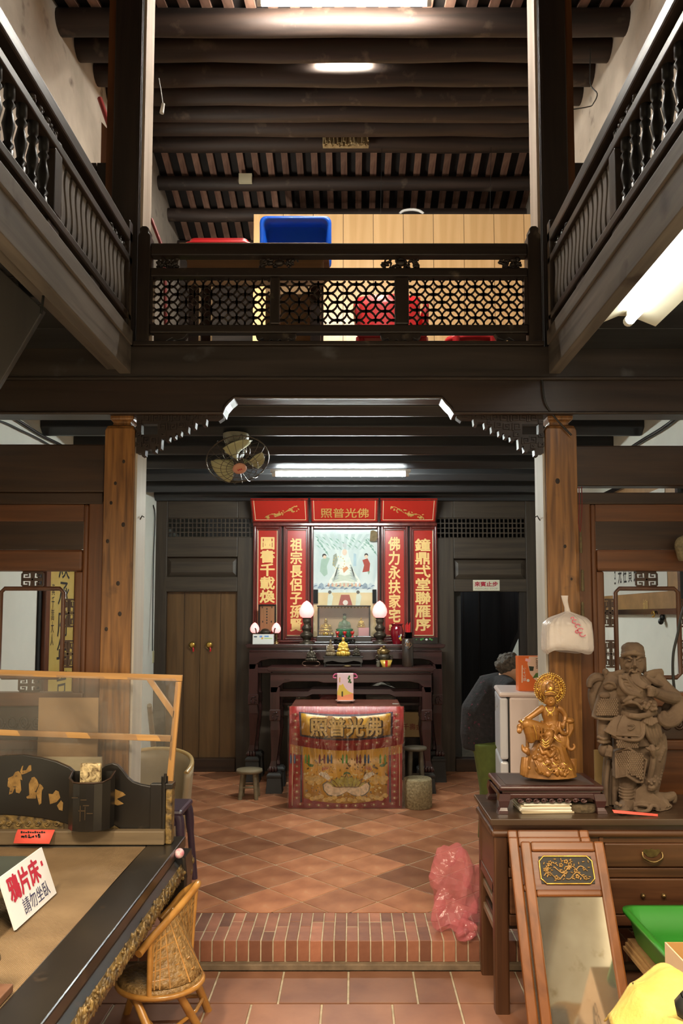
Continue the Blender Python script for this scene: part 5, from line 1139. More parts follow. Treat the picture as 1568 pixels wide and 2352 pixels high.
def strip(g, top, bot, y):
    n = len(top); g.add([V((f(a), y, z(b))) for a, b in top]+[V((f(a), y, z(b))) for a, b in bot], [(i, i+n, i+n+1, i+1) for i in range(n-1)], True); return g
def line(a, b, u): return [(a+(b-a)*q/14, u) for q in range(15)]
def cl_(nm, top, bot, d, m, sol=0.003): return strip(G(), top, bot, YO-d).build(nm, m, tc, solid=sol)
cl_('skirt', line(664, 925, 1624), line(663, 922, 1856), 0.004, M_RC)
cl_('gold_field', line(696, 892, 1700), sag(697, 888, 1832, 1845), 0.008, M_GC)
cl_('valance', line(664, 927, 1622), sag(665, 926, 1707, 1723), 0.016, M_RC, 0.004)
cl_('valance_braid', sag(686, 902, 1634, 1640), sag(689, 901, 1690, 1700), 0.020, M_NAVY, 0.002)
cl_('valance_gold', sag(691, 897, 1637, 1645), sag(693, 896, 1686, 1695), 0.024, M_GC)
for a, b, u, v in ((690, 694, 1703, 1842), (893, 897, 1703, 1842)): cl_('braid', [(a, u), (b, u)], [(a, v), (b, v)], 0.012, M_NAVY, 0.002)
for a, b in ((671, 672.5), (916, 917.5)): cl_('cream_piping', [(a, 1715), (b, 1715)], [(a, 1850), (b, 1850)], 0.010, M_CREAM, 0.001)
text('照普光佛', mat('padded_gold_thread', (0.62, 0.46, 0.18), 0.3, metal=0.5, var=0.2, scale=60), tc, V((f(794), YO-0.0265, z(1669))), w=f(876)-f(714), h=z(1650)-z(1690), bold=0.03)
text('照普光佛', mat('dark_thread', (0.07, 0.045, 0.02), 0.6, var=0.1), tc, V((f(795), YO-0.0255, z(1670.5))), w=f(879)-f(712.5), h=z(1649)-z(1692), bold=0.06, name='lettering_outline')
M_ROS = mat('cream_thread', (0.62, 0.46, 0.27), 0.5, var=0.25, scale=40); M_VINE = mat('pink_thread', (0.55, 0.20, 0.12), 0.5, var=0.2, scale=30)
def medal(pts, d):
    g = G(); gv = G()
    for q, (a, b) in enumerate(pts):
        c = V((f(a), YO-d, z(b))); g.lathe([(0.008, -0.0005), (0.009, 0.002), (0.005, 0.003), (0.001, 0.002)], c, 8, R=RX90)
        gv.tube([c+V((0.016*math.cos(t), 0, 0.013*math.sin(t))) for t in [j*2*PI/12 for j in range(12)]], 0.0012, 4, closed=True)
        for s in (-1, 1): gv.tube([c+V((s*(0.02+0.007*math.cos(t)), 0, 0.009*math.sin(t))) for t in [j*0.7 for j in range(8)]], 0.0012, 4)
    g.build('medallions', M_ROS, tc, kind='stuff'); gv.build('vine_stitching', M_VINE, tc, kind='stuff')
medal([(681+23*q, 1697+12.5*(1-(2*q/10-1)**2)) for q in range(11)], 0.020)
medal([(x, 1640+15*q) for x in (678, 910) for q in range(4)], 0.020)
medal([(x, 1716+14.5*q) for x in (682, 905) for q in range(9)], 0.010)
medal([(690+21*q, 1846+4*math.sin(q*0.35)) for q in range(11)], 0.010)
g = G()
for q in range(86):
    a = 668+q*2.98; u = 1709+12*(1-(2*q/85-1)**2); g.tube([V((f(a), YO-0.013, z(u))), V((f(a+0.4*math.sin(q*3)), YO-0.013, z(u+20)))], 0.003, 4)
g.build('gold_fringe', M_GC, tc, kind='stuff')
for a, cc in ((668, 'b'), (677, 'b'), (702, 'g'), (709, 'g'), (734, 'm'), (745, 'm'), (753, 'b'), (761, 'b'), (787, 'g'), (796, 'g'), (820, 'm'), (827, 'm'), (838, 'b'), (846, 'b'), (873, 'g'), (884, 'g')):
    m_ = {'b': mat('blue_tassel', (0.03, 0.10, 0.26), 0.6, var=0.15), 'g': mat('green_tassel', (0.10, 0.34, 0.05), 0.6, var=0.15), 'm': mat('maroon_tassel', (0.20, 0.012, 0.02), 0.6, var=0.15)}[cc]
    G().tube([V((f(a), YO-0.018, z(1732))), V((f(a), YO-0.018, z(1738))), V((f(a), YO-0.018, z(1752)))], [0.003, 0.008, 0.007], 6).build('tassel', m_, tc)
def motif(pts, col, nm, d=0.011, y=YO): return G().prism([V((f(a), y-d, z(b))) for a, b in pts], (0, 0.002, 0)).build(nm, mat('thread_%s' % nm, srgb(*col), 0.45, var=0.25, scale=50, bump=0.4), tc)
bat = [(743, 1802), (750, 1797), (757, 1800), (764, 1806), (778, 1809), (796, 1807), (814, 1809), (828, 1806), (836, 1800), (843, 1797), (848, 1804), (845, 1816), (836, 1824), (822, 1828), (808, 1824), (796, 1817), (784, 1824), (770, 1828), (754, 1824), (745, 1814)]
motif([(796+(a-796)*1.05, 1812+(b-1812)*1.16) for a, b in bat], (80, 80, 60), 'cloud_outline'); motif(bat, (226, 200, 168), 'cream_cloud', 0.0135)
for q in range(-4, 5):
    motif([(796+q*7-4, 1808), (796+q*10-9, 1790+abs(q)*2), (796+q*11.5, 1776+abs(q)*4), (796+q*9+7, 1792+abs(q)*2), (796+q*7+5, 1808)], (110, 76, 24), 'petal_outline', 0.0120+0.0004*(4-abs(q)))
    motif([(796+q*7-3, 1806), (796+q*9.5-7, 1791+abs(q)*2), (796+q*11, 1779+abs(q)*4), (796+q*8.5+5, 1793+abs(q)*2), (796+q*7+4, 1806)], (196-6*abs(q), 158, 60), 'lotus_petal', 0.0125+0.0004*(3-abs(q)))
motif([(788, 1780), (790, 1774), (796, 1772), (803, 1774), (806, 1780), (802, 1777), (796, 1776), (791, 1778)], (60, 110, 60), 'green_arc', 0.015)
for s in (-1, 1):
    motif([(796+s*60, 1778-7), (796+s*44, 1776), (796+s*38, 1784), (796+s*42, 1792), (796+s*52, 1786), (796+s*62, 1778)], (232, 212, 184), 'white_phoenix', 0.0125)
    for q in range(6): motif(blob(796+s*(41+q*4), 1787-q*2.2+2*math.sin(q*3), 3.2, 2.4, 7), (244, 230, 210), 'phoenix_feather', 0.0145)
    for q in range(6): motif(blob(796+s*(58+q*6), 1790+6*math.sin(q*2), 8, 6, 9), (206, 168, 84), 'pale_cloud', 0.0115+0.0003*q)
    for q in range(9): motif(blob(796+s*(8+q*10), 1836+4*math.sin(q*2.1)-q*0.8, 7, 5, 8), (222, 188, 104), 'pale_cloud', 0.0115+0.0002*q)
    for q in range(5): motif([(796+s*(45+q*2), 1757), (796+s*(38+q*4), 1766+q), (796+s*(41+q*4), 1764+q)], (170, 70, 70), 'pink_flower', 0.013)
    motif([(796+s*75, 1756), (796+s*92, 1752), (796+s*86, 1760), (796+s*78, 1761)], (60, 110, 50), 'green_leaf', 0.013)
    g = G()
    for q in range(5): g.tube([V((f(796+s*(30+q*8)+3*math.cos(t)), YO-0.013, z(1765+5*(q % 3)+3*math.sin(t)))) for t in [j*0.7 for j in range(8)]], 0.0013, 4)
    g.build('curl_stitching', mat('brown_thread', (0.16, 0.10, 0.03), 0.6, var=0.1), tc)
rr_ = random.Random(23); gA, gB, gC = G(), G(), G()
for q in range(190):
    a = rr_.uniform(700, 890); b = rr_.uniform(1738, 1834); g_ = (gA, gB, gC)[q % 3]; r = rr_.uniform(1.6, 4.2)
    g_.ell((f(a), YO-0.0105, z(b)), (r*0.0037, 0.0016, r*0.0022), Mx.Rotation(rr_.uniform(0, PI), 3, 'Y'), 7, 4)
gA.build('amber_stitching', mat('amber_thread', (0.42, 0.20, 0.02), 0.5, var=0.2), tc, kind='stuff'); gB.build('pale_stitching', mat('pale_gold_thread', (0.74, 0.56, 0.20), 0.45, var=0.15), tc, kind='stuff'); gC.build('brown_stitching', mat('brown_thread', (0.16, 0.10, 0.03), 0.6, var=0.1), tc, kind='stuff')
for q in range(9): motif([(796-20+q*5-2, 1800), (796-26+q*6.5-3, 1786+abs(q-4)), (796-28+q*7, 1777+abs(q-4)*2.4), (796-26+q*6.5+3, 1787+abs(q-4)), (796-20+q*5+2, 1800)], (214, 170, 60), 'lotus_petal', 0.014+0.0003*(4-abs(q-4)))
pc_ = thing('plastic_cover', 'clear wrinkled plastic sheet over the embroidered cloth', 'cover', (-0.065, YO-0.04, 0.14))
rr_ = random.Random(11); wr = [(rr_.uniform(0, 1), rr_.uniform(-0.35, 0.35), rr_.uniform(0.008, 0.03)) for _ in range(34)]
def cov(u, v):
    d = 0
    for a, s, w_ in wr:
        q = (u-(a+s*(1-v)))/w_; d += math.exp(-q*q)*0.006*(0.3+0.7*v)
    a = 661+268*u; b = 1858-238*v
    return V((f(a), YO-0.038-d, z(b)+0.004*math.sin(u*40)*v))
G().sheet(cov, 130, 40).build('plastic_sheet', clear('clear_plastic', bump=0.5, bscale=11, rough=0.10, haze=0.015, k=2.2), pc_)

vs_ = thing('door_sign', 'white sign with red characters over the dark right doorway', 'sign', (X(1116, 7.84), 7.84, Z(1357, 7.84)))
fs = lambda px: X(px, 7.84, 1345)
G().box(fs(1086), fs(1147), 7.838, 7.846, Z(1357, 7.84), Z(1332, 7.84)).build('placard', mat('ivory_placard', (0.70, 0.66, 0.52), 0.4, var=0.03), vs_, bevel=0.001)
text('來賓止步', M_REDINK, vs_, (fs(1116), 7.837, Z(1341.5, 7.84)), w=fs(1143)-fs(1090), h=Z(1336, 7.84)-Z(1347, 7.84), bold=0.03)
text('VISITORS STOP', mat('faded_print', (0.42, 0.38, 0.26), 0.5, var=0.05), vs_, (fs(1116), 7.837, Z(1352, 7.84)), w=fs(1143)-fs(1090), h=Z(1350, 7.84)-Z(1354, 7.84), bold=0.01)

# ---- stools, stone drum and carton beside the altar
def wstool(px, Y, zs, rp, label, col):
    k = k_(Y); c = V((X(px, Y, 1750), Y, 0.13)); t = thing('wooden_stool', label, 'stool', c); r = rp*k
    G().lathe([(0.01, zs-0.035), (r*0.94, zs-0.03), (r, zs-0.018), (r*0.97, zs), (0.01, zs)], (c.x, c.y, 0), 22, sy=0.9).build('seat', col, t)
    for q in range(4):
        a = PI/4+q*PI/2
        G().tube([V((c.x+r*0.62*math.cos(a), c.y+r*0.62*math.sin(a), zs-0.03)), V((c.x+r*0.86*math.cos(a), c.y+r*0.86*math.sin(a), 0.13))], [0.020, 0.017], 6).build('leg', col, t)
    for q in range(4):
        a, b = PI/4+q*PI/2, PI/4+(q+1)*PI/2; zz = 0.13+(zs-0.13)*0.42
        G().cyl((c.x+r*0.78*math.cos(a), c.y+r*0.78*math.sin(a), zz), (c.x+r*0.78*math.cos(b), c.y+r*0.78*math.sin(b), zz), 0.009, n=6).build('stretcher', col, t)
OLDW = wood('old_grey_wood', (0.12, 0.09, 0.05), (0.22, 0.17, 0.10), 'x', 0.7, 14)
wstool(573, 6.72, Z(1766, 6.72), 30, 'low old wooden stool at the left foot of the altar tables', OLDW)
wstool(954, 6.78, Z(1715, 6.78), 26, 'old wooden stool right of the embroidered cloth, behind the stone drum', wood('old_brown_wood', (0.07, 0.055, 0.035), (0.13, 0.10, 0.065), 'x', 0.6, 14))
k = k_(6.4)
G().lathe([(30*k, 0), (32*k, 0.01), (33*k, 0.12), (32*k, 0.225), (30*k, 0.235), (0.01, 0.235)], (X(959, 6.42, 1820), 6.42, 0.13), 28).build('stone_drum', mat('speckled_granite', (0.16, 0.12, 0.06), 0.85, col2=(0.34, 0.27, 0.15), scale=60, bump=0.6), label='round speckled stone drum on the tiles right of the cloth', cat='stool')
ct = thing('carton', 'tan carton with red characters standing behind the wooden stool', 'box', (X(948, 7.45), 7.5, 0.13))
f = lambda px: X(px, 7.45, 1660)
G().box(f(924), f(972), 7.45, 7.64, Z(1693, 7.45), Z(1636, 7.45)).build('upper_carton', mat('tan_carton', (0.36, 0.235, 0.10), 0.7, var=0.06), ct, bevel=0.003)
G().box(f(922), f(968), 7.45, 7.64, 0.13, Z(1694, 7.45)).build('lower_black_box', M_LACQ, ct)
text('千壽金', mat('brown_red_ink', (0.20, 0.04, 0.02), 0.6, var=0.05), ct, V((f(947), 7.448, Z(1669, 7.45))), w=f(969)-f(925), bold=0.01)
# ================================================================ LEFT SIDE
# framed scroll on the left wall, seen through the fretted opening
sc0 = PXx(106, 1400, XL+0.02).y; sc1 = PXx(172, 1400, XL+0.02).y
sl_ = thing('wall_scroll', 'yellow calligraphy scroll in a red-brown frame on the left wall', 'scroll', (XL+0.01, (sc0+sc1)/2, 0.95))
FRM = wood('red_brown_frame', (0.10, 0.035, 0.02), (0.16, 0.06, 0.03), 'z', 0.3, 20)
G().box(XL, XL+0.012, sc0-0.10, sc1+0.08, 0.95, 2.45).build('black_backing', M_BLACK, sl_)
for a, b in ((sc0-0.05, sc0+0.02), (sc1-0.02, sc1+0.05)): G().box(XL+0.012, XL+0.04, a, b, 0.95, 2.45).build('frame_stile', FRM, sl_, bevel=0.004)
for a, b in ((0.95, 1.02), (2.38, 2.45)): G().box(XL+0.012, XL+0.04, sc0+0.02, sc1-0.02, a, b).build('frame_rail', FRM, sl_, bevel=0.004)
G().box(XL+0.012, XL+0.018, sc0+0.02, sc1-0.02, 1.02, 2.38).build('yellow_paper', mat('mustard_paper', (0.56, 0.40, 0.11), 0.22, col2=(0.66, 0.50, 0.17), scale=4), sl_)
RXP = Mx((V((0, 1, 0)), V((0, 0, 1)), V((1, 0, 0)))).transposed()      # text plane facing +x
text('煥承府年吉', M_INK, sl_, (XL+0.0185, (sc0*0.42+sc1*0.58), 1.66), w=0.2, h=1.0, vert=True, R=RXP, bold=0.005)
text('真千嵩大人', M_INK, sl_, (XL+0.0185, (sc0*0.78+sc1*0.22), 1.72), w=0.05, h=0.42, vert=True, R=RXP, name='signature')
# dark board hung under the left gallery
A, B, C = P(40, 655, 3.05), P(100, 711, 3.05), P(0, 880, 3.05)
nv = (B-A).cross(C-B).normalized(); dn = (C-B).normalized(); L_ = 0.62
hb_ = thing('hanging_board', 'dark painted board hung askew under the left gallery', 'board', (A+B)/2)
A2 = A-(B-A)*1.6
G().prism([A2, B, B+dn*L_, A2+dn*L_], (0, 0.03, 0)).build('board', wood('board_backside', (0.018, 0.017, 0.016), (0.042, 0.037, 0.032), 'z', 0.5, 8), hb_, bevel=0.004)
G().tube([A, V((A.x, A.y+0.02, 3.155))], 0.006, 6).build('hanging_wire', M_BLACKW, hb_); G().tube([B+dn*0.02, V((B.x, B.y+0.02, 3.155))], 0.006, 6).build('hanging_wire', M_BLACKW, hb_)
# cables along both side walls
def cable(pts, r, label, nm='electric_cable'): return G().tube(spline(pts, 5), r, 6).build(nm, M_BLACKW, label=label, cat='cable')
cable([PXx(-80, 930, XL+0.02), PXx(0, 952, XL+0.02), PXx(30, 960, XL+0.02), PXx(95, 1000, XL+0.02), PXx(135, 1020, XL+0.02), PXx(160, 1035, XL+0.02)], 0.010, 'upper black cable along the left wall under the logs')
cable([PXx(-80, 955, XL+0.015), PXx(0, 968, XL+0.015), PXx(50, 990, XL+0.015), PXx(95, 1012, XL+0.015), PXx(150, 1045, XL+0.015)], 0.007, 'lower sagging black cable along the left wall under the logs')
cable([PXx(1640, 905, XR-0.02), PXx(1568, 950, XR-0.02), PXx(1520, 985, XR-0.02), PXx(1470, 1015, XR-0.02), PXx(1440, 1035, XR-0.02)], 0.013, 'thick black cable along the right wall under the logs')
cable([P(1244, 870, 4.0), P(1252, 925, 4.0), P(1275, 960, 4.03), P(1312, 1000, 4.03)], 0.005, 'thin cable crossing the right column capital')
# socket and cable at the far left corner
G().box(X(345, 7.8), X(355, 7.8), 7.80, 7.86, Z(1523, 7.8), Z(1495, 7.8)).build('socket_box', mat('ivory_plastic', (0.55, 0.50, 0.30), 0.5, var=0.05), label='ivory socket box at the corner left of the double door', cat='socket', bevel=0.004)
cable([P(352, 1160, 7.7), P(356, 1190, 7.75), P(352, 1300, 7.72), P(350, 1495, 7.6)], 0.006, 'thin cable running down the corner left of the double door')
for s, px in ((1, 312), (-1, 1248)):
    c = P(px, 1192, 4.16); G().tube([c+V((s*(0.012*q-0.02), -0.004*q, 0.016*math.sin(q*1.5))) for q in range(7)], 0.003, 6).build('iron_hook', M_BLACKW, label='black iron hook on the %s column jamb' % ('left' if s > 0 else 'right'), cat='hook')

# ---- opium bed
zb = 0.644; xb = -0.815; yb0, yb1 = 1.0, 3.765; XBL = XL+0.03
bed = thing('opium_bed', 'black lacquered opium bed with a woven mat and gilt carved apron', 'bed', ((XBL+xb)/2, 2.4, -0.008))
BL = mat('worn_black_lacquer', (0.0065, 0.0055, 0.005), 0.3, col2=(0.016, 0.013, 0.010), scale=3, coat=0.15, mask=0.66, mcol=(0.05, 0.033, 0.02), mscale=9)
def fr(x0, x1, y0, y1, nm): return G().box(x0, x1, y0, y1, zb-0.05, zb).build(nm, BL, bed, bevel=0.006)
xm = -0.965; ym = 3.60
fr(xm, xb, yb0, yb1, 'side_rail'); fr(XBL, xm, ym, yb1, 'end_rail'); fr(XBL, XBL+0.1, yb0, ym, 'wall_rail')
M_WEAVE = mat('woven_mat', (0.22, 0.135, 0.062), 0.8, col2=(0.32, 0.205, 0.10), scale=6, mask=0.6, mcol=(0.18, 0.11, 0.05), mscale=3)
nt = M_WEAVE.node_tree; wv = nt.nodes.new('ShaderNodeTexWave'); wv.wave_type = 'BANDS'; wv.bands_direction = 'DIAGONAL'; wv.inputs['Scale'].default_value = 95; wv.inputs['Distortion'].default_value = 1.2
tcn = [n for n in nt.nodes if n.type == 'TEX_COORD'][0]; nt.links.new(tcn.outputs['Object'], wv.inputs['Vector'])
bpn = nt.nodes.new('ShaderNodeBump'); bpn.inputs['Strength'].default_value = 0.9; bpn.inputs['Distance'].default_value = 0.004
nt.links.new(wv.outputs['Fac'], bpn.inputs['Height']); nt.links.new(bpn.outputs['Normal'], nt.nodes['Principled BSDF'].inputs['Normal'])
G().sheet(lambda u, v: V((XBL+0.1+(xm-XBL-0.1)*u, yb0+(ym-yb0)*v, zb-0.004+0.004*math.sin(u*7+1)*math.sin(v*9))), 30, 30).build('mat', M_WEAVE, bed)
G().box(XBL+0.1, xm, yb0, ym, zb-0.05, zb-0.02).build('bed_boards', DBROWN('x'), bed)
# bulging carved apron along the right side
prof = [(xb-0.012, zb-0.05), (xb-0.008, zb-0.062), (xb+0.016, zb-0.08), (xb+0.028, zb-0.105), (xb+0.024, zb-0.135), (xb+0.012, zb-0.16), (xb-0.05, zb-0.16), (xb-0.05, zb-0.05)]
G().prism([V((a, yb0, b)) for a, b in prof], (0, yb1-yb0-0.12, 0)).build('apron', BL, bed)
G().prism([V((a+0.002, yb0, b)) for a, b in prof[2:6]]+[V((xb-0.03, yb0, zb-0.16)), V((xb-0.03, yb0, zb-0.08))], (0, yb1-yb0-0.13, 0)).build('gilt_band', M_GILT, bed)
g = G(); rr = random.Random(3)
for k in range(300):
    y = yb0+0.9+(yb1-yb0-1.06)*rr.random(); q = rr.random(); z_ = zb-0.082-0.068*q; x_ = xb+0.018+0.011*math.sin(min(1, q*1.15)*PI)
    R = Mx.Rotation(rr.uniform(0, PI), 3, 'X'); g.ell((x_, y, z_), (0.006, 0.020, 0.006), R, 6, 4)
g.build('gilt_carving', M_GILT, bed, kind='stuff')
for k, (y, x_) in enumerate(((yb1-0.1, xb-0.06), (yb0+0.1, xb-0.06), (yb1-0.1, XBL+0.08), (yb0+0.1, XBL+0.08))):
    rings = []
    for zz, w_, d in ((zb-0.05, 0.075, 0.02), (zb-0.14, 0.075, 0.03), (zb-0.22, 0.06, 0.04), (zb-0.34, 0.038, 0.012), (zb-0.46, 0.032, -0.01), (0.09, 0.04, -0.004), (0.05, 0.055, 0.02), (-0.007, 0.045, 0.02)):
        rings.append([V((x_+d+a*w_, y+b*w_, zz)) for a, b in ((-1, -1), (1, -1), (1, 1), (-1, 1))])
    lg = G().loft(rings, smooth=False).build('leg', BL, bed, bevel=0.012)
    if k == 0:
        g = G(); rr2 = random.Random(12)
        for q in range(26): g.ell((x_+0.09+rr2.uniform(-.02, .012), y+rr2.uniform(-.08, .08), zb-0.09-rr2.random()*0.16), (0.009, 0.016, 0.009), Mx.Rotation(rr2.uniform(0, PI), 3, 'X'), 6, 4)
        g.build('gilt_mask_carving', M_GILT, lg)
G().ell((xb+0.015, 3.56, zb-0.02), (0.022, 0.03, 0.022)).build('silk_flower', mat('pink_silk', (0.62, 0.16, 0.24), 0.6, col2=(0.75, 0.6, 0.6), scale=60), label='small pink silk flower tucked at the bed rail corner', cat='flower')
# carved lacquer screen across the far end of the bed
ys = 3.66
f = lambda px, Y=ys: X(px, Y, 1850); z = lambda py, Y=ys: Z(py, Y)
es = thing('bed_end_screen', 'black lacquer end screen with gilt figures on the far end of the bed', 'screen', (f(150), ys, zb))
arch_ = [(-70, 1756), (-30, 1741), (10, 1735), (50, 1734), (90, 1740), (125, 1749), (155, 1762), (172, 1776), (172, 1900), (145, 1890), (100, 1880), (50, 1874), (0, 1871), (-70, 1880)]
G().prism([V((f(a), ys, z(b))) for a, b in arch_], (0, 0.025, 0)).build('arched_panel', BL, es, bevel=0.004)
wav = [(215, 1790), (228, 1768), (240, 1757), (256, 1753), (268, 1757), (280, 1770), (292, 1786), (304, 1796), (322, 1802), (348, 1807), (348, 1908), (283, 1908), (262, 1895), (240, 1888), (215, 1886)]
G().prism([V((f(a), ys, z(b))) for a, b in wav], (0, 0.025, 0)).build('wavy_panel', BL, es, bevel=0.004)
G().box(f(345), f(372), ys-0.01, ys+0.03, zb+0.03, z(1800)).build('flat_post', BL, es, bevel=0.004)
G().cyl((f(377), ys, zb), (f(377), ys, z(1783)), 0.016, n=12).build('round_post', BL, es); G().cyl((f(381), ys-0.02, z(1795)), (f(381), ys-0.02, z(1775)), 0.007, n=8).build('post_tip', BL, es)
G().box(f(384), f(399), ys-0.035, ys+0.02, zb, z(1798)).build('gilt_end', M_GILT, es, bevel=0.006); G().box(f(383), f(400), ys-0.04, ys+0.025, z(1808), z(1796)).build('end_cap', BL, es, bevel=0.003)
G().box(f(-80), f(384), ys-0.05, ys-0.005, zb+0.001, z(1909, ys-0.05)).build('base_rail', wood('dusty_base_rail', (0.10, 0.07, 0.04), (0.19, 0.135, 0.075), 'x', 0.6, 16), es, bevel=0.006)
lace = [(-60, 1880), (0, 1871), (50, 1874), (100, 1880), (145, 1890), (146, 1908), (-60, 1908)]
G().prism([V((f(a), ys+0.006, z(b))) for a, b in lace], (0, 0.014, 0)).build('gilt_fretwork', M_GILT, es)
g = G()
for k in range(9): g.tube([V((f(-45+k*22)+0.014*math.cos(t)*(1-t/14), ys+0.004, z(1893)+0.014*math.sin(t)*(1-t/14))) for t in [q*0.55 for q in range(18)]], 0.0035, 5)
g.build('gilt_scrolls', M_GILT, es)
G().prism([V((f(a), ys+0.004, z(b))) for a, b in ((248, 1890), (262, 1895), (284, 1908), (248, 1908))], (0, 0.014, 0)).build('gilt_fretwork', M_GILT, es)
M_FIG = mat('rubbed_gold_figure', (0.16, 0.085, 0.02), 0.5, col2=(0.33, 0.19, 0.055), scale=30, mask=0.58, mcol=(0.03, 0.018, 0.01), mscale=60)
def gf(pts, nm): return G().prism([V((f(a), ys-0.0015, z(b))) for a, b in pts], (0, 0.0015, 0)).build(nm, M_FIG, es)
gf([(17, 1787), (28, 1782), (33, 1773), (40, 1771), (46, 1776), (50, 1792), (45, 1790), (48, 1815), (44, 1822), (36, 1820), (34, 1808), (28, 1822), (20, 1825), (22, 1810), (16, 1806)], 'gilt_figure')
gf([(44, 1772), (48, 1760), (51, 1758), (49, 1770), (58, 1769), (64, 1758), (69, 1757), (70, 1770), (58, 1776), (48, 1779)], 'gilt_raised_arms')
gf([(65, 1800), (71, 1786), (77, 1784), (83, 1790), (88, 1802), (82, 1815), (82, 1834), (62, 1834), (60, 1830), (67, 1826)], 'gilt_figure')
gf([(82, 1822), (90, 1800), (95, 1804), (99, 1810), (95, 1818), (95, 1845), (90, 1849), (86, 1834)], 'gilt_figure')
gf([(111, 1823), (120, 1824), (127, 1815), (134, 1818), (138, 1832), (130, 1842), (115, 1847)], 'gilt_rock'); gf([(131, 1850), (140, 1838), (145, 1844), (144, 1862), (136, 1860)], 'gilt_rock')
gf([(252, 1820), (262, 1812), (282, 1820), (288, 1826), (268, 1835), (284, 1846), (270, 1850), (256, 1844)], 'gilt_grass')
# lacquer pot holding a mottled fan case
yp = 3.54; f2 = lambda px: X(px, yp, 1850); z2 = lambda py: Z(py, yp)
pot = thing('lacquer_holder', 'black lacquer wall holder with a curved front, standing on the bed', 'holder', (f2(200), yp, zb+0.02))
fr_ = lambda zz, s: [V((f2(149)-s, yp+0.085, zz)), V((f2(152)-s, yp+0.03, zz)), V((f2(168)-s*.5, yp-0.005, zz)), V((f2(185), yp-0.018-s, zz)), V((f2(200), yp-0.02-s, zz)), V((f2(218), yp-0.016-s, zz)), V((f2(234)+s*.5, yp, zz)), V((f2(248)+s, yp+0.03, zz)), V((f2(250)+s, yp+0.085, zz))]
zt_, z0_ = z2(1797), z2(1908)
top = fr_(zt_, 0.0); top[0].z += 0.035; top[1].z += 0.012; top[7].z += 0.012; top[8].z += 0.035
inn = [p+(V((f2(200), yp+0.05, p.z))-p)*0.09 for p in top]; inb = [V((p.x, p.y, zt_-0.09)) for p in inn]
G().loft([fr_(z0_, 0.0), top, inn, inb], smooth=False).build('shell', BL, pot)
G().tube(top, 0.004, 6).build('rim', DBROWN('x'), pot)
g = G()
for a, b, c_, d in ((170, 1830, 0, 0), (190, 1835, 0, 0), (196, 1848, 0, 0), (186, 1860, 0, 0), (205, 1866, 0, 0)): g.obox((f2(a+5), yp-0.0205, z2(b)), (0.028, 0.001, 0.004)); 
g.obox((f2(188), yp-0.0205, z2(1866)), (0.003, 0.001, 0.07)); g.obox((f2(199), yp-0.0205, z2(1866)), (0.003, 0.001, 0.06))
g.build('faded_gilt_pagoda', mat('faded_gilt', (0.06, 0.035, 0.014), 0.5, var=0.3), pot)
G().box(f2(177), f2(225), yp+0.02, yp+0.05, zt_-0.085, z2(1756)).build('fan_case', mat('mottled_tortoiseshell', (0.07, 0.035, 0.012), 0.25, col2=(0.66, 0.52, 0.28), scale=34, detail=2, dist=1.5), label='mottled ivory and brown case standing in the lacquer holder', cat='case', bevel=0.008)
# notes and signs on the bed
nt_ = thing('paper_note', 'red paper note with black handwriting on the screen base rail', 'note', (f(78), 3.58, zb+0.02))
q0 = [P(41, 1905, 3.6), P(126, 1906, 3.6), P(122, 1916, 3.59), P(113, 1938, 3.56), P(31, 1937, 3.56), P(36, 1916, 3.59)]
G().add(q0, [(0, 1, 2, 5), (5, 2, 3, 4)], True).build('red_paper', M_PINKP, nt_, solid=0.001)
g = G(); rr = random.Random(6)
for k in range(11): c = P(50+5.2*k, 1911+0.4*(k % 3), 3.592); g.obox(c+V((0, -0.002, 0)), (0.008, 0.0008, 0.006 if k % 3 else 0.010))
for cx_ in (57, 72, 89):
    for q in range(5): g.obox(P(cx_+rr.uniform(-6, 6), 1920+rr.uniform(-4, 4), 3.58)+V((0, -0.003, 0.0)), (0.003+0.009*rr.random(), 0.0008, 0.003+0.008*rr.random()))
g.build('handwriting', M_INK, nt_)
ty = thing('tray_table', 'low dark green lacquer tray table on the bed, the white sign against it', 'table', (-1.5, 2.55, zb))
M_DG2 = mat('dark_green_lacquer', (0.022, 0.030, 0.024), 0.3, col2=(0.045, 0.055, 0.045), scale=4, coat=0.2)
zt3 = zb+0.175; G().box(-1.78, -1.205, 2.3, 2.9, zt3-0.035, zt3).build('tray_top', M_DG2, ty, bevel=0.012); G().box(-1.76, -1.225, 2.32, 2.88, zt3-0.06, zt3-0.035).build('waist', M_LACQ, ty)
for x in (-1.76, -1.26):
    for y in (2.33, 2.83): G().box(x, x+0.04, y, y+0.04, zb, zt3-0.06).build('leg', M_LACQ, ty, bevel=0.006)
sg = thing('warning_sign', 'white placard with red characters leaning on the tray table', 'sign', (-1.15, 2.72, zb))
BLc, BRc = PZ(37, 2136, zb+0.004), PZ(130, 2051, zb+0.004); up = V((-0.062, 0, 0.172))
TLc, TRc = BLc+up, BRc+up; un = up.normalized(); rn = (BRc-BLc).normalized(); nn = rn.cross(un).normalized()
if nn.x < 0: nn = -nn
G().prism([BLc, BRc, TRc, TLc], -nn*0.008).build('placard', mat('white_card', (0.74, 0.73, 0.74), 0.5, var=0.02), sg)
RS = Mx((rn, un, nn)).transposed()
def sp(u, v, d=0.001): return BLc + (BRc-BLc)*u + up*v + nn*d
W_ = (BRc-BLc).length
text('鴉片床', M_REDINK, sg, sp(0.43, 0.68), w=W_*0.70, h=up.length*0.46, R=RS, bold=0.035)
G().obox(sp(0.88, 0.72), (0.014, 0.018, 0.001), RS).build('red_dot', M_REDINK, sg)
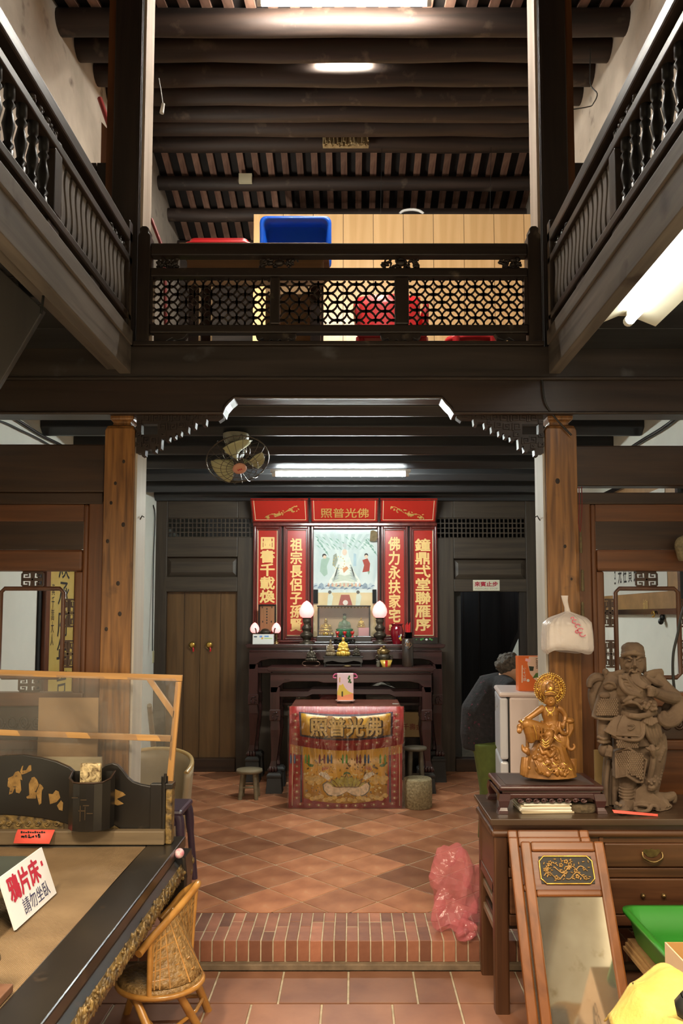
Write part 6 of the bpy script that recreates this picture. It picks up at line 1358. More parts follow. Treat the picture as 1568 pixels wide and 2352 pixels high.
text('請勿坐臥', mat('blue_black_ink', (0.03, 0.03, 0.09), 0.6, var=0.1), sg, sp(0.56, 0.24), w=W_*0.62, h=up.length*0.30, R=RS, bold=0.0, name='handwriting')
fp_ = thing('carved_finial', 'black and gilt carved post end at the near left of the bed', 'finial', (-1.06, 2.24, zb))
c = V((-1.065, 2.24, zb-0.002))
G().lathe([(0.045, 0), (0.05, 0.02), (0.04, 0.05), (0.052, 0.08), (0.045, 0.12), (0.02, 0.13)], c, 14).build('gilt_body', M_GILT, fp_); G().ell(c+V((0, 0, 0.15)), (0.045, 0.06, 0.036)).ell(c+V((0.01, -0.03, 0.165)), (0.03, 0.03, 0.025)).build('black_knob', M_LACQ, fp_, remesh=0.006)
G().box(-1.05, -0.97, 2.08, 2.24, zb-0.003, zb+0.02).build('wood_block', wood('reddish_block', (0.10, 0.04, 0.02), (0.15, 0.07, 0.035), 'x', 0.6, 14), label='small reddish wood block at the near corner of the mat', cat='block', bevel=0.003)
# ---- batten frame with plastic film, cardboard sheet, polystyrene sheet behind the bed
yf = 3.93; f3 = lambda px: X(px, yf, 1650); z3 = lambda py: Z(py, yf)
wf = thing('film_screen', 'pine batten frame covered with clear plastic film behind the bed', 'screen', (f3(200), yf, 0.13))
PX_ = PINE('x'); PZ_ = PINE('z')
def bat_(pts, nm, m): return G().prism([P(a, b, yf) for a, b in pts], (0, 0.022, 0)).build(nm, m, wf, bevel=0.002)
bat_([(-90, 1536), (418, 1551), (417, 1565), (-90, 1549)], 'top_rail', PX_); bat_([(-90, 1673), (395, 1690), (394, 1704), (-90, 1686)], 'middle_rail', PX_)
bat_([(403, 1566), (416, 1566), (391, 1850), (377, 1850)], 'right_stile', PZ_); bat_([(336, 1562), (350, 1562), (401, 1634), (398, 1652)], 'corner_brace', PZ_)
bat_([(377, 1850), (391, 1850), (372, 2062), (358, 2062)], 'lower_stile', PZ_)
G().sheet(lambda u, v: P(-85+(495-(27*(1-v)))*u, 1850-305*v+14*u*v, yf-0.003)+V((0, 0.006*math.sin(u*19+v*7), 0)), 30, 16).build('film', clear('dusty_film', bump=0.4, bscale=7, rough=0.15, haze=0.12, hcol=(0.55, 0.52, 0.46), k=1.3), wf)
cd = G().box(X(100, 4.0), X(235, 4.0), 3.985, 4.0, 0.45, Z(1602, 4.0)).build('cardboard_sheet', M_CARD, label='tan cardboard sheet leaning on the left partition behind the film', cat='cardboard', bevel=0.002)
fo = G().box(X(80, 3.97), X(245, 3.97), 3.955, 3.975, 0.13, Z(1738, 3.97)).build('foam_sheet', mat('cream_foam', (0.66, 0.56, 0.36), 0.8, var=0.05), label='cream foam sheet standing low behind the end screen', cat='foam sheet', bevel=0.002)
G().box(X(96, 3.99), X(240, 3.99), 3.982, 4.005, 0.13, 0.45).build('carton', M_CARD, label='brown carton base under the cardboard sheet', cat='box')
# beige tub chair behind the film and a pole
tcx = X(352, 5.08); tch = thing('tub_chair', 'beige round-backed tub chair behind the plastic film', 'chair', (tcx, 5.08, 0.13))
M_BEI = mat('beige_vinyl', (0.36, 0.29, 0.19), 0.4, var=0.1, scale=5)
zr = Z(1738, 5.08)
def shell(u, v):
    a = math.radians(-20+220*u); r = 0.24+0.03*v; zt = zr-0.10*abs(2*u-1)**2
    return V((tcx+r*math.cos(a), 5.1+r*math.sin(a)*0.9, 0.13+0.2+(zt-0.33)*v))
G().sheet(shell, 28, 8).build('backrest', M_BEI, tch, solid=0.03); G().lathe([(0.02, 0.13), (0.21, 0.13), (0.245, 0.3), (0.25, 0.42), (0.22, 0.45), (0.02, 0.45)], (tcx, 5.09, 0), 24).build('seat', M_BEI, tch)
G().tube([shell(u/28, 1)+V((0, 0, 0.005)) for u in range(29)], 0.016, 8).build('rim', mat('honey_piping', (0.45, 0.30, 0.12), 0.3, var=0.1), tch)
G().tube([P(343, 1620, 5.5), PZ(366, 1850, 0.135)], [0.018, 0.026], 8).build('wooden_pole', wood('old_pole', (0.16, 0.12, 0.07), (0.24, 0.18, 0.11), 'z', 0.6, 12), label='pale wooden pole leaning behind the tub chair', cat='pole')
crumple(PXx(306, 1632, XL+0.05)+V((0.01, 0, 0)), 0.045, 0.09, 0.045, mat('mauve_cloth', (0.30, 0.20, 0.33), 0.9, var=0.15), 'cap', 'mauve cloth cap hanging on the left wall', 8, 'cap', 0.15)
# purple plastic stool beyond the bed
zs = Z(1852, 4.5); sx0, sx1 = -1.27, -0.975; ps = thing('plastic_stool', 'dark purple plastic stool on the tiles behind the bed corner', 'stool', ((sx0+sx1)/2, 4.55, 0.13))
M_PUR = mat('dark_purple_plastic', (0.045, 0.028, 0.05), 0.35, var=0.08)
G().box(sx0, sx1, 4.4, 4.7, zs-0.035, zs).build('seat', M_PUR, ps, bevel=0.03)
for a in (sx0+0.03, sx1-0.03):
    for b in (4.43, 4.67):
        s = 1 if a > -1.1 else -1; t_ = 1 if b > 4.5 else -1
        G().tube(spline([V((a-s*0.02, b, zs-0.02)), V((a+s*0.008, b, zs-0.06)), V((a+s*0.02, b+t_*0.01, zs-0.2)), V((a+s*0.045, b+t_*0.02, 0.13))], 3), [0.028]*3+[0.026]*3+[0.02]*4, 8).build('leg', M_PUR, ps)
for b in (4.43, 4.67): G().box(sx0+0.02, sx1-0.02, b-0.012, b+0.012, zs-0.09, zs-0.03).build('skirt', M_PUR, ps)

# ---- small rattan chair by the bed
rc = thing('rattan_chair', 'small honey rattan chair drawn up to the opium bed', 'chair', (-0.83, 3.2, -0.008))
M_CANE = mat('honey_cane', (0.30, 0.13, 0.026), 0.3, col2=(0.46, 0.23, 0.055), scale=14, coat=0.3)
M_RAT = mat('woven_rattan', (0.17, 0.095, 0.03), 0.45, col2=(0.33, 0.20, 0.075), scale=60, bump=1.0, detail=2)
cx, cy = -0.80, 3.25
top_ = [P(318, 2192, 3.02), P(345, 2158, 3.10), P(378, 2122, 3.2), P(418, 2076, 3.32), P(453, 2032, 3.42), P(446, 2034, 3.50), P(420, 2052, 3.52), P(390, 2088, 3.50), P(368, 2112, 3.46)]
G().tube(spline(top_, 6), 0.0155, 10).build('back_rail', M_CANE, rc)
zs = 0.235
def seatp(a, s, zz): return V((cx+0.17*s*math.cos(a), cy+0.15*s*math.sin(a), zz))
G().loft([[seatp(2*PI*q/28, 0.95, zs-0.05) for q in range(28)], [seatp(2*PI*q/28, 1.0, zs-0.03) for q in range(28)], [seatp(2*PI*q/28, 0.99, zs-0.005) for q in range(28)], [seatp(2*PI*q/28, 0.9, zs) for q in range(28)], [seatp(2*PI*q/28, 0.02, zs-0.012) for q in range(28)]]).build('seat', M_RAT, rc)
sp_ = spline(top_, 6)
def back(u, v):
    i = u*(len(sp_)-1)*0.72+len(sp_)*0.12; k = int(i); t = sp_[min(k, len(sp_)-1)].lerp(sp_[min(k+1, len(sp_)-1)], i-k)
    a = math.atan2(t.y-cy, t.x-cx); b = seatp(a, 0.98, zs)
    return b.lerp(t, v)
g = G().sheet(back, 36, 10); g.build('woven_back', M_RAT, rc, solid=0.006)
g = G()
for q in range(24): g.tube([back(q/23, v/4)+V((0, 0, 0)) for v in range(5)], 0.0042, 5)
for q in range(5): g.tube([back(u/30, 0.15+0.17*q) for u in range(31)], 0.0038, 5)
g.build('woven_strands', M_CANE, rc, kind='stuff')
for a, ex, ey in ((-0.9, P(459, 2306, 3.28), 0), (0.75, V((-0.63, 3.42, 0)), 0), (-2.2, P(372, 2352, 3.05), 0), (2.4, V((-0.98, 3.4, 0)), 0)):
    s0 = seatp(a, 0.86, zs-0.02); e = V((ex.x, ex.y, -0.006))
    G().tube([s0, s0.lerp(e, 0.5), e], [0.015, 0.017, 0.0165], 8).build('leg', M_CANE, rc)
e1, e2, e3, e4 = P(459, 2306, 3.28), V((-0.63, 3.42, 0)), P(372, 2352, 3.05), V((-0.98, 3.4, 0))
for a, b in ((e1, e3), (e1, e2), (e3, e4), (e2, e4)):
    p0, p1 = V((a.x, a.y, 0.07)).lerp(V((cx, cy, 0.07)), 0.1), V((b.x, b.y, 0.07)).lerp(V((cx, cy, 0.07)), 0.1)
    G().tube([p0, (p0+p1)/2+V((0, 0, 0.0)), p1], 0.009, 6).build('stretcher', M_CANE, rc)
G().tube([seatp(2*PI*q/30, 1.02, zs-0.03) for q in range(30)], 0.011, 8, closed=True).build('seat_rim', M_CANE, rc)
for u in (0.0, 0.5, 1.0): G().tube([back(u, 0)-V((0, 0, 0.03)), back(u, 0.5), back(u, 1)], 0.011, 8).build('upright', M_CANE, rc)
# ================================================================ RIGHT SIDE
# framed calligraphy on the right wall, seen through the fretted opening
wx = XR-0.02; ya_, yb_ = 4.35, 6.1; zf = 1.72
cg = thing('framed_calligraphy', 'long framed calligraphy on the right wall, in view through the right fretted opening', 'picture', (XR-0.01, (ya_+yb_)/2, zf))
G().frame(0, 0, 0, 0, 0, 0, 0) if False else None
g = G(); g.box(XR-0.035, XR, ya_, yb_, zf, zf+0.035).box(XR-0.035, XR, ya_, yb_, 2.6, 2.635).box(XR-0.035, XR, ya_, ya_+0.035, zf+0.035, 2.6).box(XR-0.035, XR, yb_-0.035, yb_, zf+0.035, 2.6)
g.build('black_frame', M_LACQ, cg)
G().box(XR-0.015, XR-0.008, ya_+0.03, yb_-0.03, zf+0.03, 2.61).build('brown_mount', mat('tan_brocade', (0.36, 0.20, 0.075), 0.5, var=0.15, scale=12), cg)
G().box(XR-0.018, XR-0.013, ya_+0.22, yb_-0.05, zf+0.14, 2.5).build('white_paper', mat('rice_paper', (0.66, 0.66, 0.60), 0.6, var=0.05), cg)
RXM = Mx((V((0, -1, 0)), V((0, 0, 1)), V((-1, 0, 0)))).transposed()      # text plane facing -x
for k, s in enumerate(('常平取', '貝平民', '取義賢', '骶法在', '高平先', '月吉旦')):
    yk = 4.98+0.10*k
    text(s, M_INK, cg, (XR-0.0185, yk, 2.17), w=0.07 if k < 5 else 0.03, h=0.46, vert=True, R=RXM, bold=0.004)
text('一柳', mat('faint_gold_print', (0.62, 0.42, 0.14), 0.5, var=0.1), cg, (XR-0.0185, 4.92, 1.80), w=0.08, h=0.18, vert=True, R=RXM, name='mount_pattern', kind='stuff')
hk = thing('coat_hook', 'black hook with a gold emblem on the right wall under the frame', 'hook', PXx(1512, 1418, XR-0.02)); c = PXx(1512, 1418, XR-0.02)
G().ell(c+V((0.01, -0.03, 0.0)), (0.010, 0.03, 0.022)).ell(c+V((-0.005, -0.045, -0.025)), (0.016, 0.02, 0.02)).build('hook_plate', M_BLACKW, hk); G().tube([c+V((-0.025, 0.02+0.022*math.cos(t), 0.02+0.018*math.sin(t))) for t in [q*0.6 for q in range(10)]], 0.005, 6).build('gold_emblem', M_GOLD, hk)
cable([P(1600, 1330, 4.0), P(1568, 1400, 4.0), P(1556, 1455, 4.0), P(1546, 1500, 4.0), P(1545, 1550, 4.0), P(1550, 1600, 4.0), P(1551, 1640, 4.02)], 0.007, 'black cable hanging in front of the right fretted opening')
crumple(P(1566, 1262, 4.0), 0.035, 0.03, 0.075, mat('khaki_wool', (0.20, 0.16, 0.09), 0.95, var=0.3, scale=60, bump=0.8), 'duster', 'khaki wool duster hanging at the right partition panel', 4, 'duster', 0.12)
# tassels on the right partition
td = thing('hanging_tassel', 'red cord with two bronze-green tassels on the right partition stile', 'tassel', P(1333, 1240, 4.0))
for px in (1329, 1335): G().tube(spline([P(px, 1118, 4.02), P(px+1, 1160, 4.01), P(px-1, 1200, 4.0), P(1332, 1222, 4.0)], 3), 0.0028, 5).build('red_cord', mat('dull_red_cord', (0.16, 0.02, 0.015), 0.7, var=0.1), td)
M_TAS = mat('bronze_green_thread', (0.10, 0.075, 0.03), 0.6, var=0.3, scale=60)
for a, b, w_ in ((1218, 1270, 0.009), (1308, 1358, 0.011), (1382, 1425, 0.012)):
    px = 1333 if a < 1300 else 1337
    G().tube([P(px, a, 4.015), P(px, a+6, 4.015), P(px, a+9, 4.015), P(px+1, b, 4.015)], [0.004, w_*0.8, w_*0.6, w_*0.85], 8).build('tassel', M_TAS, td)
# white plastic bag with a meal box, hung on the right column
yb = 3.985; bag = thing('plastic_bag', 'white plastic bag with a box inside, hung on the right column', 'bag', P(1303, 1437, 3.96)); kk = 3.96/1740
def bagp(u, v):
    a = 2*PI*u; rr = 1.0+0.035*math.sin(a*7+3*v)+0.05*math.sin(a*19+4*math.sin(v*5))*(0.3+v)*(v < 0.75)
    lv = [(1497, 51, 0.055, 1304), (1488, 57, 0.075, 1304), (1455, 55, 0.08, 1303), (1432, 52, 0.08, 1302), (1420, 40, 0.06, 1302), (1412, 20, 0.035, 1303), (1406, 6, 0.014, 1303), (1395, 5, 0.011, 1301), (1380, 6, 0.010, 1297), (1368, 8, 0.008, 1296)]
    t = v*(len(lv)-1); i = min(int(t), len(lv)-2); q = t-i
    py = lv[i][0]+(lv[i+1][0]-lv[i][0])*q; rx = lv[i][1]+(lv[i+1][1]-lv[i][1])*q; ry = lv[i][2]+(lv[i+1][2]-lv[i][2])*q; cx_ = lv[i][3]+(lv[i+1][3]-lv[i][3])*q
    ca, sa = math.cos(a), math.sin(a); ca = math.copysign(abs(ca)**0.6, ca); sa = math.copysign(abs(sa)**0.6, sa)
    c = P(cx_, py, 3.955); return c+V((ca*rx*kk*rr, sa*ry*rr, 0.012*math.sin(a*3+1)*(1-v)))
G().sheet(bagp, 72, 30).build('bag_skin', film('white_film', (0.80, 0.72, 0.68), 0.62, 0.22, 0.8, 22), bag)
G().box(X(1258, 3.93), X(1346, 3.93), 3.92, 3.99, Z(1494, 3.93), Z(1440, 3.93)).build('meal_box', mat('white_box', (0.78, 0.72, 0.66), 0.5, var=0.03), bag, bevel=0.006)
g = G()
for px, py, r in ((1308, 1427, 5), (1315, 1437, 5), (1321, 1447, 6), (1326, 1456, 6), (1314, 1450, 4), (1303, 1420, 3)):
    g.tube([P(px+r*math.cos(t)*1.1, py+r*0.8*math.sin(t), 3.955)+V((0, -0.088, 0)) for t in [q*0.55+px for q in range(9)]], 0.0028, 4)
g.build('red_print', mat('faded_red_print', (0.62, 0.10, 0.16), 0.5, var=0.1), bag)
G().cyl((P(1297, 1373, 4.02)), (P(1297, 1373, 4.06)), 0.006).build('nail', M_STEEL, label='nail in the right column carrying the white plastic bag', cat='nail')
# fridge
zf0 = 0.13; fy = 4.45; a_ = math.radians(7)
p1 = V((X(1169, fy, 1590), fy, 0)); zt = Z(1590, fy)
RFZ = Mx.Rotation(-a_, 3, 'Z')
fg = thing('fridge', 'small pinkish white fridge behind the desk and the right column', 'fridge', (p1.x+0.25, fy+0.25, zf0)); fw, fd = 0.50, 0.48
def fbox(x0, x1, y0, y1, z0, z1, nm, m, bev=0.012):
    g = G().box(x0, x1, y0, y1, z0, z1); g.v = [p1 + RFZ @ V((p.x, p.y, 0)) + V((0, 0, p.z)) for p in g.v]; return g.build(nm, m, fg, bevel=bev)
M_FR = mat('fridge_enamel', (0.66, 0.55, 0.52), 0.3, var=0.02); M_FD = mat('fridge_door', (0.58, 0.58, 0.62), 0.25, var=0.02)
fbox(0.0, fw, 0, fd, zf0+0.02, zt-0.03, 'cabinet', M_FR); fbox(-0.06, fw, -0.004, fd+0.004, zt-0.03, zt, 'top_panel', M_FR, 0.015)
zm = Z(1748, fy); fbox(-0.055, -0.008, 0.0, fd, zm+0.006, zt-0.034, 'upper_door', M_FD, 0.012); fbox(-0.055, -0.008, 0.0, fd, zf0+0.04, zm-0.006, 'lower_door', M_FD, 0.012)
fbox(-0.010, 0.002, 0.01, fd-0.01, zf0+0.04, zt-0.034, 'door_gasket', M_BLACKW, 0)
fbox(-0.058, -0.05, fd-0.05, fd-0.03, zt-0.16, zt-0.07, 'handle_slot', M_BLACKW, 0.002); fbox(-0.0565, -0.054, 0.20, 0.26, zt-0.115, zt-0.10, 'badge', M_STEEL, 0)
for x in (0.02, fw-0.06):
    for y in (0.03, fd-0.07): fbox(x, x+0.04, y, y+0.04, zf0, zf0+0.02, 'foot', M_BLACKW, 0)
# orange tea carton on the fridge
tx = thing('tea_box', 'orange tea carton with green leaf print on top of the fridge', 'box', (X(1214, 4.5), 4.55, zt)); yt = 4.52
ft = lambda px: X(px, yt, 1540); zt2 = lambda py: Z(py, yt)
G().box(ft(1190), ft(1248), yt, yt+0.075, zt, zt2(1507)).build('carton', mat('orange_card', (0.72, 0.16, 0.04), 0.35, var=0.05), tx, bevel=0.002)
def tp_(pts, nm, col, d=0.0008): return G().prism([V((ft(a), yt-d, zt2(b))) for a, b in pts], (0, d, 0)).build(nm, mat('tea_'+nm, srgb(*col), 0.4, var=0.08), tx)
tp_([(1215, 1508), (1247, 1508), (1247, 1560), (1228, 1562), (1217, 1548), (1211, 1524)], 'pale_glow', (230, 196, 176)); tp_([(1236, 1508), (1247.5, 1508), (1247.5, 1536), (1240, 1522)], 'olive_corner', (96, 104, 62), 0.0012)
tp_([(1214, 1530), (1226, 1531), (1224, 1541), (1216, 1541)], 'tea_heap', (52, 62, 52), 0.0014); tp_([(1222, 1558), (1230, 1546), (1247, 1544), (1247, 1556), (1232, 1556)], 'green_leaf', (88, 120, 62), 0.0012)
tp_([(1207, 1512), (1219, 1514), (1217, 1521), (1206, 1518)], 'price_sticker', (240, 190, 200), 0.0016); tp_([(1198, 1528), (1200, 1528), (1199, 1568), (1197, 1568)], 'white_bar', (235, 220, 200), 0.0012)
g = G().lathe([(0.007, 0), (0.009, 0.001), (0.007, 0.0012)], (ft(1212), yt-0.001, zt2(1563)), 12, R=RX90); g.build('seal_ring', M_WHITE, tx)
RV = RX90 @ Mx.Rotation(-PI/2, 3, 'Z')
text('White', M_INK, tx, (ft(1240), yt-0.002, zt2(1520)), w=(zt2(1510)-zt2(1532)), R=RV, bold=0.0, name='carton_lettering'); text('Leaves', M_INK, tx, (ft(1233.5), yt-0.002, zt2(1524)), w=(zt2(1513)-zt2(1537)), R=RV, name='carton_lettering')
text('シャツ版', M_WHITE, tx, (ft(1204), yt-0.002, zt2(1549)), w=(zt2(1534)-zt2(1565)), R=RV, name='carton_lettering')

# ---- person bending behind the fridge
py0 = 5.28; per = thing('person', 'person in a dark speckled jacket and green trousers bending behind the fridge', 'person', (X(1112, py0), py0, 0.13))
SK = mat('skin', (0.42, 0.23, 0.14), 0.5, var=0.06); HR = mat('grey_black_hair', (0.025, 0.02, 0.016), 0.7, col2=(0.11, 0.09, 0.07), scale=70, bump=0.9)
JK = mat('dark_speckled_knit', (0.007, 0.0065, 0.008), 0.9, col2=(0.017, 0.015, 0.018), scale=40, bump=0.5, mask=0.64, mcol=(0.20, 0.02, 0.06), mscale=34); TR = mat('olive_trousers', (0.085, 0.115, 0.02), 0.8, var=0.15, scale=20)
Q = lambda px, py, dy=0.0: P(px, py, py0+dy)
hipL, hipR = V((X(1112, py0)-0.0, py0-0.08, 0.86)), V((X(1112, py0)+0.02, py0+0.1, 0.86)); ch = Q(1150, 1580); nk = Q(1168, 1555, -0.03); hd_ = Q(1181, 1541, -0.05)
g = G(); g.tube([V((hipL.x+0.01, py0, 0.88)), V((hipL.x+0.02, py0, 1.02)), ch, nk], [0.13, 0.14, 0.13, 0.05], 14, sq=1.15); g.tube([nk, hd_], [0.05, 0.05], 10); g.ell(hd_, (0.082, 0.088, 0.10), Mx.Rotation(math.radians(50), 3, 'Y'))
g.ell(hd_+V((0.075, -0.02, -0.035)), (0.018, 0.012, 0.014)); g.ell(hd_+V((0.035, -0.075, -0.01)), (0.018, 0.012, 0.026)); g.ell(hd_+V((0.06, -0.03, -0.075)), (0.03, 0.035, 0.025))
for h in (hipL, hipR):
    kx = V((h.x+0.03, h.y, 0.50)); ft_ = V((h.x-0.01, h.y, 0.17)); g.tube([h, kx, ft_], [0.085, 0.062, 0.042], 10); g.tube([ft_, V((ft_.x+0.13, ft_.y, 0.155))], [0.045, 0.032], 8)
for s in (-1, 1):
    sh = ch+V((0.0, s*0.17, 0.02)); el = sh+V((0.16, s*0.02, -0.22)); wr_ = el+V((0.18, -s*0.03, -0.08)); g.tube([ch+V((0, s*0.08, 0.02)), sh, el, wr_], [0.06, 0.055, 0.045, 0.032], 10)
    g.ell(wr_+V((0.045, 0, -0.01)), (0.045, 0.036, 0.018))
    for q in range(4): b0 = wr_+V((0.08, (q-1.5)*0.017, -0.01)); g.tube([b0-V((0.02, 0, 0)), b0+V((0.03, 0, -0.008)), b0+V((0.05-0.004*abs(q-1.5), 0, -0.03))], [0.009, 0.0085, 0.007], 6)
    g.tube([wr_+V((0.03, -s*0.03, 0)), wr_+V((0.06, -s*0.055, -0.02)), wr_+V((0.085, -s*0.06, -0.035))], [0.011, 0.010, 0.008], 6)
g.build('body', SK, per, remesh=0.009, smooth=2)
g = G(); g.tube([V((hipL.x-0.012, py0, 0.80)), V((hipL.x-0.01, py0, 0.90)), V((hipL.x-0.005, py0, 1.04)), ch+V((-0.01, 0, 0.0)), ch.lerp(nk, 0.75)], [0.135, 0.148, 0.15, 0.135, 0.07], 16, sq=1.15)
for s in (-1, 1):
    sh = ch+V((0.0, s*0.17, 0.02)); el = sh+V((0.16, s*0.02, -0.22)); wr_ = el+V((0.15, -s*0.025, -0.066)); g.tube([ch+V((0, s*0.08, 0.02)), sh, el, wr_], [0.085, 0.078, 0.065, 0.052], 12)
g.build('jacket', JK, per, remesh=0.012, smooth=2)
g = G(); g.tube([V((hipL.x+0.01, py0, 0.93)), V((hipL.x+0.01, py0, 0.80))], [0.13, 0.14], 14, sq=1.1)
for h in (hipL, hipR): g.tube([h, V((h.x+0.03, h.y, 0.50)), V((h.x-0.01, h.y, 0.17))], [0.11, 0.085, 0.062], 12)
g.build('trousers', TR, per, remesh=0.012, smooth=1)
g = G(); rr = random.Random(5); g.ell(hd_+V((-0.034, 0.012, 0.036)), (0.086, 0.092, 0.084))
for _ in range(70):
    d = V((rr.uniform(-1, 0.35), rr.uniform(-1, 1), rr.uniform(-0.15, 1))).normalized(); g.ell(hd_+V((-0.034, 0.012, 0.036))+V((d.x*0.084, d.y*0.088, d.z*0.080)), rr.uniform(0.013, 0.021), None, 6, 5)
g.build('hair', HR, per, remesh=0.007)
for h in (hipL, hipR): G().tube([V((h.x-0.05, h.y, 0.165)), V((h.x+0.02, h.y, 0.17)), V((h.x+0.15, h.y, 0.158))], [0.035, 0.048, 0.03], 10).build('shoe', M_BLACKW, per)

# ---- desk with drawers
zd = 0.832; xd0, xd1, yd0, yd1 = 0.612, XR-0.02, 3.385, 3.80
dk = thing('desk', 'old brown wooden desk with brass-pulled drawers carrying the two statues', 'desk', ((xd0+xd1)/2, (yd0+yd1)/2, -0.008)); DX = DESKW('x'); DZ = DESKW('z'); DY = DESKW('y')
fd_ = lambda px: X(px, yd0, 1950); zd_ = lambda py: Z(py, yd0)
G().prism([V((xd0-0.02, yd0-0.03, zd-0.012)), V((xd0-0.012, yd0-0.03, zd-0.03)), V((xd1, yd0-0.03, zd-0.03)), V((xd1, yd0-0.03, zd)), V((xd0-0.02, yd0-0.03, zd))], (0, yd1-yd0+0.04, 0)).build('desktop', wood('desktop_wood', (0.030, 0.016, 0.009), (0.065, 0.036, 0.02), 'x', 0.3, 14, coat=0.2), dk, bevel=0.004)
G().box(xd0, xd1, yd0, yd1, zd-0.062, zd-0.03).build('waist_rail', DX, dk, bevel=0.004); G().box(xd0-0.012, xd1, yd0-0.012, yd1+0.01, zd-0.085, zd-0.055).build('bead_rail', DX, dk, bevel=0.012)
G().box(xd0+0.04, xd1, yd0+0.005, yd0+0.02, zd_(1936), zd-0.085).build('front_rail', DX, dk)
G().box(xd0+0.02, xd1, yd1-0.02, yd1, zd_(2127), zd-0.085).build('back_board', DBROWN('x'), dk); G().box(xd0+0.005, xd0+0.02, yd0+0.04, yd1-0.04, zd_(2060), zd-0.085).build('side_panel', DY, dk)
G().box(xd0, xd0+0.03, yd0+0.03, yd1-0.03, zd_(2060), zd_(2036)).build('side_rail', DY, dk, bevel=0.004)
G().box(xd0+0.02, xd1, yd0+0.02, yd1-0.02, zd_(2127)-0.02, zd_(2127)).build('bottom_board', DBROWN('x'), dk)
for x0, x1 in ((1386, 1640), (1160, 1376)):
    dr = G().box(max(fd_(x0)+0.004, xd0+0.066), min(fd_(x1), xd1), yd0-0.002, yd0+0.3, zd_(1992), zd_(1937)).build('drawer', DX, dk, bevel=0.006)
    xm_ = X(1495, yd0, 1950) if x0 > 1300 else fd_(1268); zm_ = zd_(1962)
    G().prism([V((xm_+a*0.001, yd0-0.006, zm_+b*0.001)) for a, b in ((-40, 14), (-30, 24), (-12, 20), (0, 26), (12, 20), (30, 24), (40, 14), (30, 4), (20, -8), (0, -12), (-20, -8), (-30, 4))], (0, 0.004, 0)).build('pull_plate', M_BRASS, dr)
    G().tube(spline([V((xm_-0.042, yd0-0.01, zm_+0.012)), V((xm_-0.04, yd0-0.02, zm_-0.01)), V((xm_, yd0-0.026, zm_-0.026)), V((xm_+0.04, yd0-0.02, zm_-0.01)), V((xm_+0.042, yd0-0.01, zm_+0.012))], 4), 0.0045, 6).build('bail_handle', M_BRASS, dr)
    d2_ = G().box(max(fd_(x0)+0.004, xd0+0.066), min(fd_(x1), xd1), yd0-0.002, yd0+0.3, zd_(2100), zd_(2018)).build('lower_drawer', DX, dk, bevel=0.006)
    for a in (-1, 1): G().ell((xm_+a*0.045, yd0-0.012, zd_(2055)), (0.010, 0.012, 0.010)).build('knob', M_BRASS, d2_)
G().box(fd_(1376), fd_(1386), yd0-0.001, yd0+0.3, zd_(2127), zd-0.085).build('divider', DZ, dk, bevel=0.003)
G().box(xd0+0.063, xd1, yd0, yd0+0.3, zd_(2016), zd_(1994)).build('front_rail', DX, dk, bevel=0.004); G().box(xd0+0.063, xd1, yd0, yd0+0.3, zd_(2127), zd_(2102)).build('front_rail', DX, dk, bevel=0.004)
for x in (xd0, xd1-0.06):
    for y in (yd0, yd1-0.06): G().box(x, x+0.062, y, y+0.06, -0.008 if y < 3.7 else -0.008, zd-0.07).build('leg', DZ, dk, bevel=0.008)
for zz in (2090, 2150): G().box(xd0+0.01, xd0+0.03, yd0+0.05, yd1-0.05, zd_(zz)-0.015, zd_(zz)+0.015).build('side_stretcher', wood('pale_stretcher', (0.16, 0.10, 0.06), (0.24, 0.16, 0.10), 'y', 0.5, 14), dk, bevel=0.003)
# low carved stand under the gilded figure
ya0, ya1 = 3.44, 3.74; f4 = lambda px: X(px, ya0, 1810); zst = Z(1806, ya0)
x0, x1 = f4(1147), f4(1388)
sd = thing('display_stand', 'low dark rosewood stand with scrolled apron under the gilded statue', 'stand', ((x0+x1)/2, 3.59, zd)); RXX = ROSE('x')
G().box(x0, x1, ya0, ya1, zst-0.022, zst).build('stand_top', RXX, sd, bevel=0.008); G().box(x0+0.014, x1-0.014, ya0+0.012, ya1-0.012, zst-0.034, zst-0.02).build('waist', RXX, sd)
G().box(x0+0.035, x1-0.035, ya0+0.035, ya1-0.035, zst, zst+0.0015).build('sunk_panel', mat('dusty_rosewood', (0.055, 0.035, 0.03), 0.5, var=0.2), sd)
za = zst-0.034
ap = [(0, 0), (1, 0), (1, -0.045), (0.93, -0.045), (0.90, -0.028), (0.86, -0.020), (0.14, -0.020), (0.10, -0.028), (0.07, -0.045), (0, -0.045)]
for y, d in ((ya0+0.002, 0.016), (ya1-0.018, 0.016)): G().prism([V((x0+(x1-x0)*a, y, za+b)) for a, b in ap], (0, d, 0)).build('apron', RXX, sd, bevel=0.004)
for xs in (x0+0.002, x1-0.018): G().prism([V((xs, ya0+(ya1-ya0)*a, za+b)) for a, b in ap], (0.016, 0, 0)).build('apron', RXX, sd, bevel=0.004)
g = G()
for k in range(9):
    cx_ = x0+(x1-x0)*(0.2+0.6*k/8); g.tube([V((cx_+0.014*math.cos(t)*(1-t/12), ya0+0.004, za-0.030+0.009*math.sin(t)*(1-t/12)*(1 if k % 2 else -1))) for t in [q*0.6 for q in range(15)]], 0.0042, 5)
g.build('scroll_carving', RXX, sd)
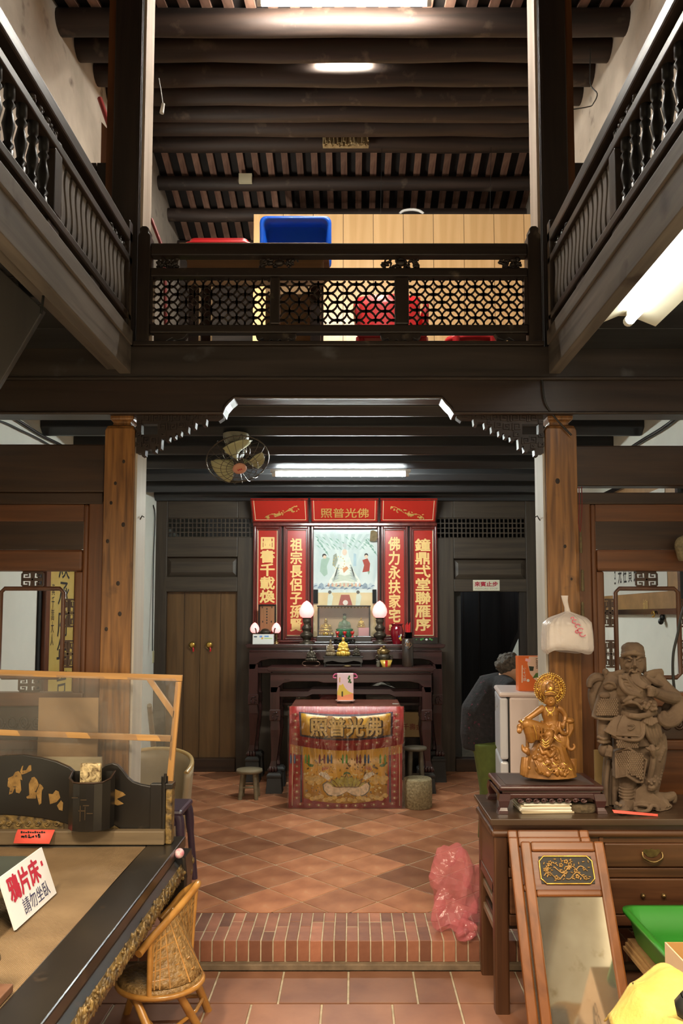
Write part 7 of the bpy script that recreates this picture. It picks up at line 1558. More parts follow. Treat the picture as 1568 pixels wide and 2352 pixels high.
for xs, s in ((x0, 1), (x1, -1)):
    for ys_, t_ in ((ya0, 1), (ya1, -1)):
        rings = []
        for zz, o, w_ in ((za, 0.0, 0.05), (za-0.03, -0.006, 0.05), (za-0.06, 0.0, 0.036), (zd+0.03, 0.004, 0.03), (zd+0.014, -0.006, 0.042), (zd+0.001, -0.01, 0.046)):
            a0, a1 = sorted((xs+s*o, xs+s*(o+w_))); b0, b1 = sorted((ys_+t_*o, ys_+t_*(o+w_))); rings.append([V((a0, b0, zz)), V((a1, b0, zz)), V((a1, b1, zz)), V((a0, b1, zz))])
        G().loft(rings, smooth=False).build('leg', RXX, sd, bevel=0.008)
# papers and a wood slice under the stand
pp = thing('paper_stack', 'stack of yellowed papers under the rosewood stand', 'papers', (X(1243, 3.5), 3.5, zd)); rr = random.Random(2)
for k in range(6):
    a = rr.uniform(-0.05, 0.05); R = Mx.Rotation(a, 3, 'Z'); hh = 0.0045+0.002*(k % 3); G().obox((X(1243, 3.53, 1850)+rr.uniform(-.006, .006), 3.53+rr.uniform(-.006, .006), zd+0.004+k*0.0068), (0.235-0.004*k, 0.16, 0.006), R).build('paper_sheets', M_PAPER if k % 4 else mat('darker_paper', (0.42, 0.34, 0.22), 0.8, var=0.1), pp)
ws = thing('wood_slice', 'round bark-edged wood slice at the right under the rosewood stand', 'wood slice', (X(1340, 3.47), 3.47, zd)); c = V((X(1336, 3.49, 1870), 3.49, zd+0.001))
G().lathe([(0.062, 0), (0.068, 0.012), (0.066, 0.032), (0.06, 0.035), (0.005, 0.035)], c, 22, sy=0.7).build('bark', mat('bark', (0.05, 0.032, 0.016), 0.9, col2=(0.12, 0.085, 0.045), scale=40, bump=1.0), ws)
G().ell(c+V((0, -0.002, 0.037)), (0.026, 0.018, 0.004)).build('dark_heart', M_BLACK, ws)
G().prism([P(1406, 1870, 3.36)+V((0, 0, 0)), P(1512, 1880, 3.37), P(1512, 1885, 3.355), P(1410, 1877, 3.352)], (0, 0, 0.001)).build('paper_slip', M_PINKP, label='red paper slip on the desk front edge below the clay statue', cat='paper slip')
ps_ = bpy.data.objects['paper_slip']; ps_.location = (X(1459, 3.40, 1878), 3.40, zd+0.001)
G().box(X(1353, 3.78), X(1402, 3.78), 3.76, 3.775, zd+0.001, Z(1722, 3.77)).build('kraft_envelope', mat('kraft_paper', (0.34, 0.22, 0.085), 0.7, var=0.06), label='brown kraft envelope standing behind the clay statue', cat='envelope')

# ================================================================ STATUES
class Sculpt(G):
    def __init__(s, Y0): super().__init__(); s.Y = Y0; s.k = Y0/1740
    def p(s, px, py, dy=0): return P(px, py, s.Y+dy)
    def e(s, px, py, rx, rz, dy=0, ry=None, rot=0, m=0): return s.ell(s.p(px, py, dy), (rx*s.k, (ry if ry is not None else rx)*s.k, rz*s.k), Mx.Rotation(math.radians(rot), 3, 'Y'), 14, 10, m)
    def t(s, pts, r, n=10, sq=1.0, m=0, sp=3):
        pts = [s.p(a, b, (c if c else 0)) for a, b, c in pts]; rs = r if isinstance(r, list) else [r]*len(pts)
        if sp > 1:
            P2 = spline(pts, sp); R2 = []
            for i in range(len(pts)-1): R2 += [rs[i]+(rs[i+1]-rs[i])*j/sp for j in range(sp)]
            R2.append(rs[-1])
        else: P2, R2 = pts, rs
        return s.tube(P2, [q*s.k for q in R2], n, sq=sq, m=m, inplane=True)
    def plate(s, pts, th, dy=0, bulge=0):   # thick bent plate facing the viewer; dy per point allowed
        front = [s.p(a, b, dy+(c if len(q) > 2 else 0)) for q in pts for a, b, c in [(*q, 0)[:3]]]
        return s.prism(front, (0, th, 0))
# ---- clay general
CLAY = mat('dusty_brown_clay', (0.074, 0.043, 0.024), 0.8, col2=(0.130, 0.084, 0.050), scale=9, bump=0.25, detail=8, bscale=60)
Yg = 3.58; gen = thing('clay_statue', 'large brown clay statue of a bearded armoured general on the desk', 'statue', (X(1450, Yg, 1850), Yg, zd))
s = Sculpt(Yg)
# head, hat, face, beard
s.e(1453, 1523, 25, 33, -0.02, 27); s.e(1453, 1500, 26, 24, -0.01, 27); s.e(1452, 1489, 25, 14, -0.005, 26); s.e(1444, 1483, 11, 8, -0.01); s.e(1460, 1483, 11, 8, -0.01)
s.t([(1428, 1506, -0.055), (1440, 1501, -0.078), (1454, 1500, -0.083), (1468, 1503, -0.074), (1477, 1507, -0.05)], 5.5, 8)
s.e(1455, 1497, 8, 5, -0.085, 4); s.t([(1427, 1510, -0.04), (1430, 1530, -0.02), (1432, 1545, 0)], [6, 6, 7]); s.t([(1478, 1510, -0.04), (1479, 1530, -0.02), (1478, 1545, 0)], [5, 5, 6])
s.e(1426, 1521, 4, 11, -0.02, 6); s.e(1479, 1522, 3.5, 10, -0.02, 6)
for sx, a in ((-1, 18), (1, -18)):
    s.t([(1456+sx*5, 1514, -0.078), (1456+sx*13, 1508, -0.075), (1456+sx*21, 1509, -0.055)], [2.6, 3.2, 2], 6); s.e(1456+sx*12, 1517, 6, 2.2, -0.069, 4, a); s.e(1456+sx*14, 1528, 8, 7, -0.052, 6)
    s.t([(1457+sx*3, 1537, -0.078), (1457+sx*11, 1541, -0.072), (1457+sx*15, 1551, -0.058)], [2.6, 2.6, 1.4], 6)
s.t([(1457, 1513, -0.075), (1457, 1523, -0.085), (1457, 1530, -0.094)], [3, 3.4, 4.6], 8); s.e(1451.5, 1531, 3.4, 2.8, -0.084); s.e(1462.5, 1531, 3.4, 2.8, -0.084)
s.e(1457, 1543.5, 7, 2.6, -0.077, 3)
s.t([(1458, 1545, -0.055), (1461, 1560, -0.065), (1472, 1574, -0.075), (1490, 1582, -0.085)], [9, 12, 10, 5], 10, 0.8)
for q in range(7): s.t([(1450+q*2.6, 1549, -0.072), (1452+q*2.8, 1560, -0.088), (1461+q*2.6, 1571-q*0.6, -0.098), (1477+q*1.3, 1580-q*1.2, -0.103), (1492, 1582, -0.105)], [2.2, 2.4, 2.4, 2.2, 1.6], 6)
s.e(1450, 1582, 44, 36, -0.02, 40); s.e(1441, 1573, 18, 18, -0.068, 14); s.e(1436, 1560, 10, 14, -0.06, 12); s.e(1454, 1604, 34, 22, -0.04, 30)
for q in range(5): s.t([(1426+q*5, 1556+q*8, -0.085-q*0.003), (1440+q*6, 1560+q*8, -0.098-q*0.002), (1452+q*6, 1575+q*6, -0.10)], 1.6, 6)
# torso
s.t([(1452, 1545, 0.01), (1452, 1562, 0.01), (1452, 1590, 0.0), (1456, 1620, -0.005), (1460, 1645, 0), (1462, 1675, 0.0), (1465, 1710, 0.0)], [16, 36, 46, 45, 42, 47, 50], 18, 0.62)
# shoulder capes and collars
s.t([(1388, 1548, 0.0), (1405, 1553, -0.01), (1424, 1546, -0.03), (1432, 1540, -0.03)], [9, 11, 9, 4], 8, 0.6); s.e(1390, 1544, 7, 9, 0, 9)
s.t([(1520, 1545, 0.0), (1505, 1548, -0.02), (1488, 1550, -0.04), (1480, 1545, -0.03)], [10, 12, 10, 5], 8, 0.6); s.t([(1482, 1552, -0.05), (1505, 1568, -0.045), (1530, 1575, -0.02)], [5, 8, 5], 8)
s.t([(1424, 1552, -0.06), (1428, 1575, -0.09), (1442, 1590, -0.10), (1462, 1595, -0.10), (1476, 1605, -0.085)], [6, 6.5, 7, 7, 5], 8)
s.t([(1436, 1550, -0.06), (1440, 1562, -0.085), (1452, 1578, -0.095), (1470, 1590, -0.10)], [5, 5, 5, 4], 8)
s.t([(1430, 1612, -0.09), (1445, 1603, -0.10), (1462, 1596, -0.10)], [3, 6, 5], 8)
# left (viewer) arm: pauldron sleeve, forearm, hand
s.t([(1412, 1556, 0), (1403, 1585, -0.01), (1397, 1615, -0.015), (1392, 1648, -0.01)], [20, 25, 29, 34], 16, 0.72); s.t([(1360, 1644, -0.02), (1375, 1650, -0.06), (1400, 1652, -0.075), (1418, 1648, -0.05), (1427, 1636, -0.02)], 3.5, 8)
s.e(1399, 1575, 15, 11, -0.055, 8); s.t([(1386, 1573, -0.06), (1395, 1566, -0.07), (1408, 1570, -0.07), (1414, 1580, -0.06)], [3, 4, 4, 3], 8); s.e(1388, 1597, 13, 8, -0.06, 8)
s.t([(1389, 1650, -0.005), (1387, 1675, -0.01), (1386, 1700, -0.015)], [17, 16, 14], 12); s.t([(1372, 1692, -0.03), (1386, 1697, -0.055), (1400, 1693, -0.03)], 4, 8); s.t([(1372, 1702, -0.03), (1386, 1706, -0.055), (1400, 1703, -0.03)], 3.2, 8)
s.e(1387, 1722, 13, 16, -0.02, 13); s.t([(1396, 1714, -0.05), (1404, 1718, -0.06), (1403, 1727, -0.065)], [4.4, 4.2, 3.6], 6)
for q in range(4): s.t([(1392-q, 1722+q*4, -0.055), (1402, 1724+q*4, -0.065), (1405-q, 1729+q*4, -0.05)], [4, 3.8, 3.2], 6)
# rolled cloak behind the left arm
s.t([(1388, 1558, 0.03), (1368, 1556, 0.04), (1355, 1566, 0.03), (1353, 1580, 0.02)], [9, 12, 9, 5], 10); s.t([(1380, 1560, 0.05), (1364, 1590, 0.06), (1365, 1620, 0.06), (1372, 1650, 0.06)], [14, 15, 11, 8], 10); s.t([(1355, 1570, 0.03), (1362, 1600, 0.05), (1364, 1630, 0.06)], [5, 5, 4], 8)
# long cloak down the back to the ground
s.t([(1415, 1600, 0.06), (1408, 1700, 0.06), (1402, 1780, 0.05), (1402, 1850, 0.03)], [20, 18, 20, 20], 10, 0.6); s.t([(1398, 1745, 0.02), (1392, 1800, 0.01), (1390, 1852, -0.01)], [5, 6, 8], 8); s.t([(1416, 1745, 0.0), (1412, 1800, -0.01), (1410, 1850, -0.03)], [6, 7, 6], 8)
# right arm raised to the beard
s.t([(1500, 1556, 0), (1528, 1585, -0.01), (1552, 1603, -0.02)], [19, 18, 16], 12); s.t([(1552, 1603, -0.02), (1535, 1602, -0.06), (1512, 1594, -0.09), (1500, 1589, -0.10)], [15, 14, 12, 11], 12)
s.e(1501, 1589, 12, 11, -0.11, 9); 
for q in range(4): s.t([(1504-q*1.5, 1582+q*5, -0.125), (1494-q, 1583+q*4.6, -0.135), (1488, 1585+q*4.2, -0.12)], [4.2, 4, 3.2], 6)
s.t([(1500, 1580, -0.12), (1490, 1577, -0.13), (1482, 1579, -0.12)], [4.4, 4, 3.2], 6)
# swirling sleeve under the right arm
for q in range(4): s.t([(1558-q*3, 1600+q*3, -0.03+q*0.004), (1564-q*5, 1630, -0.04), (1556-q*7, 1655-q*4, -0.05), (1534-q*3, 1664-q*6, -0.06), (1516+q*2, 1655-q*5, -0.06), (1514+q*5, 1640-q*1, -0.055)], [9, 9.5, 9, 9, 8, 5], 8)
s.e(1540, 1635, 22, 26, 0.01, 12)
# belts and aprons
s.t([(1428, 1638, -0.06), (1446, 1643, -0.105), (1466, 1645, -0.11), (1490, 1641, -0.10), (1506, 1636, -0.06)], 6.5, 8, 0.7); s.t([(1428, 1620, -0.07), (1446, 1613, -0.105), (1462, 1616, -0.108), (1474, 1630, -0.10)], [3, 4, 4, 3], 8)
s.e(1490, 1620, 19, 18, -0.085, 9)
for q, (a, b) in enumerate(((1481, 1614), (1493, 1612), (1502, 1620), (1484, 1626), (1497, 1630), (1489, 1620), (1505, 1628), (1478, 1622))): s.e(a, b, 5, 4.5, -0.105, 5)
s.t([(1430, 1648, -0.06), (1420, 1675, -0.075), (1412, 1692, -0.075)], [18, 26, 30], 12, 0.35); s.t([(1450, 1650, -0.085), (1446, 1672, -0.095), (1444, 1692, -0.095)], [22, 28, 30], 12, 0.3)
s.t([(1405, 1690, -0.06), (1425, 1697, -0.10), (1450, 1700, -0.12), (1470, 1697, -0.115), (1478, 1680, -0.10), (1477, 1650, -0.09)], 4, 8); s.t([(1408, 1682, -0.07), (1430, 1689, -0.11), (1466, 1690, -0.122)], 1.8, 6)
s.t([(1440, 1666, -0.118), (1452, 1663, -0.124), (1458, 1668, -0.122), (1448, 1676, -0.122), (1442, 1674, -0.12)], 1.6, 6)
for q in range(6): s.t([(1482+q*4.5, 1648, -0.095), (1480+q*5.5, 1668-abs(q-2.5)*3, -0.10)], [3.5, 4.2], 6)
for q in range(5): s.t([(1478+q*8, 1660, -0.085+q*0.008), (1488+q*7, 1690, -0.08+q*0.01), (1500+q*5, 1712, -0.06+q*0.012)], [5, 6, 4], 8)
# skirt, right side robe
s.t([(1482, 1690, 0), (1490, 1730, 0.0), (1488, 1775, 0.0), (1480, 1820, 0.0), (1478, 1852, 0)], [44, 40, 32, 30, 34], 16, 0.6); s.t([(1440, 1690, 0.0), (1440, 1740, 0.0), (1438, 1790, 0.0)], [34, 32, 26], 14, 0.7)
s.t([(1521, 1690, 0.0), (1524, 1720, -0.01), (1514, 1760, -0.01)], [8, 8, 5], 8); 
for q in range(6): s.e(1524-q*2.2, 1718+q*5.5, 5.5, 5, -0.035, 6)
for q in range(7): s.e(1522-q*1.2, 1748+q*7, 3.8, 4.5, -0.02, 5)
s.t([(1495, 1712, -0.09), (1498, 1722, -0.10), (1500, 1738, -0.09)], [6, 8, 4], 8); s.e(1489, 1720, 8, 4, -0.095, 5, 20); s.e(1507, 1720, 8, 4, -0.095, 5, -20)
s.t([(1500, 1735, -0.07), (1496, 1765, -0.07), (1488, 1800, -0.06)], [7, 8, 6], 8)
# knee panel plate, leg, boot
pl_ = [(1414, 1727, -0.05), (1443, 1718, -0.11), (1484, 1746, -0.10), (1474, 1797, -0.10), (1462, 1796, -0.112), (1438, 1781, -0.12), (1415, 1788, -0.08)]
s.prism([s.p(a, b, c) for a, b, c in pl_], (0, 0.06, 0)); ed = pl_+[pl_[0]]; s.t([(a, b, c-0.004) for a, b, c in ed], 3.6, 8, sp=1)
s.t([(1440, 1770, -0.03), (1440, 1800, -0.04), (1440, 1836, -0.045)], [22, 20, 17], 14)
for b in (1810, 1817, 1824, 1831): s.t([(1421, b-3, -0.06), (1432, b+2, -0.085), (1448, b+2, -0.085), (1459, b-3, -0.06)], [2.5, 3, 3, 2.5], 6)
s.t([(1441, 1838, -0.02), (1438, 1850, -0.07), (1432, 1860, -0.12)], [17, 17, 13], 12); s.e(1428, 1856, 17, 9, -0.11, 24); s.t([(1412, 1864, -0.10), (1428, 1869, -0.16), (1448, 1868, -0.11), (1456, 1860, -0.05)], 4, 8); s.e(1416, 1846, 5, 5, -0.14); s.e(1424, 1850, 5, 4, -0.155); s.e(1436, 1852, 4, 4, -0.14)
s.prism([s.p(a, b, -0.085) for a, b in ((1460, 1815), (1478, 1800), (1500, 1822), (1522, 1840), (1534, 1852), (1524, 1864), (1510, 1856), (1497, 1852), (1488, 1862), (1470, 1866), (1457, 1854))], (0, 0.11, 0))
# spreading cloak hem at right with lion head and toe
s.t([(1470, 1810, -0.03), (1474, 1840, -0.06), (1478, 1858, -0.09)], [12, 20, 24], 12, 0.5); s.t([(1500, 1825, -0.02), (1512, 1845, -0.05), (1520, 1860, -0.06)], [16, 22, 22], 12, 0.5)
s.t([(1456, 1830, -0.05), (1456, 1855, -0.08), (1470, 1866, -0.11), (1488, 1862, -0.11), (1496, 1850, -0.10), (1508, 1853, -0.10), (1512, 1864, -0.10), (1526, 1864, -0.08), (1540, 1850, -0.04)], [5, 6, 6, 5, 5, 5, 5, 5, 4], 8)
s.t([(1505, 1830, 0.0), (1530, 1832, 0.0), (1546, 1826, 0.01)], [12, 12, 9], 10); s.e(1546, 1832, 8, 14, 0.01, 9)
s.e(1495, 1800, 16, 17, -0.06, 14); s.e(1496, 1808, 9, 6, -0.10, 7); s.e(1489, 1795, 4, 3.5, -0.10); s.e(1502, 1795, 4, 3.5, -0.10); s.e(1496, 1800, 3.5, 3.5, -0.115); s.t([(1487, 1812, -0.095), (1496, 1815, -0.105), (1505, 1812, -0.095)], 2.4, 6)
for q in range(7): a = PI*q/6; s.e(1495-16*math.cos(a), 1796-15*math.sin(a), 5.5, 5, -0.05, 6)
s.t([(1485, 1782, -0.05), (1490, 1772, -0.05), (1496, 1766, -0.045)], [5, 4, 2], 6)
s.e(1452, 1864, 60, 4, 0.0, 40)
zmin = zd+0.001
s.v = [V((p.x, p.y, max(p.z, zmin))) for p in s.v]
s.build('figure', CLAY, gen, remesh=0.0027, smooth=1)
# scale armour (raised scales) and studs
s = Sculpt(Yg)
def scales(cx0, cx1, y0, y1, fn, dy):
    j = 0; y = y0
    while y < y1:
        x = cx0+(2.4 if j % 2 else 0)
        while x < cx1:
            if fn(x, y): s.e(x, y, 2.7, 3.1, dy(x, y), 2.6, 0)
            x += 4.9
        y += 4.3; j += 1
scales(1366, 1422, 1607, 1642, lambda x, y: abs(x-(1398-(y-1607)*0.12)) < 21+(y-1600)*0.12, lambda x, y: -0.052-0.018*math.cos((x-1393)/30*PI/2)-(y-1600)*0.0003)
scales(1416, 1476, 1728, 1790, lambda x, y: y > 1724+abs(x-1443)*0.25 and y < 1776+max(0, (x-1440))*0.42, lambda x, y: -0.055-0.06*min(1, (x-1410)/32) if x < 1442 else -0.117)
scales(1417, 1466, 1703, 1722, lambda x, y: y < 1716-abs(1443-x)*0.0, lambda x, y: -0.105)
s.build('scale_armour', CLAY, gen, kind='stuff')

# ---- gilded seated figure
GW = mat('gilded_boxwood', (0.18, 0.074, 0.016), 0.34, col2=(0.32, 0.145, 0.032), scale=14, metal=0.25, bump=0.1); GS = mat('bright_gilt_lines', (0.80, 0.50, 0.10), 0.25, metal=0.7, var=0.2, scale=50)
Yk = 3.57; gil = thing('gilded_statue', 'gilded wooden statue of a seated figure with a round halo, on the stand', 'statue', (X(1260, Yk, 1780), Yk, zst+0.001))
s = Sculpt(Yk)
s.e(1263, 1608, 12.5, 15, -0.02, 13); s.e(1262, 1592, 13, 9, -0.015, 13); s.t([(1251, 1596, -0.045), (1262, 1594, -0.055), (1274, 1596, -0.045)], 2.6, 8); s.e(1263, 1578, 11, 12, -0.02, 11); s.e(1262, 1571, 6, 6, -0.02); s.e(1259, 1581, 4, 8, -0.04, 4, 20)
s.e(1251, 1610, 2.4, 7, -0.02, 4); s.e(1275, 1610, 2.4, 7, -0.02, 4); s.t([(1265, 1604, -0.045), (1265.5, 1609, -0.05)], [1.5, 2], 6); s.e(1265, 1614, 3.2, 1.3, -0.044, 2); s.t([(1257, 1605, -0.042), (1261, 1604, -0.045)], 0.9, 5); s.t([(1269, 1604, -0.044), (1273, 1605, -0.04)], 0.9, 5)
s.t([(1263, 1618, 0), (1263, 1628, 0.0), (1263, 1640, 0), (1265, 1655, 0.0), (1267, 1672, 0)], [7, 18, 20, 16.5, 20], 14, 0.72)
s.t([(1248, 1626, 0), (1240, 1630, -0.005), (1222, 1643, -0.02), (1200, 1657, -0.03)], [8, 8.5, 7, 5], 10); s.e(1242, 1629, 8.5, 9, 0, 8); s.e(1192, 1669, 5.5, 8, -0.035, 5, 15); s.t([(1199, 1656, -0.03), (1193, 1660, -0.035)], 5.6, 8)
for q in range(4): s.t([(1189+q*2.6, 1672, -0.04), (1188+q*2.6, 1680, -0.045), (1191+q*1.8, 1685-abs(q-1), -0.035)], [2, 1.8, 1.5], 6)
s.t([(1197, 1667, -0.05), (1199, 1674, -0.05), (1197, 1679, -0.045)], [2.2, 2, 1.5], 6)
s.t([(1279, 1626, 0), (1288, 1630, 0), (1297, 1644, 0), (1296, 1656, -0.01)], [8, 8, 6.5, 5], 10); s.t([(1296, 1656, -0.02), (1293, 1666, -0.025), (1292, 1676, -0.02)], [4.5, 5, 2.5], 8); s.t([(1285, 1658, -0.02), (1284, 1670, -0.03), (1290, 1684, -0.03), (1302, 1684, -0.01), (1301, 1660, 0.0)], [4, 4, 4, 4, 4], 8)
s.t([(1250, 1676, -0.01), (1228, 1668, -0.03), (1209, 1662, -0.04)], [14, 13, 11.5], 12); s.t([(1209, 1662, -0.04), (1214, 1680, -0.035), (1221, 1702, -0.02)], [11.5, 11, 9], 12)
for q in range(5): s.t([(1222+q*7, 1664+q*2, -0.055), (1226+q*6, 1682+q*2, -0.05), (1230+q*4, 1700, -0.035)], [2, 2.4, 1.8], 6)
s.e(1208, 1663, 12.5, 12, -0.04, 12); s.e(1219, 1700, 10, 7, -0.022, 9)
rq = random.Random(31)
for q in range(64):
    v_ = rq.random(); hw_ = 22+38*v_; u_ = rq.uniform(-1, 1); s.e(1261+u_*hw_, 1718+62*v_, rq.uniform(5, 9), rq.uniform(4, 8), -0.075*math.sqrt(max(0, 1-u_*u_))*(0.55+0.6*v_), rq.uniform(4, 7), rq.uniform(0, 90))
s.e(1259, 1687, 12, 11.5, -0.05, 12); s.t([(1268, 1676, -0.01), (1264, 1684, -0.03)], [16, 13], 12); s.t([(1262, 1692, -0.05), (1254, 1706, -0.05), (1250, 1716, -0.04)], [11, 12, 10], 12)
for q in range(4): s.t([(1242-q, 1690+q*6, -0.055), (1250, 1700+q*6, -0.075), (1260+q, 1692+q*7, -0.07)], [1.8, 2.4, 1.8], 6)
s.t([(1270, 1688, -0.04), (1281, 1699, -0.055), (1287, 1703, -0.055)], [7, 5, 2.4], 8); s.t([(1240, 1716, -0.05), (1246, 1730, -0.06), (1254, 1726, -0.065), (1262, 1736, -0.065), (1270, 1730, -0.06), (1275, 1722, -0.05)], [4, 5, 5, 5, 5, 3], 8)
# rock seat, waves, dragon
s.t([(1262, 1690, 0.02), (1262, 1720, 0.01), (1260, 1750, 0.0), (1260, 1782, 0.0)], [30, 40, 55, 63], 16, 0.62); s.e(1286, 1700, 18, 26, 0.01, 18); s.t([(1306, 1656, 0.02), (1308, 1672, 0.02), (1298, 1692, 0.01)], [11, 12, 9], 8); s.e(1306, 1655, 13, 7, 0.01, 12)
s.t([(1316, 1742, 0), (1316, 1765, 0), (1314, 1782, 0)], [8, 8, 8], 6); s.t([(1206, 1740, 0), (1204, 1762, -0.01), (1203, 1780, -0.01)], [9, 10, 10], 8); s.e(1210, 1724, 7, 11, -0.02, 8, -20); s.t([(1199, 1710, -0.02), (1201, 1722, -0.02), (1210, 1728, -0.03)], [2, 4.5, 5], 8)
for q in range(5): s.t([(1222+q*6, 1738+q*3, -0.06-q*0.004), (1232+q*6, 1756+q*2, -0.085), (1240+q*7, 1776, -0.09)], [3, 3, 2.2], 6)
for q in range(6): s.t([(1252+q*10+4*math.cos(t), 1760+(q % 3)*6+4*math.sin(t), -0.085+abs(q-2)*0.006) for t in (0, 1.3, 2.6, 3.9, 5.2)], [2.4, 2.2, 2, 1.8, 1.4], 6)
s.e(1238, 1745, 10, 8, -0.065, 10); s.e(1228, 1740, 6, 5, -0.075); s.e(1277, 1742, 4, 4, -0.07); s.e(1215, 1764, 4, 4, -0.08)
s.t([(1300, 1686, 0), (1303, 1702, -0.01), (1304, 1716, -0.015), (1312, 1722, -0.02), (1319, 1716, -0.02), (1316, 1708, -0.02)], [3.5, 4.5, 4.5, 4, 3.5, 2], 8); s.t([(1206, 1676, 0.0), (1210, 1698, 0), (1211, 1716, 0.0)], [3, 3.5, 5], 6); s.t([(1244, 1655, 0.01), (1245, 1668, 0.01)], [4, 4], 6)
s.v = [V((p.x, p.y, max(p.z, zst+0.0018))) for p in s.v]
s.build('figure', GW, gil, remesh=0.002, smooth=1)
hc = V((X(1262, Yk+0.045, 1582), Yk+0.045, Z(1582, Yk+0.045))); kh = (Yk+0.045)/1740
G().lathe([(0.002, -0.004), (34*kh, -0.004), (34*kh, 0.004), (0.002, 0.004)], hc, 36, R=RX90).build('halo', GW, gil)
g = G()
for q in range(44): a = 2*PI*q/44; g.ell(hc+V((35*kh*math.cos(a), 0, 35*kh*math.sin(a))), (1.7*kh, 0.006, 1.7*kh), None, 6, 4)
g.build('halo_beads', GS, gil)
for r in (31.5, 22): G().tube([hc+V((r*kh*math.cos(2*PI*q/40), -0.006, r*kh*math.sin(2*PI*q/40))) for q in range(40)], 0.7*kh, 6, closed=True).build('halo_ring', GS, gil)
g = G(); rr = random.Random(8)
for q in range(60):
    a = rr.uniform(0, 2*PI); r = rr.uniform(23.5, 30.5); g.ell(hc+V((r*kh*math.cos(a), -0.005, r*kh*math.sin(a))), (2.6*kh, 0.003, 1.0*kh), Mx.Rotation(rr.uniform(0, PI), 3, 'Y'), 6, 4)
for q in range(18):
    a = 2*PI*q/18; g.tube([hc+V((12*kh*math.cos(a), -0.005, 12*kh*math.sin(a))), hc+V((20*kh*math.cos(a), -0.005, 20*kh*math.sin(a)))], 0.6*kh, 4)
g.build('halo_tracery', GS, gil)
s = Sculpt(Yk)
s.t([(1253, 1624, -0.045), (1257, 1633, -0.055), (1263, 1637, -0.058), (1270, 1633, -0.055), (1273, 1624, -0.045)], 1.2, 6); s.e(1263, 1638, 3.2, 3.6, -0.058, 2); s.t([(1259, 1638, -0.057), (1258, 1644, -0.056)], 1, 5); s.t([(1267, 1638, -0.057), (1268, 1644, -0.056)], 1, 5)
s.e(1264, 1582, 5, 5, -0.046, 3); s.t([(1252, 1591, -0.05), (1263, 1588, -0.056), (1274, 1591, -0.05)], 1.4, 6); s.t([(1195, 1655, -0.045), (1199, 1659, -0.05), (1204, 1658, -0.045)], 1.4, 6)
for q in range(3): s.t([(1245, 1698+q*6, -0.085), (1252, 1706+q*5, -0.094), (1260, 1700+q*6, -0.088)], 0.9, 5)
for q in range(6): s.t([(1246+q*12, 1752+(q % 2)*12, -0.10), (1252+q*12, 1757+(q % 2)*12, -0.105), (1258+q*11, 1754+(q % 2)*12, -0.095)], 1.0, 5)
s.t([(1224, 1665, -0.068), (1230, 1682, -0.06), (1232, 1698, -0.045)], 1, 5); s.t([(1272, 1693, -0.065), (1281, 1702, -0.072), (1288, 1704, -0.066)], 1.1, 5)
s.build('bright_gilt_trim', GS, gil, kind='stuff')

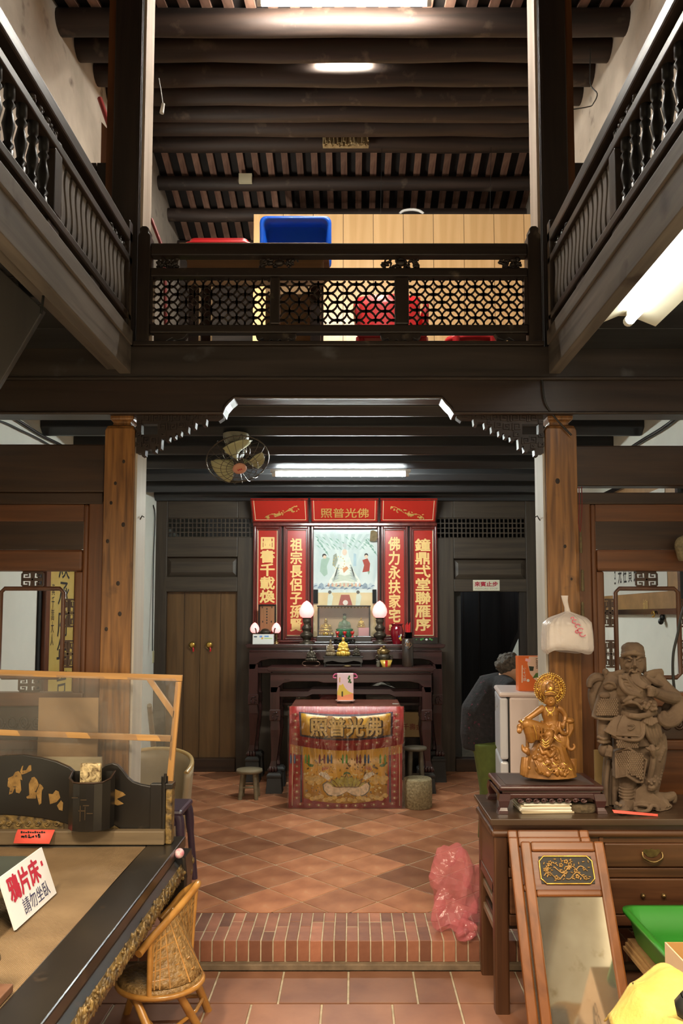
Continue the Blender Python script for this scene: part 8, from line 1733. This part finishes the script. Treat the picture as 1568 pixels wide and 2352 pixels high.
# ================================================================ IN FRONT OF THE DESK
# three framed mirrors leaning on the desk
def mirror(xo, yo, label, front, zo=0):
    t = thing('leaning_mirror', label, 'mirror', (0.88+xo, 3.1+yo, -0.008)); zt = Z(1936, 3.27); y1, y0 = 3.282+yo, 2.867+yo; L = math.hypot(y1-y0, zt+0.008)
    L += zo; upv = V((0, y1-y0, zt+0.008)).normalized(); nv = V((0, -upv.z, upv.y)); base = V((0, y0, -0.006)); xa, xb_ = 0.705+xo, 1.055+xo
    def bx(x0, x1, u0, u1, d0, d1, nm, m, par=t, bev=0.005):
        pts = [base+V((x0, 0, 0))+upv*u0+nv*d0, base+V((x1, 0, 0))+upv*u0+nv*d0, base+V((x1, 0, 0))+upv*u1+nv*d0, base+V((x0, 0, 0))+upv*u1+nv*d0]
        return G().prism(pts, nv*(d1-d0)).build(nm, m, par, bevel=bev)
    Fz = MFRAME('z'); fw_ = 0.042
    for a, b in ((xa, xa+fw_), (xb_-fw_, xb_)): bx(a, b, 0, L, -0.012, 0.012, 'stile', Fz, bev=0.008)
    bx(xa+fw_, xb_-fw_, L-fw_, L, -0.012, 0.012, 'rail', MFRAME('x'), bev=0.008); bx(xa+fw_, xb_-fw_, 0, fw_, -0.012, 0.012, 'rail', MFRAME('x'), bev=0.008)
    up_ = L-0.19; bx(xa+fw_, xb_-fw_, up_-0.028, up_, -0.012, 0.012, 'middle_rail', MFRAME('x'), bev=0.008)
    bx(xa+fw_, xb_-fw_, up_, L-fw_, -0.008, 0.0, 'top_panel', wood('red_panel_wood', (0.10, 0.035, 0.02), (0.16, 0.06, 0.03), 'x', 0.35, 20), bev=0)
    bx(xa+fw_, xb_-fw_, fw_, up_-0.028, -0.006, 0.001, 'mirror_glass', mat('dusty_mirror', (0.66, 0.58, 0.46), 0.06, metal=0.9, col2=(0.80, 0.74, 0.62), scale=8, mask=0.6, mcol=(0.55, 0.46, 0.33), mscale=14), bev=0)
    if front:
        px0, px1, u0, u1 = xa+0.068, xb_-0.062, up_+0.022, L-fw_-0.018
        bx(px0, px1, u0, u1, 0.0, 0.004, 'carved_plaque', M_INK, bev=0.004); c_ = 0.02
        pth = [(px0+c_, u0), (px1-c_, u0), (px1, u0+c_), (px1, u1-c_), (px1-c_, u1), (px0+c_, u1), (px0, u1-c_), (px0, u0+c_)]
        G().tube([base+V((a, 0, 0))+upv*b+nv*0.006 for a, b in pth], 0.0035, 6, closed=True).build('gilt_border', M_GOLD, t)
        g = G(); rr = random.Random(9); RP = Mx((V((1, 0, 0)), upv, nv)).transposed()
        for k in range(4): g.tube(spline([base+V((px0+0.012+k*0.045+q*0.016, 0, 0))+upv*(u0+0.03+(k % 2)*0.025+0.014*math.sin(q*1.3+k*2))+nv*0.008 for q in range(7) if px0+0.012+k*0.045+q*0.016 < px1-0.01], 4), 0.0024, 5)
        for k in range(13):
            fx, fu = rr.uniform(px0+0.02, px1-0.02), rr.uniform(u0+0.016, u1-0.016)
            for q in range(5): g.ell(base+V((fx+0.006*math.cos(q*1.257), 0, 0))+upv*(fu+0.006*math.sin(q*1.257))+nv*0.007, (0.0042, 0.0042, 0.003), RP, 6, 4)
        for q in range(60): g.ell(base+V((rr.uniform(px0+0.015, px1-0.015), 0, 0))+upv*rr.uniform(u0+0.012, u1-0.012)+nv*0.007, (0.007, 0.003, 0.003), RP @ Mx.Rotation(rr.uniform(0, PI), 3, 'Z'), 6, 4)
        g.build('gilt_plum_carving', mat('dull_gilt_carving', (0.30, 0.17, 0.05), 0.4, var=0.4, scale=40), t)
    return t
mirror(0, 0, 'front wood-framed mirror with a gilt plum-blossom plaque, leaning on the desk', True)
mirror(-0.045, 0.03, 'second wood-framed mirror just behind the plaque mirror', False, 0.01)
mirror(-0.04, 0.06, 'rearmost wood-framed mirror of the three, only its top showing', False, 0.03)
# green tray on boards
Mt = Mx.Translation((1.42, 2.94, 0.398))
tub('plastic_tray', mat('green_plastic', (0.025, 0.20, 0.02), 0.35, var=0.06), 'bright green plastic tray right of the mirrors', 0.62, 0.53, 0.122, Mt, 'tray', 0.92)
# stack that carries the tray
for k in range(3): G().box(1.10+0.01*k, 1.74, 2.70+0.01*k, 3.2, 0.352+k*0.0145, 0.365+k*0.0145).build('plywood_board', wood('plywood', (0.24, 0.13, 0.05), (0.36, 0.22, 0.09), 'x', 0.6, 14), label=('lowest', 'middle', 'top')[k]+' plywood board under the green tray', cat='board', group='plywood boards under the tray')
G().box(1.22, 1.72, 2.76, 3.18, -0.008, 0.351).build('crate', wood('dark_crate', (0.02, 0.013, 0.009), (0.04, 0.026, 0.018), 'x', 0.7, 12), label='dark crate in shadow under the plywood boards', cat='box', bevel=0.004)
# cardboard carton
cbx = thing('cardboard_box', 'open tan carton with printed symbols at the bottom right', 'box', (1.36, 2.44, -0.008)); M_CB = mat('tan_carton_print', (0.62, 0.44, 0.28), 0.7, var=0.05, scale=8); M_CBI = mat('carton_inside', (0.42, 0.23, 0.075), 0.8, var=0.06)
bx0, bx1, by0, by1, bz = 1.055, 1.62, 2.2, 2.655, 0.606
for a, b, c_, d in ((bx0, bx0+0.005, by0, by1), (bx1-0.005, bx1, by0, by1), (bx0+0.005, bx1-0.005, by0, by0+0.005), (bx0+0.005, bx1-0.005, by1-0.005, by1)): G().box(a, b, c_, d, 0.20, bz).build('side_wall', M_CB if a == bx0 else M_CBI, cbx)
G().box(bx0, bx1, by0, by1, 0.19, 0.20).build('bottom', M_CBI, cbx)
def pm(y, z_): return V((bx0-0.0008, y, z_))
g = G()
for k in range(3):
    y = 2.57; z_ = 0.47-k*0.052
    g.tube([pm(y-0.022, z_-0.018), pm(y+0.012, z_-0.018), pm(y+0.012, z_+0.018), pm(y-0.022, z_+0.018)], 0.002, 4, closed=True)
for k in range(3):
    y = 2.50; z_ = 0.44-k*0.055; g.tube([pm(y+0.016*math.cos(t), z_+0.02*math.sin(t)) for t in [q*2*PI/10 for q in range(10)]], 0.0035, 4, closed=True); g.obox(pm(y, z_), (0.001, 0.02, 0.006))
g.build('printed_symbols', mat('grey_print', (0.10, 0.07, 0.055), 0.6, var=0.1), cbx)
G().prism([pm(2.545, 0.50), pm(2.52, 0.492), pm(2.47, 0.445), pm(2.465, 0.43), pm(2.50, 0.44), pm(2.54, 0.475)], (-0.0008, 0, 0)).build('feather_print', mat('khaki_print', (0.16, 0.11, 0.06), 0.6, var=0.1), cbx)
G().box(1.12, 1.58, 2.24, 2.62, -0.008, 0.189).build('crate', DBROWN('x'), label='low brown crate under the printed carton', cat='box', bevel=0.004)
# yellow cloth over a dark stool-like bin
zc = 0.7
bn = thing('bin', 'dark bin under the yellow cloth at the bottom right corner', 'bin', (0.9, 2.08, -0.008))
G().loft([[V((0.775+dx, 1.93+dy, z_)) for dx, dy in ((0, 0), (0.26, 0), (0.26, 0.26), (0, 0.26))] for z_ in (-0.006, 0.69)], smooth=False).build('bin_body', DARK('z'), bn, bevel=0.01)
def cloth(u, v):
    x = 0.70+0.40*u; y = 1.88+0.36*v
    d = max(0, 0.775-x); e = max(0, y-2.18)
    h = 0.705-1.3*d-0.5*e+0.012*math.sin(u*9+v*4)+0.008*math.sin(v*11+u*3)+0.035*math.exp(-((u-.42)/.13)**2)*v**2+0.03*math.exp(-((u-.75)/.16)**2)*v**2-0.02*math.exp(-((u-.58)/.05)**2)*v**2
    return V((x+0.012*math.sin(v*8), y, max(h, 0.693) if 0.775 < x < 1.03 and y < 2.19 else h))
g = G().sheet(cloth, 46, 40)
g.build('yellow_cloth', mat('yellow_terry', (0.50, 0.34, 0.07), 0.95, col2=(0.60, 0.45, 0.13), scale=7, bump=0.35, bscale=70), label='bright yellow cloth draped at the bottom right corner', cat='cloth', solid=0.004)
bb_ = thing('black_case', 'black case with a chrome clasp lying on the yellow cloth', 'case', (0.86, 1.93, 0.72))
G().loft([[V((0.87+0.07*math.cos(t)*sx, 1.95+0.05*math.sin(t), z_)) for t in [q*2*PI/14 for q in range(14)]] for z_, sx in ((0.722, 1.0), (0.75, 1.1), (0.768, 0.8))]).build('case_body', M_BLACKW, bb_, smooth=1); G().obox((0.83, 1.93, 0.768), (0.012, 0.03, 0.008), Mx.Rotation(0.5, 3, 'Z')).build('chrome_clasp', M_STEEL, bb_, bevel=0.003)
# pink plastic bag slumped on the step
pb = crumple((0.53, 4.0, 0.285), 0.115, 0.12, 0.195, film('pink_film', (0.74, 0.20, 0.23), 0.38, 0.15, 0.9, 16), 'plastic_bag', 'translucent pink plastic bag slumped on the step left of the desk', 21, 'bag', 0.35)
crumple((0.555, 3.84, 0.175), 0.045, 0.07, 0.05, MATS['pink_film'], 'plastic_bag', 'loose pink plastic wrapper on the step edge beside the desk leg', 23, 'bag', 0.4)
